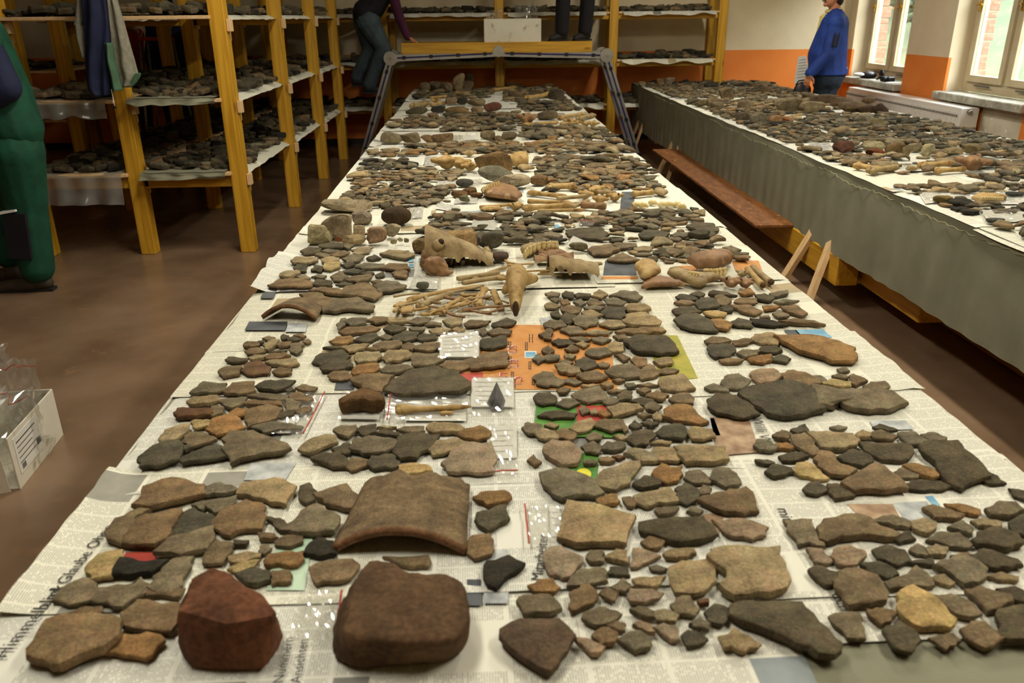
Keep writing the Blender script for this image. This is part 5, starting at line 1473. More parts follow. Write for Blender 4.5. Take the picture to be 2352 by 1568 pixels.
# ------------------------------------------------------------------ large special sherds
def arch_sherd(pl, pr, ptop_px, ylen, t, col, lab, rim=True, n=22, seed=1, bh=None, back=.75):
    """curved pot-wall piece standing on its two edges, hollow side down, its rim towards the viewer"""
    rr = random.Random(seed); A, B = V3(at(*pl, z=SZ)), V3(at(*pr, z=SZ)); w = (B-A).length; ux = (B-A).normalized(); uy = Vector((-ux.y, ux.x, 0))
    h = bh if bh else max(.2*w, at((pl[0]+pr[0])/2, ptop_px, Y=(A.y+B.y)/2)[2]-SZ)
    c = (A+B)/2; M_ = 22
    def pt(u, v, off):
        s = 1-(1-back)*v; ang = (u-.5)*2; x = ang*w/2*s*(1+.03*mnoise.noise(Vector((v*4, seed, u))))
        ztop = h*(1-abs(ang)**2.1)*(1-.35*v)
        L_ = ylen*(1+.16*mnoise.noise(Vector((u*5+seed, 3, 0)))+.05*mnoise.noise(Vector((u*17+seed, 1, 0))))
        p = c+ux*x+uy*(v*L_)+Vector((0, 0, max(0, ztop)))
        nrm = (ux*(ang*1.9*h/(w/2)*.5)+Vector((0, 0, 1))).normalized()
        return p+nrm*off
    m = MB(); vs, F, cs = [], [], []
    for off in (0, t):
        for j in range(M_+1):
            for i in range(n+1):
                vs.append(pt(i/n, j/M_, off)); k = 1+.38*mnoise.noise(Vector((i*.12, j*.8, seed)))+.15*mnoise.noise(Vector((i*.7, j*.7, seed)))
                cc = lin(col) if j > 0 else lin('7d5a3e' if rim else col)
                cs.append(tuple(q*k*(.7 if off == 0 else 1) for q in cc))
    S_ = (n+1)*(M_+1)
    for j in range(M_):
        for i in range(n):
            a = j*(n+1)+i; F.append((a, a+n+1, a+n+2, a+1)); F.append((S_+a, S_+a+1, S_+a+n+2, S_+a+n+1))
    for i in range(n):
        F.append((i, i+1, S_+i+1, S_+i)); a = M_*(n+1)+i; F.append((a, S_+a, S_+a+1, a+1))
    for j in range(M_):
        a = j*(n+1); F.append((a, S_+a, S_+a+n+1, a+n+1)); a += n; F.append((a, a+n+1, S_+a+n+1, S_+a))
    m.add(vs, F, cs, True); OCC.append((c.x, c.y+ylen/2, w*.5))
    o = m.build('rim_sherd', 'fired_clay', None, tuple(c), recalc=True)
    return tag(o, lab, 'pottery sherd', 'curved vessel pieces on the middle table')
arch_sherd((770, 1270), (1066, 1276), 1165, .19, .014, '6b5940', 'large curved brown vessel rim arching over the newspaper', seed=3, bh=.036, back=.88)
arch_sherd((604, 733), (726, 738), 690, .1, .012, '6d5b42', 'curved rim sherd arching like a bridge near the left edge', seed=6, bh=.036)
m = MB(); P = [(385, 880), (440, 830), (540, 755), (640, 765), (690, 790), (705, 850), (690, 900), (600, 905), (540, 890), (400, 905)]
W_ = to_table([(650+x/S3, 650+y/S3) for x, y in P], .03); sherd_shape(m, W_, SZ+.004, .03, lin('5f4628'), random.Random(4), 22, .006)
o = m.build('pierced_fragment', 'fired_clay'); tag(o, 'thick orange-brown clay fragment with a small hole on a bag', 'pottery sherd')
hp = at(650+578/S3, 650+800/S3, z=SZ+.036); MB().ball(hp, (.006, .006, .003)).build('hole', 'bone_dark', o)
# dark flint point
tag(MB().add([tuple(at(x, y, z=SZ+h)) for x, y, h in ((1141, 876, .006), (1161, 920, .003), (1155, 940, .003), (1128, 940, .003), (1118, 925, .003), (1138, 915, .016))], [(0, 5, 1), (1, 5, 2), (2, 5, 3), (3, 5, 4), (4, 5, 0), (4, 3, 2, 1, 0)]).build('flint_point', 'flint', recalc=True), 'dark pointed flint tip lying on a white bagged label', 'flint tool')

# ------------------------------------------------------------------ bags and find labels
def flat_bag(q, lab, label=None, strip=None, seed=1, amp=.003, zc=(0, 0, 0, 0), z=SZ+.001):
    """zip bag lying flat; q its corners, far-left, far-right, near-right, near-left"""
    W_ = [V3(at(x, y, z=z+zc[i])) for i, (x, y) in enumerate(q)]; c = sum(W_, Vector())/4; rr = random.Random(seed); o_ = rr.uniform(0, 90)
    t = thing('zip_bag', lab, 'plastic bag', c, 'zip bags with finds on the tables')
    def fn(u, v, dz=0, k=1):
        p = W_[0].lerp(W_[1], u).lerp(W_[3].lerp(W_[2], u), v)
        n = mnoise.noise(Vector((u*5+o_, v*5, 0)))+.6*mnoise.noise(Vector((u*13+o_, v*11, 2)))
        return p+Vector((0, 0, dz+amp*k*(1+n)))
    if label:
        u0, u1, v0, v1 = label
        lo = MB().grid(lambda u, v: fn(u0+(u1-u0)*u, v0+(v1-v0)*v, 0, .4), 6, 6).build('paper_label', 'label_paper', t)
        for k in range(5):
            vv = v0+(v1-v0)*(.15+.16*k)
            MB().grid(lambda u, v: fn(u0+(u1-u0)*(.08+(.8-.12*(k % 3))*u), vv+.012*v, .0006, .4), 6, 1).build('print_line', 'ink_pale', lo)
    MB().grid(lambda u, v: fn(u, v, .002), 16, 16, False).build('film', 'bag_film', t)
    if strip == 'l': pts = [fn(.04, v, .003) for v in np.linspace(0, 1, 10)]
    elif strip == 'r': pts = [fn(.96, v, .003) for v in np.linspace(0, 1, 10)]
    elif strip == 'n': pts = [fn(u, .95, .003) for u in np.linspace(0, 1, 10)]
    elif strip == 'f': pts = [fn(u, .05, .003) for u in np.linspace(0, 1, 10)]
    if strip: MB().tube(pts, .0014, 5).build('zip_strip', 'ink_red', t)
    OCC.append((c.x, c.y, (W_[0]-W_[2]).length*.36))
    return t
flat_bag(((1012, 768), (1102, 760), (1103, 826), (1005, 827)), 'shiny bag with white label tilted against the sherds', (.03, .97, .03, .9), None, 1, .003, (.03, .035, .006, .004))
flat_bag(((1082, 868), (1181, 866), (1184, 960), (1078, 958)), 'white bagged label holding the dark flint tip', (.02, .98, .02, .76), None, 2)
flat_bag(((890, 912), (1073, 908), (1075, 968), (882, 968)), 'long bag with red strip under the worked bone', (.25, .98, .4, .98), 'l', 3)
flat_bag(((785, 905), (884, 903), (882, 967), (776, 966)), 'bag under the pierced clay fragment', (.05, .9, .2, .95), None, 4)
flat_bag(((655, 905), (750, 905), (700, 1002), (620, 1000)), 'clear bag with orange strip among the left sherds', (.05, .55, .5, .95), 'r', 5)
flat_bag(((1122, 978), (1188, 976), (1190, 1092), (1108, 1096)), 'bag with ruled white label beside the pinkish sherd', (.02, .98, .02, .68), 'n', 6)
flat_bag(((690, 1365), (790, 1365), (775, 1478), (665, 1480)), 'empty glossy bag with red strip between the two stone blocks', None, 'r', 7, .005)
flat_bag(((1202, 1165), (1288, 1165), (1290, 1255), (1212, 1258)), 'glossy bag with red strip left of the large tan slab', (.7, 1, .0, 1), 'l', 8, .005)
flat_bag(((952, 634), (1013, 636), (1012, 668), (938, 668)), 'bag with a round pebble beside the skull fragment', (.1, .9, .1, .9), None, 9)
flat_bag(((1088, 503), (1143, 507), (1138, 528), (1078, 526)), 'white label under a small sherd behind the skull', (0, 1, 0, 1), None, 10, .001)
flat_bag(((1005, 467), (1058, 476), (1052, 488), (1000, 480)), 'white paper label curling beside the cobble', (0, 1, 0, 1), None, 11, .004)
flat_bag(((1048, 453), (1098, 453), (1095, 467), (1042, 468)), 'label under a pointed grey stone chip', (0, 1, 0, 1), None, 12, .001)
flat_bag(((1316, 541), (1370, 566), (1350, 578), (1298, 566)), 'tilted shiny bag with a jagged sherd', (.02, .98, .02, .98), None, 13, .002, (.02, .0, 0, .004))
flat_bag(((1330, 507), (1366, 512), (1362, 522), (1302, 530)), 'small clear bag with red strip on the dark sherd', None, 'f', 14, .004, (.015, .015, .015, .015))
flat_bag(((940, 478), (972, 476), (968, 506), (930, 510)), 'bag with red strip behind the brown cobble', (.4, 1, .0, .8), 'l', 15)
flat_bag(((1004, 416), (1050, 416), (1048, 433), (998, 433)), 'bag with a pale shell between sherds', (.05, .95, .1, .95), None, 16); flat_bag(((1082, 415), (1108, 413), (1107, 430), (1078, 431)), 'clear bag beside the dark pebble', None, None, 17, .005)
flat_bag(((976, 362), (1004, 362), (1000, 384), (972, 384)), 'crinkled clear bag next to the knobbly bone', (.1, .9, .1, .9), None, 18, .005)
flat_bag(((1068, 306), (1098, 308), (1100, 320), (1066, 322)), 'white label propped up far down the table', (0, 1, 0, 1), None, 19, .001, (.03, .03, 0, 0)); flat_bag(((1042, 314), (1064, 314), (1058, 326), (1040, 326)), 'shiny crumpled bag far down the table', None, None, 20, .008)
flat_bag(((1150, 290), (1186, 286), (1186, 293), (1148, 296)), 'thin strip of bag far down the middle table', (0, 1, 0, 1), None, 21, .003); flat_bag(((985, 262), (1004, 260), (1002, 272), (982, 273)), 'small glossy bag at the far left edge', None, None, 22, .008)
flat_bag(((2110, 444), (2220, 440), (2240, 462), (2125, 468)), 'wide bag with stones and label near the jaw on the window table', (.0, 1, 0, 1), None, 23, .006)
flat_bag(((2225, 445), (2345, 440), (2370, 470), (2240, 470)), 'bag beneath the pale toothed jaw on the window table', (.0, 1, 0, 1), None, 24, .006)
flat_bag(((2245, 488), (2340, 485), (2372, 510), (2262, 520)), 'glossy bag at the near edge of the window table', (.1, .9, .2, .9), None, 25, .008)
flat_bag(((2065, 378), (2125, 376), (2130, 392), (2068, 396)), 'bag with a tan stone among bones on the window table', (.0, 1, 0, 1), None, 26, .004)
flat_bag(((1860, 330), (1905, 330), (1915, 348), (1850, 342)), 'white label at the left rim of the window table', (0, 1, 0, 1), None, 27, .002)
def small_find(x0, x1, y0, y1, col, lab, seed, dr=.7, fc=4): stone(x0, x1, y0, y1, col, lab, seed, dr, .4, fc, .05, SZ+.006, 'stone', 'small_find', None, 2)
small_find(956, 986, 646, 665, '4b4a3c', 'round grey pebble in a clear bag', 301, .8, 0); small_find(1096, 1122, 514, 526, '57533f', 'small grey sherd chip on a white label', 302, .5); small_find(1054, 1080, 447, 465, '5b5a43', 'pointed grey stone chip on a label', 303, .6); small_find(1036, 1058, 477, 487, '5a5440', 'tiny dark chip on a curling paper label', 304, .5)
small_find(1307, 1350, 556, 577, '5f573f', 'jagged grey sherd lying on the tilted bag', 305, .5); small_find(1018, 1036, 422, 431, '9a8c66', 'pale shell bit inside a bag', 306, .6); small_find(2140, 2185, 447, 466, '6b5a30', 'yellowish stone on the wide bag', 307); small_find(2192, 2222, 449, 465, '55503e', 'grey stone beside the yellowish one', 308); small_find(2264, 2305, 500, 513, '45463f', 'flat grey flake on the glossy bag', 309); small_find(2080, 2106, 380, 393, '8b7850', 'tan stone inside a bag among bones', 310)
small_find(897, 912, 548, 562, '8f8560', 'pale bone crumb before the triangular stone', 312); small_find(912, 926, 544, 556, '9a8d68', 'second pale crumb before the triangular stone', 313); small_find(928, 940, 546, 558, '6f6a50', 'grey crumb near the triangular stone', 314)
small_find(2310, 2352, 440, 452, '33322c', 'black chip beside the toothed jaw', 311)
# ------------------------------------------------------------------ animal bones
GB = 'animal bones on the middle table'
def wp(x, y, h=0., z=None): return V3(at(x, y, z=(SZ if z is None else z)+h))
def pxm(x, y): return float(np.dot(at(x, y, z=SZ)-_C, _fw))/CAMF     # metres per pixel there
def long_bone(a, b, rpx, lab, mat='bone_a', bend=0., k0=1.7, k1=1.6, hollow=False, grp=GB, lift=0.):
    s = pxm((a[0]+b[0])/2, (a[1]+b[1])/2); r = rpx*s; A, B = wp(*a, r*1.1+lift), wp(*b, r*1.1+lift); d = B-A; sd = Vector((-d.y, d.x, 0)).normalized()
    pts, rad = [], []
    for i in range(15):
        t = i/14; p = A.lerp(B, t)+sd*bend*d.length*math.sin(math.pi*t)
        q = 1+(k0-1)*math.exp(-(t/.13)**2)+(k1-1)*math.exp(-((1-t)/.13)**2); q *= 1-.12*math.sin(math.pi*t)
        if i == 0: q *= .72
        if i == 14: q *= .72 if not hollow else 1
        pts.append(p); rad.append(r*q)
    m = MB().tube(pts, rad, 12, flat=(1, .86))
    if not hollow:
        e = d.normalized()*r*.5
        for P, k in ((A, k0), (B, k1)):
            if k > 1.35: m.ball(P+sd*r*.75*k*.6, r*.72*k*.75, 8, 6); m.ball(P-sd*r*.75*k*.6, r*.7*k*.75, 8, 6)
    o = m.build('bone', mat, None, tuple((A+B)/2)); tag(o, lab, 'bone', grp)
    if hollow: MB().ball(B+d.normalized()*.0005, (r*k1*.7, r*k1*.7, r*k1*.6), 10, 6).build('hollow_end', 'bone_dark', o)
    OCC.append(((A.x+B.x)/2, (A.y+B.y)/2, d.length*.35)); return o
def plate(P, t, lab, mat, curve=.0, seed=1, h0=0., grp=GB, tilt=(0, 0), name='bone', n=22):
    """flat or dished bone piece from its outline"""
    m = MB(); W_ = to_table(P, t); rr = random.Random(seed)
    sherd_shape(m, W_, SZ+h0, t, (1, 1, 1), rr, n, curve, tilt, soft=True); m.c = []
    c = (sum(p[0] for p in W_)/len(W_), sum(p[1] for p in W_)/len(W_)); OCC.append((*c, math.dist(W_[0], c)*.8))
    o = m.build(name, mat, None, (*c, SZ)); return tag(o, lab, 'bone', grp)
def teeth(par, pts, w, h, n, mat='tooth'):
    """row of molars along a path"""
    pts = [Vector(p) for p in pts]
    for k in range(n):
        f = (k+.5)/n*(len(pts)-1); i = min(int(f), len(pts)-2); p = pts[i].lerp(pts[i+1], f-i); d = (pts[i+1]-pts[i]).normalized()
        sd = Vector((-d.y, d.x, 0))
        m = MB(); m.ball(p+Vector((0, 0, h*.1)), (w*.55, w*.55, h*.6), 8, 6)
        for s in (-1, 1): m.ball(p+d*w*.22*s+Vector((0, 0, h*.6)), (w*.28, w*.42, h*.35), 7, 5)
        m.build('tooth', mat, par)
def vertebra(x, y, spx, lab, mat='bone_a', seed=1, grp=GB):
    s = spx*pxm(x, y); c = wp(x, y, s*.4); rr = random.Random(seed); R = Matrix.Rotation(rr.uniform(0, 6), 3, 'Z')
    m = MB(); m.ball(c, (s*.45, s*.4, s*.38), 10, 8)
    for v, r in (((.7, .1, .1), .16), ((-.7, .1, .1), .16), ((0, .75, .25), .14), ((.3, -.5, .2), .15), ((-.35, -.45, .15), .15)):
        m.caps(c, s*.26, c+R @ Vector(v)*s, s*r, 8)
    o = remesh(m, 'bone', mat, None, s*.07, 2); tag(o, lab, 'bone', grp)
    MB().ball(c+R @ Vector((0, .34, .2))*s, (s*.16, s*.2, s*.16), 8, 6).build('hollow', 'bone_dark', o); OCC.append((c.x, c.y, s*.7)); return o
def shell(fn, fin, nu, nv, mat, lab, grp=GB, name='skull_fragment'):
    """thin curved bone shell, dark inside"""
    t = thing(name, lab, 'bone', fn(.5, .5), grp)
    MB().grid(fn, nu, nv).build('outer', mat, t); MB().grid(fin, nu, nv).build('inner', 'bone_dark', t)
    m = MB(); E = [(i/nu, 0) for i in range(nu+1)]+[(1, j/nv) for j in range(1, nv+1)]+[(1-i/nu, 1) for i in range(1, nu+1)]+[(0, 1-j/nv) for j in range(1, nv)]
    a = [fn(*e) for e in E]; b = [fin(*e) for e in E]; n = len(E)
    m.add(a+b, [(i, (i+1) % n, n+(i+1) % n, n+i) for i in range(n)], None, True); m.build('broken_edge', 'bone_b', t, recalc=True)
    return t
# worked long bone on the bag in the foreground
long_bone((916, 940), (1082, 933), 9, 'yellow worked bone with knobbed end lying on a bag', 'bone_a', -.02, 1.9, .45, lift=.003)
o = plate([(1008, 950), (1025, 945), (1042, 950), (1036, 957), (1012, 957)], .007, 'small orange bone splinter below the worked bone', 'bone_a', 0, 3, .004)
# big skull fragment
c0 = wp(1052, 612); k = pxm(1052, 600)
def sk(u, v, s=1.0):
    L_ = 78*k*2; x = (u-.5)*L_*1.02; hh = (84*(1-.8*u**1.1))*k*1.05*s; w = (48*(1-.5*u))*k*s
    a = math.pi*(.02+v*(.97-.13*max(0, math.sin(math.pi*min(1, max(0, (u-.22)/.7))))**.5)); j = .05*mnoise.noise(Vector((u*9, 5, 0)))+.03*mnoise.noise(Vector((u*23, 5, 0)))
    a += j*8*v**3
    r_ = 1+.05*mnoise.noise(Vector((u*5, v*5, 2)))
    return Vector((c0.x+x+.1*hh*(1-u), c0.y+.04+math.cos(a)*w*r_*1.3, SZ+.004+math.sin(a)*hh*r_))
t = shell(lambda u, v: sk(u, v), lambda u, v: sk(u, v, .955), 30, 22, 'bone_b', 'big broken animal skull roof with jagged dark opening')
OCC.append((c0.x, c0.y+.03, .16))
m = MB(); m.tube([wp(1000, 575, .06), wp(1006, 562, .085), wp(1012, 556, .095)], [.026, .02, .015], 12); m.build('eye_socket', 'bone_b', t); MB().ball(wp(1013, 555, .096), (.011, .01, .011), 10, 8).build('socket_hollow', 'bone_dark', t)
m = MB()
for (x, y, h, r1, r2) in ((1000, 612, .025, .04, .034), (985, 600, .025, .03, .045), (1014, 626, .008, .045, .014)): m.ball(wp(x, y, h), (r1, r2, r2), 12, 9)
sp = remesh(m, 'side_plate', 'bone_c', t, .005, 3)
for v in sp.data.vertices: v.co += v.normal*(.007*mnoise.noise(v.co*45)+.004*mnoise.noise(v.co*110))-Vector((0, 0, .0))
m = MB(); rr = random.Random(8)
for i in range(4): m.caps(wp(1035+i*9, 606-i, rr.uniform(.0, .02)), .009, wp(1038+i*9, 596-i, rr.uniform(.015, .04)), .005, 7)
m.build('inner_ridge', 'bone_dark', t)
# snout piece with a hollow end
A, B = wp(1188, 628, .05), wp(1184, 712, .017); pts = [A.lerp(B, f)+Vector((0, 0, .022*math.sin(f*3)+(.01 if f < .1 else 0))) for f in np.linspace(0, 1, 9)]
m = MB().tube(pts, [.02, .036, .042, .04, .035, .030, .026, .022, .017], 16, flat=(.82, 1.05)); m.caps(wp(1200, 640, .04), .026, wp(1228, 640, .02), .013); m.caps(wp(1180, 640, .035), .02, wp(1160, 668, .012), .012)
o = remesh(m, 'skull', 'bone_a', None, .004, 3); tag(o, 'narrow snout skull piece with hollow end facing the viewer', 'bone', GB)
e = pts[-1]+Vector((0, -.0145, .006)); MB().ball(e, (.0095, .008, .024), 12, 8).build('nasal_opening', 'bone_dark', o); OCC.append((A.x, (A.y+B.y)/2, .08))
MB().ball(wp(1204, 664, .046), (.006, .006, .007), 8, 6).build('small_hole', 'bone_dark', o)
# upper jaw with tooth row and pinkish palate
o = plate([(1196, 574), (1215, 562), (1250, 556), (1284, 558), (1284, 570), (1240, 578), (1215, 592), (1198, 590)], .03, 'upper jaw with a curved row of molars behind the snout', 'bone_b', .01, 5)
teeth(o, [wp(1204, 590, .028), wp(1212, 580, .032), wp(1228, 572, .034), wp(1248, 567, .036), wp(1268, 565, .036), wp(1282, 566, .034)], .014, .022, 9)
plate([(1233, 582), (1262, 570), (1292, 574), (1304, 590), (1270, 597), (1238, 594)], .016, 'pinkish rough palate bone under the molars', 'bone_c', .012, 6)
# broken skull shells
q0 = wp(1318, 642); kq = pxm(1318, 635)
def sh2(u, v, s=1.):
    a = math.pi*(.0+.84*v)+.5*mnoise.noise(Vector((u*11, 1, 4)))*v; w, h = 26*kq*s, (40-16*u)*kq*1.3*s
    return Vector((q0.x+(u-.5)*112*kq, q0.y+.035+math.cos(a)*w*1.5-.012*u, SZ+.002+math.sin(a)*h*(1+.08*mnoise.noise(Vector((u*7, v*4, 0))))))
shell(sh2, lambda u, v: sh2(u, v, .93), 26, 18, 'bone_b', 'broken skull shell with cavity right of the snout'); OCC.append((q0.x, q0.y+.02, .1))
q1 = wp(1272, 606)
def sh3(u, v, s=1.):
    a = math.pi*(.05+.8*v); return Vector((q1.x+(u-.5)*95*kq, q1.y+math.cos(a)*.03*s, SZ+math.sin(a)*.035*s*(1+.4*mnoise.noise(Vector((u*6, v*3, 8))))))
shell(sh3, lambda u, v: sh3(u, v, .88), 20, 12, 'bone_c', 'thin jagged skull splinter under the upper jaw')
plate([(1110, 575), (1124, 567), (1122, 580), (1130, 592), (1116, 590)], .02, 'curled bone splinter beside the dark block', 'bone_b', .01, 8); plate([(1130, 585), (1150, 580), (1168, 590), (1165, 602), (1135, 602)], .022, 'dark jagged bone piece between skull and jaw', 'bone_dark', .012, 9)
for i, (a, b, r, mt, be, k0, k1, lab) in enumerate((
    ((1050, 640), (1146, 626), 7, 'bone_b', .0, 1.1, 1.2, 'pale straight shaft under the big skull'), ((1062, 650), (1158, 636), 7, 'bone_b', .03, 1.0, 1.5, 'pale split shaft below the straight one'), ((1255, 617), (1380, 605), 4, 'bone_b', .02, 1.2, 1.6, 'thin pale bone behind the broken skull shell'),
    ((940, 688), (1100, 658), 6, 'bone_a', .06, 1.5, 1.2, 'long curved rib at the back of the bone heap'), ((965, 704), (1040, 672), 9, 'bone_b', .04, 1.4, 1.0, 'thick brown shaft in the bone heap'), ((985, 716), (1075, 690), 5, 'bone_a', -.1, 1., 1., 'bent rib in front of the thick shaft'),
    ((1100, 702), (1112, 664), 7, 'bone_a', .0, 1.3, 1.6, 'upright forked bone in the heap'), ((1085, 700), (1102, 672), 4, 'bone_a', 0., 1.2, 1.3, 'short thin bone beside the forked one'), ((1064, 712), (1172, 702), 4, 'bone_c', .05, 1.6, .8, 'slender pinkish bone along the front of the heap'),
    ((966, 722), (1030, 716), 5, 'bone_a', -.06, 1.2, .9, 'flat curved rib at the front of the heap'), ((905, 716), (945, 690), 5, 'bone_a', .08, 1, 1, 'thin bone flake standing at the left of the heap'), ((1020, 708), (1060, 684), 6, 'bone_a', .0, 1.4, 1.2, 'short brown bone in the middle of the heap'),
    ((1050, 716), (1140, 716), 2.6, 'bone_b', .02, 1.1, .8, 'needle-thin bone at the heap front'), ((1030, 672), (1110, 655), 4, 'bone_b', -.04, 1.2, 1.1, 'narrow bone lying across the back of the heap'), ((915, 704), (985, 692), 4, 'bone_b', .1, 1.2, 1., 'curved sliver at the left of the heap'), ((1085, 642), (1165, 612), 4.5, 'bone_b', .03, 1.2, 1.2, 'pale thin bone leading to the skull'))):
    long_bone(a, b, r, lab, mt, be, k0, k1, lift=.004*(i % 3))
long_bone((1133, 668), (1147, 702), 9, 'short hollow tube of bone with a dark open end', 'bone_a', 0, 1., 1.05, True)
for i, (P, lab, mt) in enumerate(((((918, 716), (925, 706), (952, 706), (948, 724), (922, 727)), 'small square pale bone plate left of the heap', 'bone_a'), (((1005, 718), (1030, 704), (1036, 712), (1022, 728)), 'triangular orange bone chip at the heap front', 'bone_a'), (((902, 710), (918, 694), (935, 700), (928, 716)), 'thin leaf-like bone chip at the far left', 'bone_a'), (((1052, 690), (1075, 672), (1086, 688), (1068, 700)), 'broad bone chip in the heap middle', 'bone_b'))):
    plate(P, .008, lab, mt, .008, 30+i)
rb = random.Random(91)
sp_ = sorted([(rb.uniform(915, 1150), rb.uniform(668, 722), 0) for _ in range(18)])+sorted([(rb.uniform(1135, 1290), rb.uniform(600, 640), 1) for _ in range(8)])
for i, (x, y, g) in enumerate(sp_):                         # loose splinters lying over and between the larger bones
    l, a = rb.uniform(14, 34), rb.uniform(-.7, .7)
    long_bone((x-l*math.cos(a), y+l*.5*math.sin(a)), (x+l*math.cos(a), y-l*.5*math.sin(a)), rb.uniform(2.2, 5), 'small bone splinter, %s from the left %s' % ((ORDN[i], 'in the loose bone heap') if not g else (ORDN[i-18], 'beside the broken skull shells')), rb.choice(['bone_a', 'bone_b', 'bone_a', 'bone_c']), rb.uniform(-.2, .2), rb.uniform(.8, 1.7), rb.uniform(.7, 1.3), lift=rb.uniform(0, .014))
# right-hand bone group
GR = 'animal bones at the right table edge'
plate([(1458, 612), (1478, 601), (1500, 603), (1517, 630), (1510, 648), (1480, 660), (1464, 640)], .026, 'broad yellow shoulder blade standing among the right bones', 'bone_a', .02, 50, grp=GR)
plate([(1473, 668), (1482, 645), (1515, 634), (1545, 640), (1580, 660), (1555, 664)], .018, 'pinkish flat triangular bone plate at the front', 'bone_c', .008, 51, grp=GR)
o = plate([(1532, 625), (1545, 610), (1555, 625), (1585, 640), (1655, 644), (1645, 656), (1610, 668), (1575, 656)], .028, 'long brown jaw half curving along the right bones', 'bone_b', .01, 52, grp=GR)
teeth(o, [wp(1582, 634, .03), wp(1604, 638, .03)], .014, .02, 3)
o = plate([(1578, 612), (1600, 600), (1640, 590), (1672, 573), (1685, 585), (1680, 618), (1640, 628), (1600, 626)], .04, 'large dark brown lower jaw at the right edge', 'bone_c', .02, 53, grp=GR)
teeth(o, [wp(1616, 632, .02), wp(1640, 632, .024), wp(1668, 628, .022)], .016, .024, 6)
vertebra(1680, 648, 34, 'reddish knobbly vertebra at the right edge', 'bone_c', 3, GR); vertebra(1712, 650, 30, 'pinkish block-like joint bone beside the vertebra', 'bone_c', 4, GR); vertebra(1705, 628, 22, 'small pale joint bone behind the vertebra', 'bone_b', 5, GR)
long_bone((1716, 616), (1752, 655), 8, 'tube bone with open dark end at the right edge', 'bone_a', 0, 1.1, 1.15, True, GR); long_bone((1728, 612), (1770, 648), 8, 'second tube bone with open end at the table rim', 'bone_b', 0, 1.1, 1.15, True, GR)
# middle band of bones
GM = 'animal bones in the middle band of the table'
o = plate([(1104, 436), (1122, 424), (1150, 420), (1185, 436), (1200, 458), (1190, 468), (1150, 466), (1118, 462)], .036, 'reddish lower jaw with broken tooth sockets in the middle band', 'bone_c', .015, 60, grp=GM)
teeth(o, [wp(1108, 438, .045), wp(1125, 430, .05), wp(1148, 424, .052)], .012, .02, 8)
for i, (a, b, r, mt, k0, k1, lab) in enumerate((((1206, 478), (1318, 470), 8, 'bone_a', 1.5, 1.2, 'long yellow bone at the front of the middle band'), ((1212, 462), (1310, 466), 6, 'bone_a', 1.3, 1.2, 'yellow shaft behind the front long bone'), ((1218, 442), (1300, 452), 7, 'bone_a', 1.4, 1.1, 'pale yellow shaft at the back of the band'), ((1235, 484), (1340, 482), 5, 'bone_a', 1.1, 1.1, 'thin flat bone at the very front of the band'),
                                             ((1102, 476), (1196, 468), 5, 'bone_a', 1.2, 1.5, 'slender bone below the reddish jaw'), ((1280, 456), (1350, 450), 6, 'bone_b', 1.2, 1.2, 'grey shaft in the middle of the band'), ((1336, 470), (1392, 474), 10, 'bone_c', 1.3, 1.05, 'thick reddish bone with a straight cut end'), ((1312, 476), (1350, 462), 6, 'bone_b', 1.3, 1.3, 'short dark bone beside the cut one'))):
    long_bone(a, b, r, lab, mt, .01*(i % 3), k0, k1, grp=GM, lift=.01*(i % 2))
long_bone((1262, 430), (1318, 428), 9, 'curved hip bone lying behind the yellow shafts', 'bone_a', .16, 1.4, 1.5, grp=GM)
o = plate([(1102, 480), (1115, 474), (1150, 474), (1156, 482), (1125, 487)], .012, 'small pale jaw below the slender bone', 'bone_a', .004, 61, grp=GM); teeth(o, [wp(1110, 481, .01), wp(1148, 478, .01)], .012, .012, 6)
for i, (x, y, s, mt) in enumerate(((1345, 446, 26, 'bone_a'), (1368, 436, 30, 'bone_a'), (1392, 444, 28, 'bone_b'), (1378, 458, 26, 'bone_a'), (1412, 452, 26, 'bone_a'), (1184, 474, 26, 'bone_a'))): vertebra(x, y, s, 'knobbly vertebra, %s from the left in the middle bone band' % ORD[i] if i < 5 else 'knobbly joint bone below the reddish jaw', mt, 20+i, GM)
long_bone((1453, 446), (1500, 441), 8, 'yellow shaft beside the dark picture page', 'bone_a', 0, 1.3, 1.1, grp=GM); plate([(1502, 446), (1510, 430), (1535, 448), (1525, 456)], .02, 'thin triangular bone splinter near the right edge', 'bone_b', .01, 62, grp=GM)
for i, (x, y) in enumerate(((1462, 470), (1478, 472), (1500, 466), (1522, 470), (1538, 470), (1556, 470), (1566, 474))):
    k_ = pxm(x, y); m = MB(); p = wp(x, y, .012); m.tube([p+Vector((-9*k_, .0, -.004)), p+Vector((-3*k_, .004, .003)), p+Vector((4*k_, .002, .002)), p+Vector((10*k_, -.006, -.005))], [5*k_, 7*k_, 6*k_, 2*k_], 8)
    tag(m.build('loose_tooth', 'tooth'), 'curved ivory tooth, %s from the left near the right edge' % ORD[i], 'tooth', GM); OCC.append((p.x, p.y, .03))
vertebra(1026, 372, 42, 'large pale knobbly skull base in the middle of the table', 'bone_a', 31, GM); vertebra(1058, 376, 34, 'pale ring-shaped vertebra beside the skull base', 'bone_a', 32, GM); vertebra(1080, 382, 28, 'pale joint bone touching the brown wedge stone', 'bone_a', 33, GM); vertebra(1078, 352, 20, 'small tan joint bone behind the ring vertebra', 'bone_b', 34, GM)
plate([(1160, 372), (1180, 358), (1210, 350), (1214, 372), (1190, 378)], .06, 'upright pale pelvis piece behind the grey pointed stone', 'bone_a', .015, 63, grp=GM); plate([(1188, 390), (1200, 376), (1212, 386), (1228, 392), (1200, 396)], .02, 'pale hooked bone piece beside the grey pointed stone', 'bone_b', .012, 64, grp=GM)
GF = 'animal bones at the far end of the table'
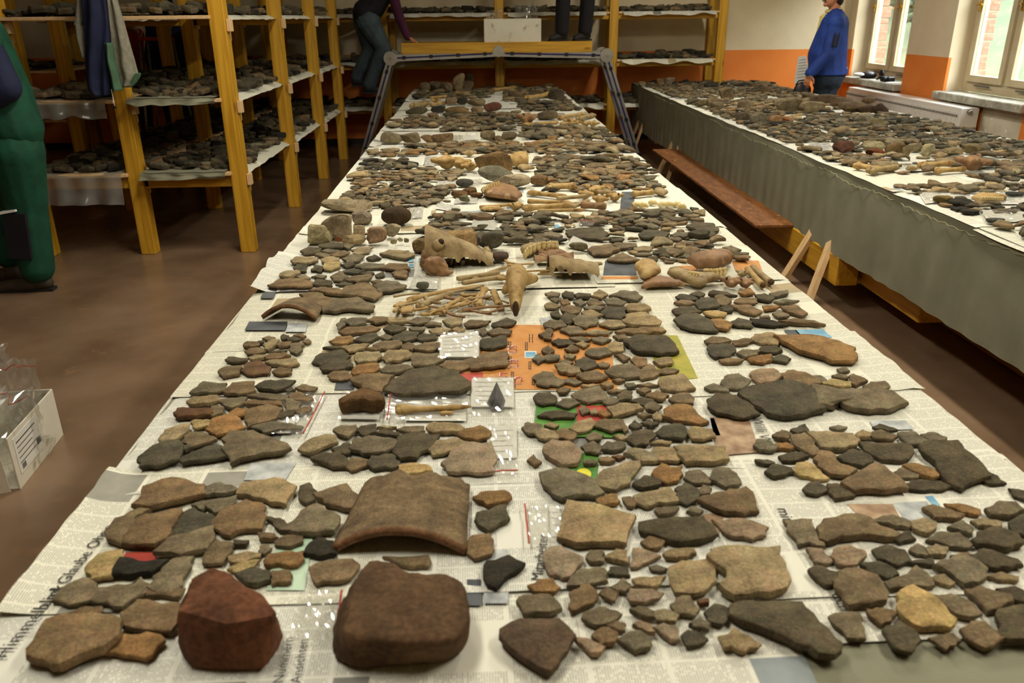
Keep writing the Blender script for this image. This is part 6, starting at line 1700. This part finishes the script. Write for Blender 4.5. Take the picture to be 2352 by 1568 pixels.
vertebra(1210, 272, 34, 'brown broken skull standing far down the table', 'bone_c', 41, GF)
for i, (a, b, r, mt, lab) in enumerate((((1206, 285), (1280, 281), 4, 'bone_a', 'orange long bone before the brown skull'), ((1285, 270), (1340, 262), 5, 'bone_a', 'pale long bone near the far right edge'), ((1330, 272), (1362, 265), 6, 'bone_b', 'thick pale bone near the far right edge'), ((1290, 284), (1330, 280), 4, 'bone_a', 'short pale bone in the far right heap'), ((1212, 226), (1262, 216), 6, 'bone_a', 'tan long bone beside the dark triangular stone'), ((1135, 206), (1184, 200), 4, 'bone_a', 'thin bone at the very far end'), ((950, 244), (978, 236), 7, 'bone_b', 'thick pale bone at the far left edge'), ((990, 240), (1022, 236), 4, 'bone_a', 'small yellow bone behind the black stone'), ((990, 224), (1024, 221), 3, 'bone_a', 'thin yellow bone left of the far stones'), ((1048, 214), (1072, 216), 4, 'bone_a', 'short yellow bone in front of the tall far stones'))):
    long_bone(a, b, r, lab, mt, .03, 1.5, 1.4, grp=GF)
for i, (x, y, s) in enumerate(((1308, 278, 18), (1345, 284, 18), (1362, 284, 18), (1000, 230, 16))): vertebra(x, y, s, 'small pale vertebra, %s in the far bone heap' % ORD[i], 'bone_a', 50+i, GF)
GW = 'animal bones on the window table'
for i, (a, b, r, mt, lab) in enumerate((((1968, 380), (2020, 388), 8, 'bone_a', 'pale knobbed bone at the left rim of the window table'), ((2000, 392), (2060, 384), 8, 'bone_b', 'splintered pale bone beside the knobbed one'), ((2118, 380), (2188, 375), 8, 'bone_a', 'yellow long bone with knobbed end on the window table'), ((2152, 392), (2216, 388), 7, 'bone_a', 'flat tan bone below the knobbed long bone'), ((2256, 352), (2322, 346), 4, 'bone_a', 'thin pale rib behind the brown vertebra'), ((1800, 330-60), (1842, 262), 3, 'bone_a', 'small yellow bone between stones on the window table'))):
    long_bone(a, b, r, lab, mt, .02, 1.6, 1.2, grp=GW)
vertebra(2234, 374, 46, 'large brown spiky vertebra on the window table', 'bone_c', 70, GW)
o = plate([(2232, 452), (2250, 442), (2310, 446), (2312, 458), (2270, 464)], .025, 'pale lower jaw with a row of teeth on the window table', 'bone_a', .006, 71, grp=GW); teeth(o, [wp(2252, 458, .02), wp(2304, 458, .02)], .013, .014, 9)

# ------------------------------------------------------------------ the mass of smaller sherds
for bk, ck, P, a in SH:
    W_ = [at(x, y, z=SZ) for x, y in P]; c = sum(W_)/len(W_); OCC.append((c[0], c[1], max(np.linalg.norm(w-c) for w in W_)*.8))
OCA = np.array(OCC)
def free(x, y, r):
    return not np.any((OCA[:, 0]-x)**2+(OCA[:, 1]-y)**2 < (OCA[:, 2]+r*.45)**2)
def blob(x, y, w, rng, n=7):
    k = rng.uniform(.55, 1.); a0 = rng.uniform(0, 6.3); rot = rng.choice([0, rng.uniform(0, 3.14)])
    out = []
    for i in range(n):
        a = a0+6.283*(i+rng.uniform(-.25, .25))/n; r = w/2*rng.uniform(.75, 1.15)
        px, py = r*math.cos(a), r*math.sin(a)*k
        out.append((x+px*math.cos(rot)-py*math.sin(rot), y+px*math.sin(rot)+py*math.cos(rot)))
    return out
def fill(mb, x0, x1, y0, y1, w, mix, rng, z=SZ, gap=.84, test=None, tfac=.13, pile=.0):
    y = y0
    while y < y1:
        x = x0+rng.uniform(0, w*.5); rw = w*rng.uniform(.8, 1.2)
        while x < x1:
            s = rw*rng.choice([.6, .8, 1, 1.1, 1.3, 1.6])
            xx, yy = x+rng.uniform(-.1, .1)*w, y+rng.uniform(-.15, .15)*w
            if rng.random() < .95 and (test is None or test(xx, yy, s*.5)):
                t = max(.006, s*tfac)*rng.uniform(.7, 1.3)
                sherd_shape(mb, blob(xx, yy, s, rng), z+(rng.uniform(0, pile) if pile else 0), t, colj(rng.choice(mix), rng, .22), rng, 8, rng.choice([0, .1, .18])*s, (rng.uniform(-.12, .12), rng.uniform(-.12, .12)), False)
            x += s*gap
        y += rw*.72
rng = random.Random(77)
def quad_fill(mb, x0, x1, yt, yb, w, mix):
    """patch of sherds given by its picture rows; becomes a rectangle on the table"""
    n, f = at((x0+x1)/2, yb, z=SZ), at((x0+x1)/2, yt, z=SZ); a, b = at(x0, (yt+yb)/2, z=SZ)[0], at(x1, (yt+yb)/2, z=SZ)[0]
    fill(mb, max(a, CT['x0']+.03), min(b, CT['x1']-.03), n[1], min(f[1], CT['y1']-.05), w, mix, rng, test=free)
M1, M2, M3 = 'ddggbbt', 'gbttbo', 'ddgkgb'
for q in ((795, 1030, 423, 476, .052, M1), (826, 1062, 394, 416, .06, M2), (838, 968, 368, 388, .062, M3), (848, 985, 344, 358, .075, M2), (985, 1195, 330, 352, .07, M2), (985, 1283, 492, 560, .062, M3), (1296, 1640, 486, 552, .055, M1), (1370, 1700, 560, 604, .05, M1), (1232, 1488, 362, 404, .075, M1), (1228, 1448, 324, 352, .075, M2), (1205, 1405, 292, 318, .085, M1), (1262, 1512, 406, 436, .06, 'dggbo'), (1258, 1405, 436, 440, .05, M1),
          (1015, 1190, 296, 300, .07, M1), (900, 1180, 281, 292, .08, M1), (938, 1195, 262, 284, .075, M1), (1195, 1350, 232, 254, .07, M3), (1160, 1330, 206, 232, .08, M1), (1100, 1300, 194, 206, .09, M1), (960, 1120, 206, 226, .08, M1), (1290, 1340, 286, 296, .07, M1), (1085, 1260, 340, 350, .07, M1), (940, 1010, 335, 341, .08, M1), (1410, 1505, 296, 300, .08, M1)):
    quad_fill(rest, *q)
o = rest.build('small_sherds', 'fired_clay'); o['kind'] = 'stuff'; tag(o, 'patches of small brown and grey sherds covering the middle table', 'pottery sherds')
mw = MB()
yy = 2.36
while yy < 10.5:
    h = rng.uniform(.25, .5); w = rng.choice([.055, .065, .075, .085]); mix = rng.choice([M1, M2, M1, M3])
    for a, b in ((2.06, 2.5), (2.56, 3.02), (3.08, 3.54)):
        if rng.random() < .93: fill(mw, a, b, yy, min(10.52, yy+h-.05), w*rng.uniform(.9, 1.2), mix, rng, test=free)
    yy += h
o = mw.build('small_sherds', 'fired_clay'); o['kind'] = 'stuff'; tag(o, 'dense cover of small sherds on the window table', 'pottery sherds')
# finds and papers on the shelves
ms = MB(); rng = random.Random(31)
for (a, b, c, d, z) in BOARDS:
    fill(ms, a, b, c, d, .1, 'dddkgb', rng, z=z+.004, tfac=.22, gap=.85, pile=.01)
    for k in range(int((b-a)*(d-c)*16)):
        s = rng.uniform(.06, .13); sherd_shape(ms, blob(rng.uniform(a, b), rng.uniform(c, d), s, rng), z+.01, s*.35, colj(rng.choice('dkgb'), rng, .2), rng, 8, s*.2, (rng.uniform(-.4, .4), rng.uniform(-.4, .4)), False)
o = ms.build('shelf_sherds', 'fired_clay'); o['kind'] = 'stuff'; tag(o, 'dark sherds and lumps laid out along the rack shelves', 'pottery sherds')
k = 0; seen_bay = set()
for (a, b, c, d, z) in BOARDS:
    k += 1
    rk = 'the aisle rack' if (a < -1.3 and c < 9.9 and a > -3.5) else 'the far left rack' if a < -3.5 else 'the back wall rack'
    near = 'on the %s shelf of %s, bay %s' % ('lowest' if z < .8 else 'middle' if z < 1.3 else 'top', rk, next(ORDN[i] for i in range(18) if ('x', rk, z, i) not in seen_bay)); seen_bay.add(('x', rk, z, len([q for q in seen_bay if q[1] == rk and q[2] == z])))
    left = a < -1.3 and c < 9.9
    def fn(u, v, a=a, b=b, c=c, d=d, z=z, k=k, left=left):
        ex = .1
        x = a-.0+(b-a)*u; y = c-.02+(d-c+.04)*v; zz = z+.002
        if left:
            x = a+(b+.06-a)*u
            if x > b+.0: zz -= (x-b)*.5+.01*mnoise.noise(Vector((y*7, k, 0)))
        else:
            y = c-.14+(d-c+.14)*v
            if y < c-.06: zz -= (c-.06-y)*.5*(1+mnoise.noise(Vector((x*5, k, 0))))
        return (x, y, zz+.001*mnoise.noise(Vector((x*8, y*8, k))))
    tag(MB().grid(fn, 24, 24).build('newspaper_sheet', NPM[k % 4]), 'newspaper under sherds %s' % near, 'newspaper', 'newspapers on the racks')
# ------------------------------------------------------------------ people
def hand(m, wr, d, up, side, curl=.5, s=1.):
    """palm with five separate fingers; d along the hand, up = back of the hand, side = +1 thumb on the cross side"""
    wr = Vector(wr); d = Vector(d).normalized(); up = (Vector(up)-d*Vector(up).dot(d)).normalized(); x = d.cross(up)*side
    pc = wr+d*.05*s
    for k in (-1.2, -.4, .4, 1.2): m.caps(wr+d*.012*s+x*k*.012*s, .014*s, wr+d*.088*s+x*k*.02*s, .0115*s, 8)
    for k, l in ((-1.25, .062), (-.42, .074), (.42, .08), (1.25, .07)):
        a = wr+d*.088*s+x*k*.02*s; d1 = (d*math.cos(curl*.7)-up*math.sin(curl*.7)); d2 = (d*math.cos(curl*1.8)-up*math.sin(curl*1.8))
        b = a+d1*l*.5*s; c = b+d2*l*.5*s; m.caps(a, .0098*s, b, .009*s, 8); m.caps(b, .009*s, c, .0075*s, 8)
    a = wr+d*.03*s+x*.026*s; b = a+(d*.6+x*.75-up*.15)*.042*s; c = b+(d*.9+x*.3-up*.3)*.034*s
    m.caps(a, .0135*s, b, .0115*s, 8); m.caps(b, .0115*s, c, .009*s, 8)
def limb(m, pts, rad):
    for i in range(len(pts)-1): m.caps(pts[i], rad[i], pts[i+1], rad[i+1])
def person(lab, J, top, bottom, shoe, skin='skin', hair='hair', face=(0, -1, 0), arm=(.062, .05, .042), leg=(.1, .072, .056), torso=(.15, .16, .15), sleeve=None, extra=None, vox=.009, hcurl=(.5, .5), hemz=-.085, moustache=False):
    """J: joints in metres. One continuous body; clothes, hair and face parts are its children"""
    V = {k: Vector(v) for k, v in J.items()}; f = Vector(face).normalized(); base = Vector((V['anL'].x/2+V['anR'].x/2, V['anL'].y/2+V['anR'].y/2, 0))
    t = thing('person', lab, 'person', base, 'people at work in the room')
    u = Vector((0, 0, 1)); r = f.cross(u).normalized(); h = V['head']
    m = MB()
    R3 = Matrix((r, f, u)).transposed()
    m.ball(h+u*.02, (.077, .096, .108), 16, 12, rot=R3); m.ball(h+f*.028-u*.055, (.056, .062, .06), 12, 10, rot=R3); m.caps(h+f*.085+u*.018, .010, h+f*.113-u*.022, .0155); m.ball(h+f*.082-u*.092, (.026, .022, .02), 10, 8, rot=R3)
    for s in (-1, 1): m.ball(h+r*s*.079-f*.008-u*.01, (.012, .02, .032), 8, 8, rot=R3); m.ball(h+f*.066+r*s*.036-u*.02, (.024, .02, .022), 8, 6, rot=R3); m.ball(h+f*.078+r*s*.032+u*.035, (.026, .016, .012), 8, 6, rot=R3)
    m.caps(h-u*.08-f*.02, .056, V['chest']+u*.14, .062)
    m.caps(V['chest'], .11, V['pelvis'], .1)
    for S in 'LR':
        limb(m, (V['chest']+u*.08, V['sh'+S], V['el'+S], V['wr'+S]), (.06, .05, .038, .028))
        limb(m, (V['pelvis'], V['hip'+S], V['kn'+S], V['an'+S]), (.09, .075, .05, .04))
        dd = V['ha'+S]-V['wr'+S]; hand(m, V['wr'+S], dd, V.get('up'+S, u+f*.3), 1 if S == 'L' else -1, hcurl[0 if S == 'L' else 1])
    remesh(m, 'body', skin, t, .006, 2)
    for s in (-1, 1):
        e = MB().ball(h+f*.0885+r*s*.032+u*.012, .0105, 10, 8).build('eye', 'eye_white', t); MB().ball(h+f*.0965+r*s*.032+u*.012, .0052, 8, 6).build('iris', 'hair', e)
        MB().caps(h+f*.1+r*s*.016+u*.04, .005, h+f*.087+r*s*.052+u*.042, .004).build('eyebrow', hair, t)
    MB().caps(h+f*.098+r*.02-u*.066, .0055, h+f*.098-r*.02-u*.066, .0055).build('mouth', 'lips', t)
    if moustache: MB().caps(h+f*.104+r*.024-u*.05, .008, h+f*.104-r*.024-u*.05, .008).build('moustache', hair, t)
    m = MB(); m.ball(h-f*.022+u*.04, (.086, .098, .104), 16, 12, rot=R3); m.ball(h-f*.045-u*.03, (.078, .062, .07), 12, 8, rot=R3)
    hm = MB()
    bm = m.mesh('hair'); ob = [v for v in bm.vertices]
    for v in bm.vertices:
        q = v.co-h
        if q.dot(f) > .045 and q.z < .085: v.co -= f*(q.dot(f)-.03)
    hh = link('hair', bm, hair, t)
    m = MB()
    sh = (V['shL']-V['shR'])*.5
    for k in (-.8, -.4, 0, .4, .8):
        m.caps(V['chest']+sh*k*.72+u*.06, torso[0]*(.8 if abs(k) > .5 else .95), V['belly']+sh*k*.55, torso[1]*(.86 if abs(k) > .5 else 1)); m.caps(V['belly']+sh*k*.55, torso[1]*(.86 if abs(k) > .5 else 1), V['pelvis']+sh*k*.5+u*.03, torso[2]*.95)
    for S in 'LR': m.caps(V['chest']+u*.1+(V['sh'+S]-V['chest'])*.4, arm[0]*1.25, V['sh'+S], arm[0]*1.15)
    arms = MB() if sleeve else m
    for S in 'LR': limb(arms, (V['sh'+S], V['el'+S], V['wr'+S]-(V['wr'+S]-V['el'+S]).normalized()*.0), arm)
    jk = remesh(m, 'jacket', top, t, vox, 3); hem = V['pelvis'].z+hemz
    for v in jk.data.vertices:
        if v.co.z < hem: v.co.z = hem
    if sleeve: remesh(arms, 'sleeves', sleeve, t, vox, 2)
    m = MB()
    for S in 'LR': limb(m, (V['pelvis']+(V['hip'+S]-V['pelvis'])*.6+u*.05, V['hip'+S], V['kn'+S], V['an'+S]+u*.03), (torso[2]*.92, leg[0]*1.25, leg[1], leg[2]))
    m.caps(V['hipL']+u*.04, torso[2]*.8, V['hipR']+u*.04, torso[2]*.8)
    remesh(m, 'trousers', bottom, t, vox, 3)
    for S in 'LR':
        a, b = V['an'+S], V['to'+S]; d = (b-a); d.z = 0; L_ = d.length; d.normalize(); z = b.z
        x = Vector((-d.y, d.x, 0)); m = MB()
        m.caps(a-d*.035+Vector((0, 0, z-a.z+.05)), .042, a+d*L_*.45+Vector((0, 0, z-a.z+.042)), .042); m.caps(a+d*L_*.4+Vector((0, 0, z-a.z+.04)), .042, b-d*.03+Vector((0, 0, .03)), .034); m.caps(a+Vector((0, 0, z-a.z+.06)), .05, a+Vector((0, 0, .02)), .05)
        s_ = remesh(m, 'shoe', shoe, t, .008, 2)
        me = s_.data
        for v in me.vertices:
            if v.co.z < z+.012: v.co.z = z+.0005+max(0, (v.co.z-z-.004)*.3)
        MB().add([a-d*.075+x*.036+Vector((0, 0, z-a.z)), b+x*.03, b-x*.03, a-d*.075-x*.036+Vector((0, 0, z-a.z)), a-d*.075+x*.036+Vector((0, 0, z-a.z+.018)), b+x*.03+Vector((0, 0, .016)), b-x*.03+Vector((0, 0, .016)), a-d*.075-x*.036+Vector((0, 0, z-a.z+.018))], [(3, 2, 1, 0), (4, 5, 6, 7), (0, 1, 5, 4), (1, 2, 6, 5), (2, 3, 7, 6), (3, 0, 4, 7)]).build('sole', 'dark_rubber', s_, recalc=True)
    return t, V
def Q(Y, dx=0): return lambda x, y, dy=0.: V3(at(x, y, Y=Y+dy))
# man in the blue jacket
q = Q(8.95)
p = q(1893, 190); X0 = q(1895, 178).x
t, V = person('man in blue work jacket with clipboard standing by the windows', dict(head=q(1915, -9), chest=q(1914, 72), belly=q(1900, 125), pelvis=q(1900, 176), shL=q(1918, 52, .2), elL=q(1900, 120, .25), wrL=q(1856, 168, .16), haL=q(1848, 186, .14), shR=q(1920, 54, -.2), elR=q(1904, 124, -.25), wrR=q(1861, 168, -.2), haR=q(1850, 196, -.19), upR=(-.6, -.75, .0), upL=(-.6, .7, 0),
     hipL=q(1900, 190, .1), hipR=q(1900, 190, -.1), knL=Vector((X0-.02, 9.04, .5)), knR=Vector((X0-.02, 8.86, .5)), anL=Vector((X0+.02, 9.04, .08)), anR=Vector((X0+.0, 8.86, .08)), toL=Vector((X0-.2, 9.06, .0)), toR=Vector((X0-.22, 8.84, .0))),
     'jacket_blue', 'jeans_dark', 'shoe_brown', face=(-1, -.12, .12), arm=(.078, .07, .056), torso=(.155, .2, .2), leg=(.105, .08, .07), hemz=.03, moustache=True, hcurl=(.6, .55))
m = MB(); m.tube([V['chest']+Vector((-.115, y, .1+.05*abs(y)/.1)) for y in (-.09, -.05, 0, .05, .09)], .02, 8); m.caps(V['chest']+Vector((-.11, 0, .13)), .05, V['chest']+Vector((-.15, 0, .02)), .03); remesh(m, 'shirt', 'shirt_yellow', t, .008, 1)
m = MB(); m.tube([V['head']+Vector((.02+.075*math.cos(a), .08*math.sin(a), -.135+.015*math.cos(a))) for a in np.linspace(0, 6.28, 18)], .014, 8); m.build('collar', 'shirt_yellow', t)
hz = float(at(1895, 166, Y=8.95)[2]); MB().tube([(V['pelvis'].x+.185*math.cos(a)-.005, 8.95+.215*math.sin(a), hz+.02*math.cos(a)) for a in np.linspace(0, 6.2832, 30)], .035, 10, flat=(.5, 1.2)).build('waistband', 'jacket_blue', t)
wv = V['wrR']; d = (V['haR']-wv).normalized(); MB().caps(wv-d*.012, .036, wv+d*.006, .036).build('wristwatch', 'silver', t)
a_, b_ = V['shR'], V['elR']; dd = (b_-a_).normalized(); pk = a_+dd*.12+Vector((0, -.083, 0)); MB().obox(pk, pk+dd*.1, .008, .06, (1, 0, 0)).build('sleeve_pocket', 'navy_cloth', t)
MB().obox(pk+dd*-.03+Vector((-.02, -.004, 0)), pk+dd*.12+Vector((-.02, -.004, 0)), .006, .012, (1, 0, 0)).build('zip', 'black_cloth', t); MB().obox(pk+dd*-.03+Vector((.025, -.004, 0)), pk+dd*.12+Vector((.025, -.004, 0)), .006, .012, (1, 0, 0)).build('zip', 'black_cloth', t)
q = Q(9.0); W_ = [q(1834, 131), q(1852, 128), q(1860, 186), q(1824, 192)]
cb = thing('clipboard', 'white clipboard with written sheets held by the man in blue', 'clipboard', (W_[0]+W_[2])/2)
MB().add(W_+[w+Vector((.004, .02, 0)) for w in W_], [(0, 1, 2, 3), (7, 6, 5, 4), (0, 4, 5, 1), (1, 5, 6, 2), (2, 6, 7, 3), (3, 7, 4, 0)]).build('sheet', 'label_paper', cb, recalc=True)
for k in range(7):
    a_, b_ = W_[0].lerp(W_[3], .12+.11*k), W_[1].lerp(W_[2], .12+.11*k); MB().obox(a_.lerp(b_, .12)+Vector((0, -.001, 0)), a_.lerp(b_, .85)+Vector((0, -.001, 0)), .002, .004, (0, 1, 0)).build('print_line', 'ink_soft', cb)
q = Q(8.86); bg = thing('shoulder_bag', 'rounded black bag held low by the man in blue', 'bag', q(1842, 235))
m = MB(); m.ball(q(1842, 212), (.1, .05, .11), 16, 12); m.build('body', 'black_plastic', bg); MB().tube([q(1828, 196), q(1834, 186), q(1846, 184), q(1854, 192)], .008, 8).build('handle', 'black_cloth', bg)
# person climbing onto the ladder
q = Q(9.72)
t, V = person('person in jeans and black top climbing the ladder, purple sleeve', dict(head=q(915, -62), chest=q(883, -14), belly=q(856, 14), pelvis=q(840, 36), shL=q(898, -32, -.17), elL=q(916, 38, -.12), wrL=q(936, 84, -.1), haL=q(950, 92, -.1), shR=q(893, -32, .17), elR=q(915, 30, .2), wrR=q(934, 80, .16), haR=q(946, 92, .15), upL=(.2, 0, 1), upR=(.2, 0, 1),
     hipL=q(846, 50, -.1), hipR=q(838, 50, .1), knL=q(882, 112, -.1), knR=q(850, 114, .1), anL=q(850, 200, -.08), anR=q(822, 182, .1), toL=q(880, 214, -.06), toR=q(842, 198, .1)), 'black_cloth', 'jeans', 'dark_rubber', face=(.85, -.2, -.3), sleeve='purple_cloth', arm=(.062, .052, .043), torso=(.135, .14, .15), leg=(.105, .085, .075), hcurl=(.25, .25))
# person standing on the platform
q = Q(9.68); zP = PZ1
B1, B2 = q(1291, 60), q(1346, 60)
c = (B1+B2)/2
t, V = person('person in black trousers and black shoes standing on the plank', dict(head=Vector((c.x-.02, 9.72, zP+1.58)), chest=Vector((c.x, 9.72, zP+1.28)), belly=Vector((c.x, 9.72, zP+1.08)), pelvis=Vector((c.x, 9.72, zP+.92)), shL=Vector((c.x-.17, 9.66, zP+1.4)), elL=Vector((c.x-.25, 9.58, zP+1.13)), wrL=Vector((c.x-.3, 9.46, zP+.95)), haL=Vector((c.x-.34, 9.38, zP+.93)), shR=Vector((c.x+.17, 9.74, zP+1.4)), elR=Vector((c.x+.26, 9.74, zP+1.12)), wrR=Vector((c.x+.24, 9.66, zP+.88)), haR=Vector((c.x+.23, 9.62, zP+.79)),
     hipL=Vector((B1.x+.02, 9.7, zP+.86)), hipR=Vector((B2.x+.0, 9.74, zP+.86)), knL=Vector((B1.x+.01, 9.68, zP+.46)), knR=Vector((B2.x+.02, 9.72, zP+.46)), anL=Vector((B1.x+.0, 9.7, zP+.08)), anR=Vector((B2.x, 9.75, zP+.08)), toL=Vector((B1.x-.15, 9.62, zP)), toR=Vector((B2.x-.14, 9.66, zP))), 'black_cloth', 'black_cloth', 'dark_rubber', face=(-.7, -.7, 0), leg=(.1, .085, .08))
# man in green dungarees at the picture edge
q = Q(4.98)
t, V = person('man in green dungarees and navy shirt stooping at the left picture edge', dict(head=q(-110, 20), chest=q(-48, 110), belly=q(0, 215), pelvis=q(30, 300), shL=q(-62, 85, .19), elL=q(-70, 230, .2), wrL=q(-150, 300, .1), haL=q(-185, 325, .06), shR=q(-38, 95, -.2), elR=q(12, 200, -.22), wrR=q(-80, 262, -.25), haR=q(-120, 280, -.25), 
     hipL=q(20, 345, .1), hipR=q(36, 350, -.1), knL=q(14, 480, .12), knR=q(62, 480, -.08), anL=q(22, 590, .1), anR=q(88, 625, -.1), toL=Vector((q(22, 590).x-.24, 5.12, 0)), toR=Vector((q(88, 625).x-.25, 4.86, 0))), 'green_cloth', 'green_cloth', 'shoe_brown', face=(-.9, 0, -.5), sleeve='navy_cloth', arm=(.085, .085, .06), torso=(.16, .165, .165), leg=(.125, .115, .1), vox=.012)
q2 = Q(4.80); MB().obox(q2(36, 488), q2(52, 592), .13, .06, (0, 1, 0)).build('knee_patch', 'kneepad', t)
MB().obox(q2(2, 488), q2(42, 481), .012, .07, (0, 1, 0)).build('reflective_strip', 'white_strip', t)
# two people behind the left rack
q = Q(9.35)
c = q(278, 100)
t, V = person('person in red sweater raising a hand behind the left rack', dict(head=Vector((c.x-.05, 9.4, 1.6)), chest=Vector((c.x, 9.42, 1.3)), belly=Vector((c.x, 9.42, 1.1)), pelvis=Vector((c.x, 9.42, .94)), shL=Vector((c.x-.18, 9.4, 1.42)), elL=Vector((c.x-.24, 9.32, 1.12)), wrL=Vector((c.x-.2, 9.14, 1.0)), haL=Vector((c.x-.18, 9.05, 1.0)), shR=Vector((c.x+.17, 9.4, 1.4)), elR=q(320, 148), wrR=q(313, 92), haR=q(312, 72), upR=(0, 1, 0),
     hipL=Vector((c.x-.09, 9.42, .86)), hipR=Vector((c.x+.09, 9.42, .86)), knL=Vector((c.x-.1, 9.4, .47)), knR=Vector((c.x+.1, 9.4, .47)), anL=Vector((c.x-.1, 9.44, .08)), anR=Vector((c.x+.1, 9.44, .08)), toL=Vector((c.x-.12, 9.26, 0)), toR=Vector((c.x+.12, 9.26, 0))), 'red_cloth', 'jeans_dark', 'dark_rubber', face=(.4, -.9, 0), torso=(.13, .13, .13), vox=.011, hcurl=(.5, .9))
hp = V['haR']; tag(link('held_find', hull_rock(None, .09, .06, .05, '6b5a3c', 3, .4, 2), 'rock'), 'brown find held up in the hand behind the rack', 'stone').location = hp+Vector((-.02, -.02, .0))
q = Q(9.75); c = q(392, 100)
person('person in dark blue overall standing behind the rack posts', dict(head=Vector((c.x-.03, 9.8, 1.68)), chest=Vector((c.x, 9.8, 1.36)), belly=Vector((c.x, 9.8, 1.14)), pelvis=Vector((c.x, 9.8, .97)), shL=Vector((c.x-.19, 9.78, 1.47)), elL=Vector((c.x-.26, 9.74, 1.16)), wrL=Vector((c.x-.2, 9.6, .98)), haL=Vector((c.x-.16, 9.52, .96)), shR=Vector((c.x+.19, 9.8, 1.47)), elR=Vector((c.x+.27, 9.78, 1.18)), wrR=Vector((c.x+.25, 9.68, .94)), haR=Vector((c.x+.24, 9.66, .84)),
     hipL=Vector((c.x-.09, 9.8, .9)), hipR=Vector((c.x+.09, 9.8, .9)), knL=Vector((c.x-.1, 9.78, .49)), knR=Vector((c.x+.1, 9.78, .49)), anL=Vector((c.x-.1, 9.82, .08)), anR=Vector((c.x+.1, 9.82, .08)), toL=Vector((c.x-.12, 9.63, 0)), toR=Vector((c.x+.12, 9.63, 0))), 'navy_cloth', 'navy_cloth', 'dark_rubber', face=(-.3, -.95, 0), leg=(.12, .1, .09), vox=.011)
q = Q(9.12); a_, b_ = q(326, 86), q(390, 84); z = a_.z
st = thing('step_stool', 'metal step stool with red top behind the rack posts', 'stool', (a_+b_)/2*1.0)
wb('seat', 'red_plastic', st, a_.x, b_.x, 9.0, 9.24, z-.03, z)
for x, s in ((a_.x+.01, -1), (b_.x-.01, 1)):
    for y, sy in ((9.02, -1), (9.22, 1)): MB().tube([(x, y, z-.03), (x+s*.09, y+sy*.1, 0)], .012, 8).build('leg', 'aluminium', st)
for f in (.35, .68): MB().tube([(a_.x+.01-.09*(1-f), 9.02-.1*(1-f), z*f), (b_.x-.01+.09*(1-f), 9.02-.1*(1-f), z*f)], .011, 8).build('rung', 'aluminium', st)
# jacket hanging from the top shelf of the left rack
YJ = 5.5
jt = thing('hanging_jacket', 'grey, navy and green jacket hanging from the rack post', 'jacket', V3(at(250, 215, Y=YJ)))
def panel(name, rows, mat, bulge, seed, dy=0., ridge=3):
    """hanging cloth fold: rows of (y, left x, right x) in the picture, closed and rounded"""
    n = 28; m = MB(); vs, F = [], []; Rr = []
    for i in range(len(rows)-1):
        for k in range(6):
            f = k/6; Rr.append([rows[i][j]+(rows[i+1][j]-rows[i][j])*f for j in range(3)])
    Rr.append(list(rows[-1]))
    for y, a, b in Rr:
        A, B = V3(at(a, y, Y=YJ+dy)), V3(at(b, y, Y=YJ+dy)); c = (A+B)/2; w = (B-A).length/2
        for k in range(n):
            an = 2*math.pi*k/n; d = bulge*(1+.45*math.sin(ridge*an+seed+y*.013)+.3*mnoise.noise(Vector((k*.5, y*.02, seed))))
            vs.append(c+Vector((math.cos(an)*w, math.sin(an)*d, 0)))
    M_ = len(Rr)
    for i in range(M_-1):
        for k in range(n): F.append((i*n+k, i*n+(k+1) % n, (i+1)*n+(k+1) % n, (i+1)*n+k))
    F += [tuple(range(n)), tuple((M_-1)*n+k for k in range(n-1, -1, -1))]
    m.add(vs, F, None, True); return m.build(name, mat, jt, recalc=True)
panel('back_lining', [(-40, 178, 205), (0, 176, 200), (50, 173, 202), (55, 172, 202), (90, 178, 204), (135, 192, 206)], 'grey_fleece', .03, 1)
panel('stripe', [(46, 174, 196), (58, 172, 196)], 'sage_cloth', .035, 2)
panel('body', [(-40, 186, 252), (0, 188, 248), (60, 194, 254), (120, 196, 256), (180, 199, 258), (205, 202, 260), (218, 214, 256)], 'navy_cloth', .05, 3, -.03, 5)
panel('green_band', [(98, 240, 258), (140, 246, 264), (180, 254, 274), (208, 258, 282)], 'sage_cloth', .03, 4, -.06)
panel('front_lining', [(-40, 244, 262), (0, 248, 268), (50, 252, 284), (100, 256, 298), (150, 264, 312), (180, 274, 320), (198, 278, 306)], 'grey_fleece', .035, 5, -.02, 4)
panel('cuff', [(168, 312, 323), (176, 306, 322), (190, 296, 314), (200, 282, 304)], 'sage_cloth', .03, 6, -.02)
MB().tube([V3(at(256-4*k/9+k*1.2, 205+k*4.2, Y=YJ-.08)) for k in range(10)], .0025, 6).build('drawstring', 'white_strip', jt); MB().ball(V3(at(264, 246, Y=YJ-.08)), .009, 8, 6).build('toggle', 'black_plastic', jt)
MB().tube([V3(at(222, -42, Y=YJ)), V3(at(222, -60, Y=YJ+.08)), (V3(at(222, -60, Y=YJ+.2)))], .006, 8).build('hanger_loop', 'black_plastic', jt)
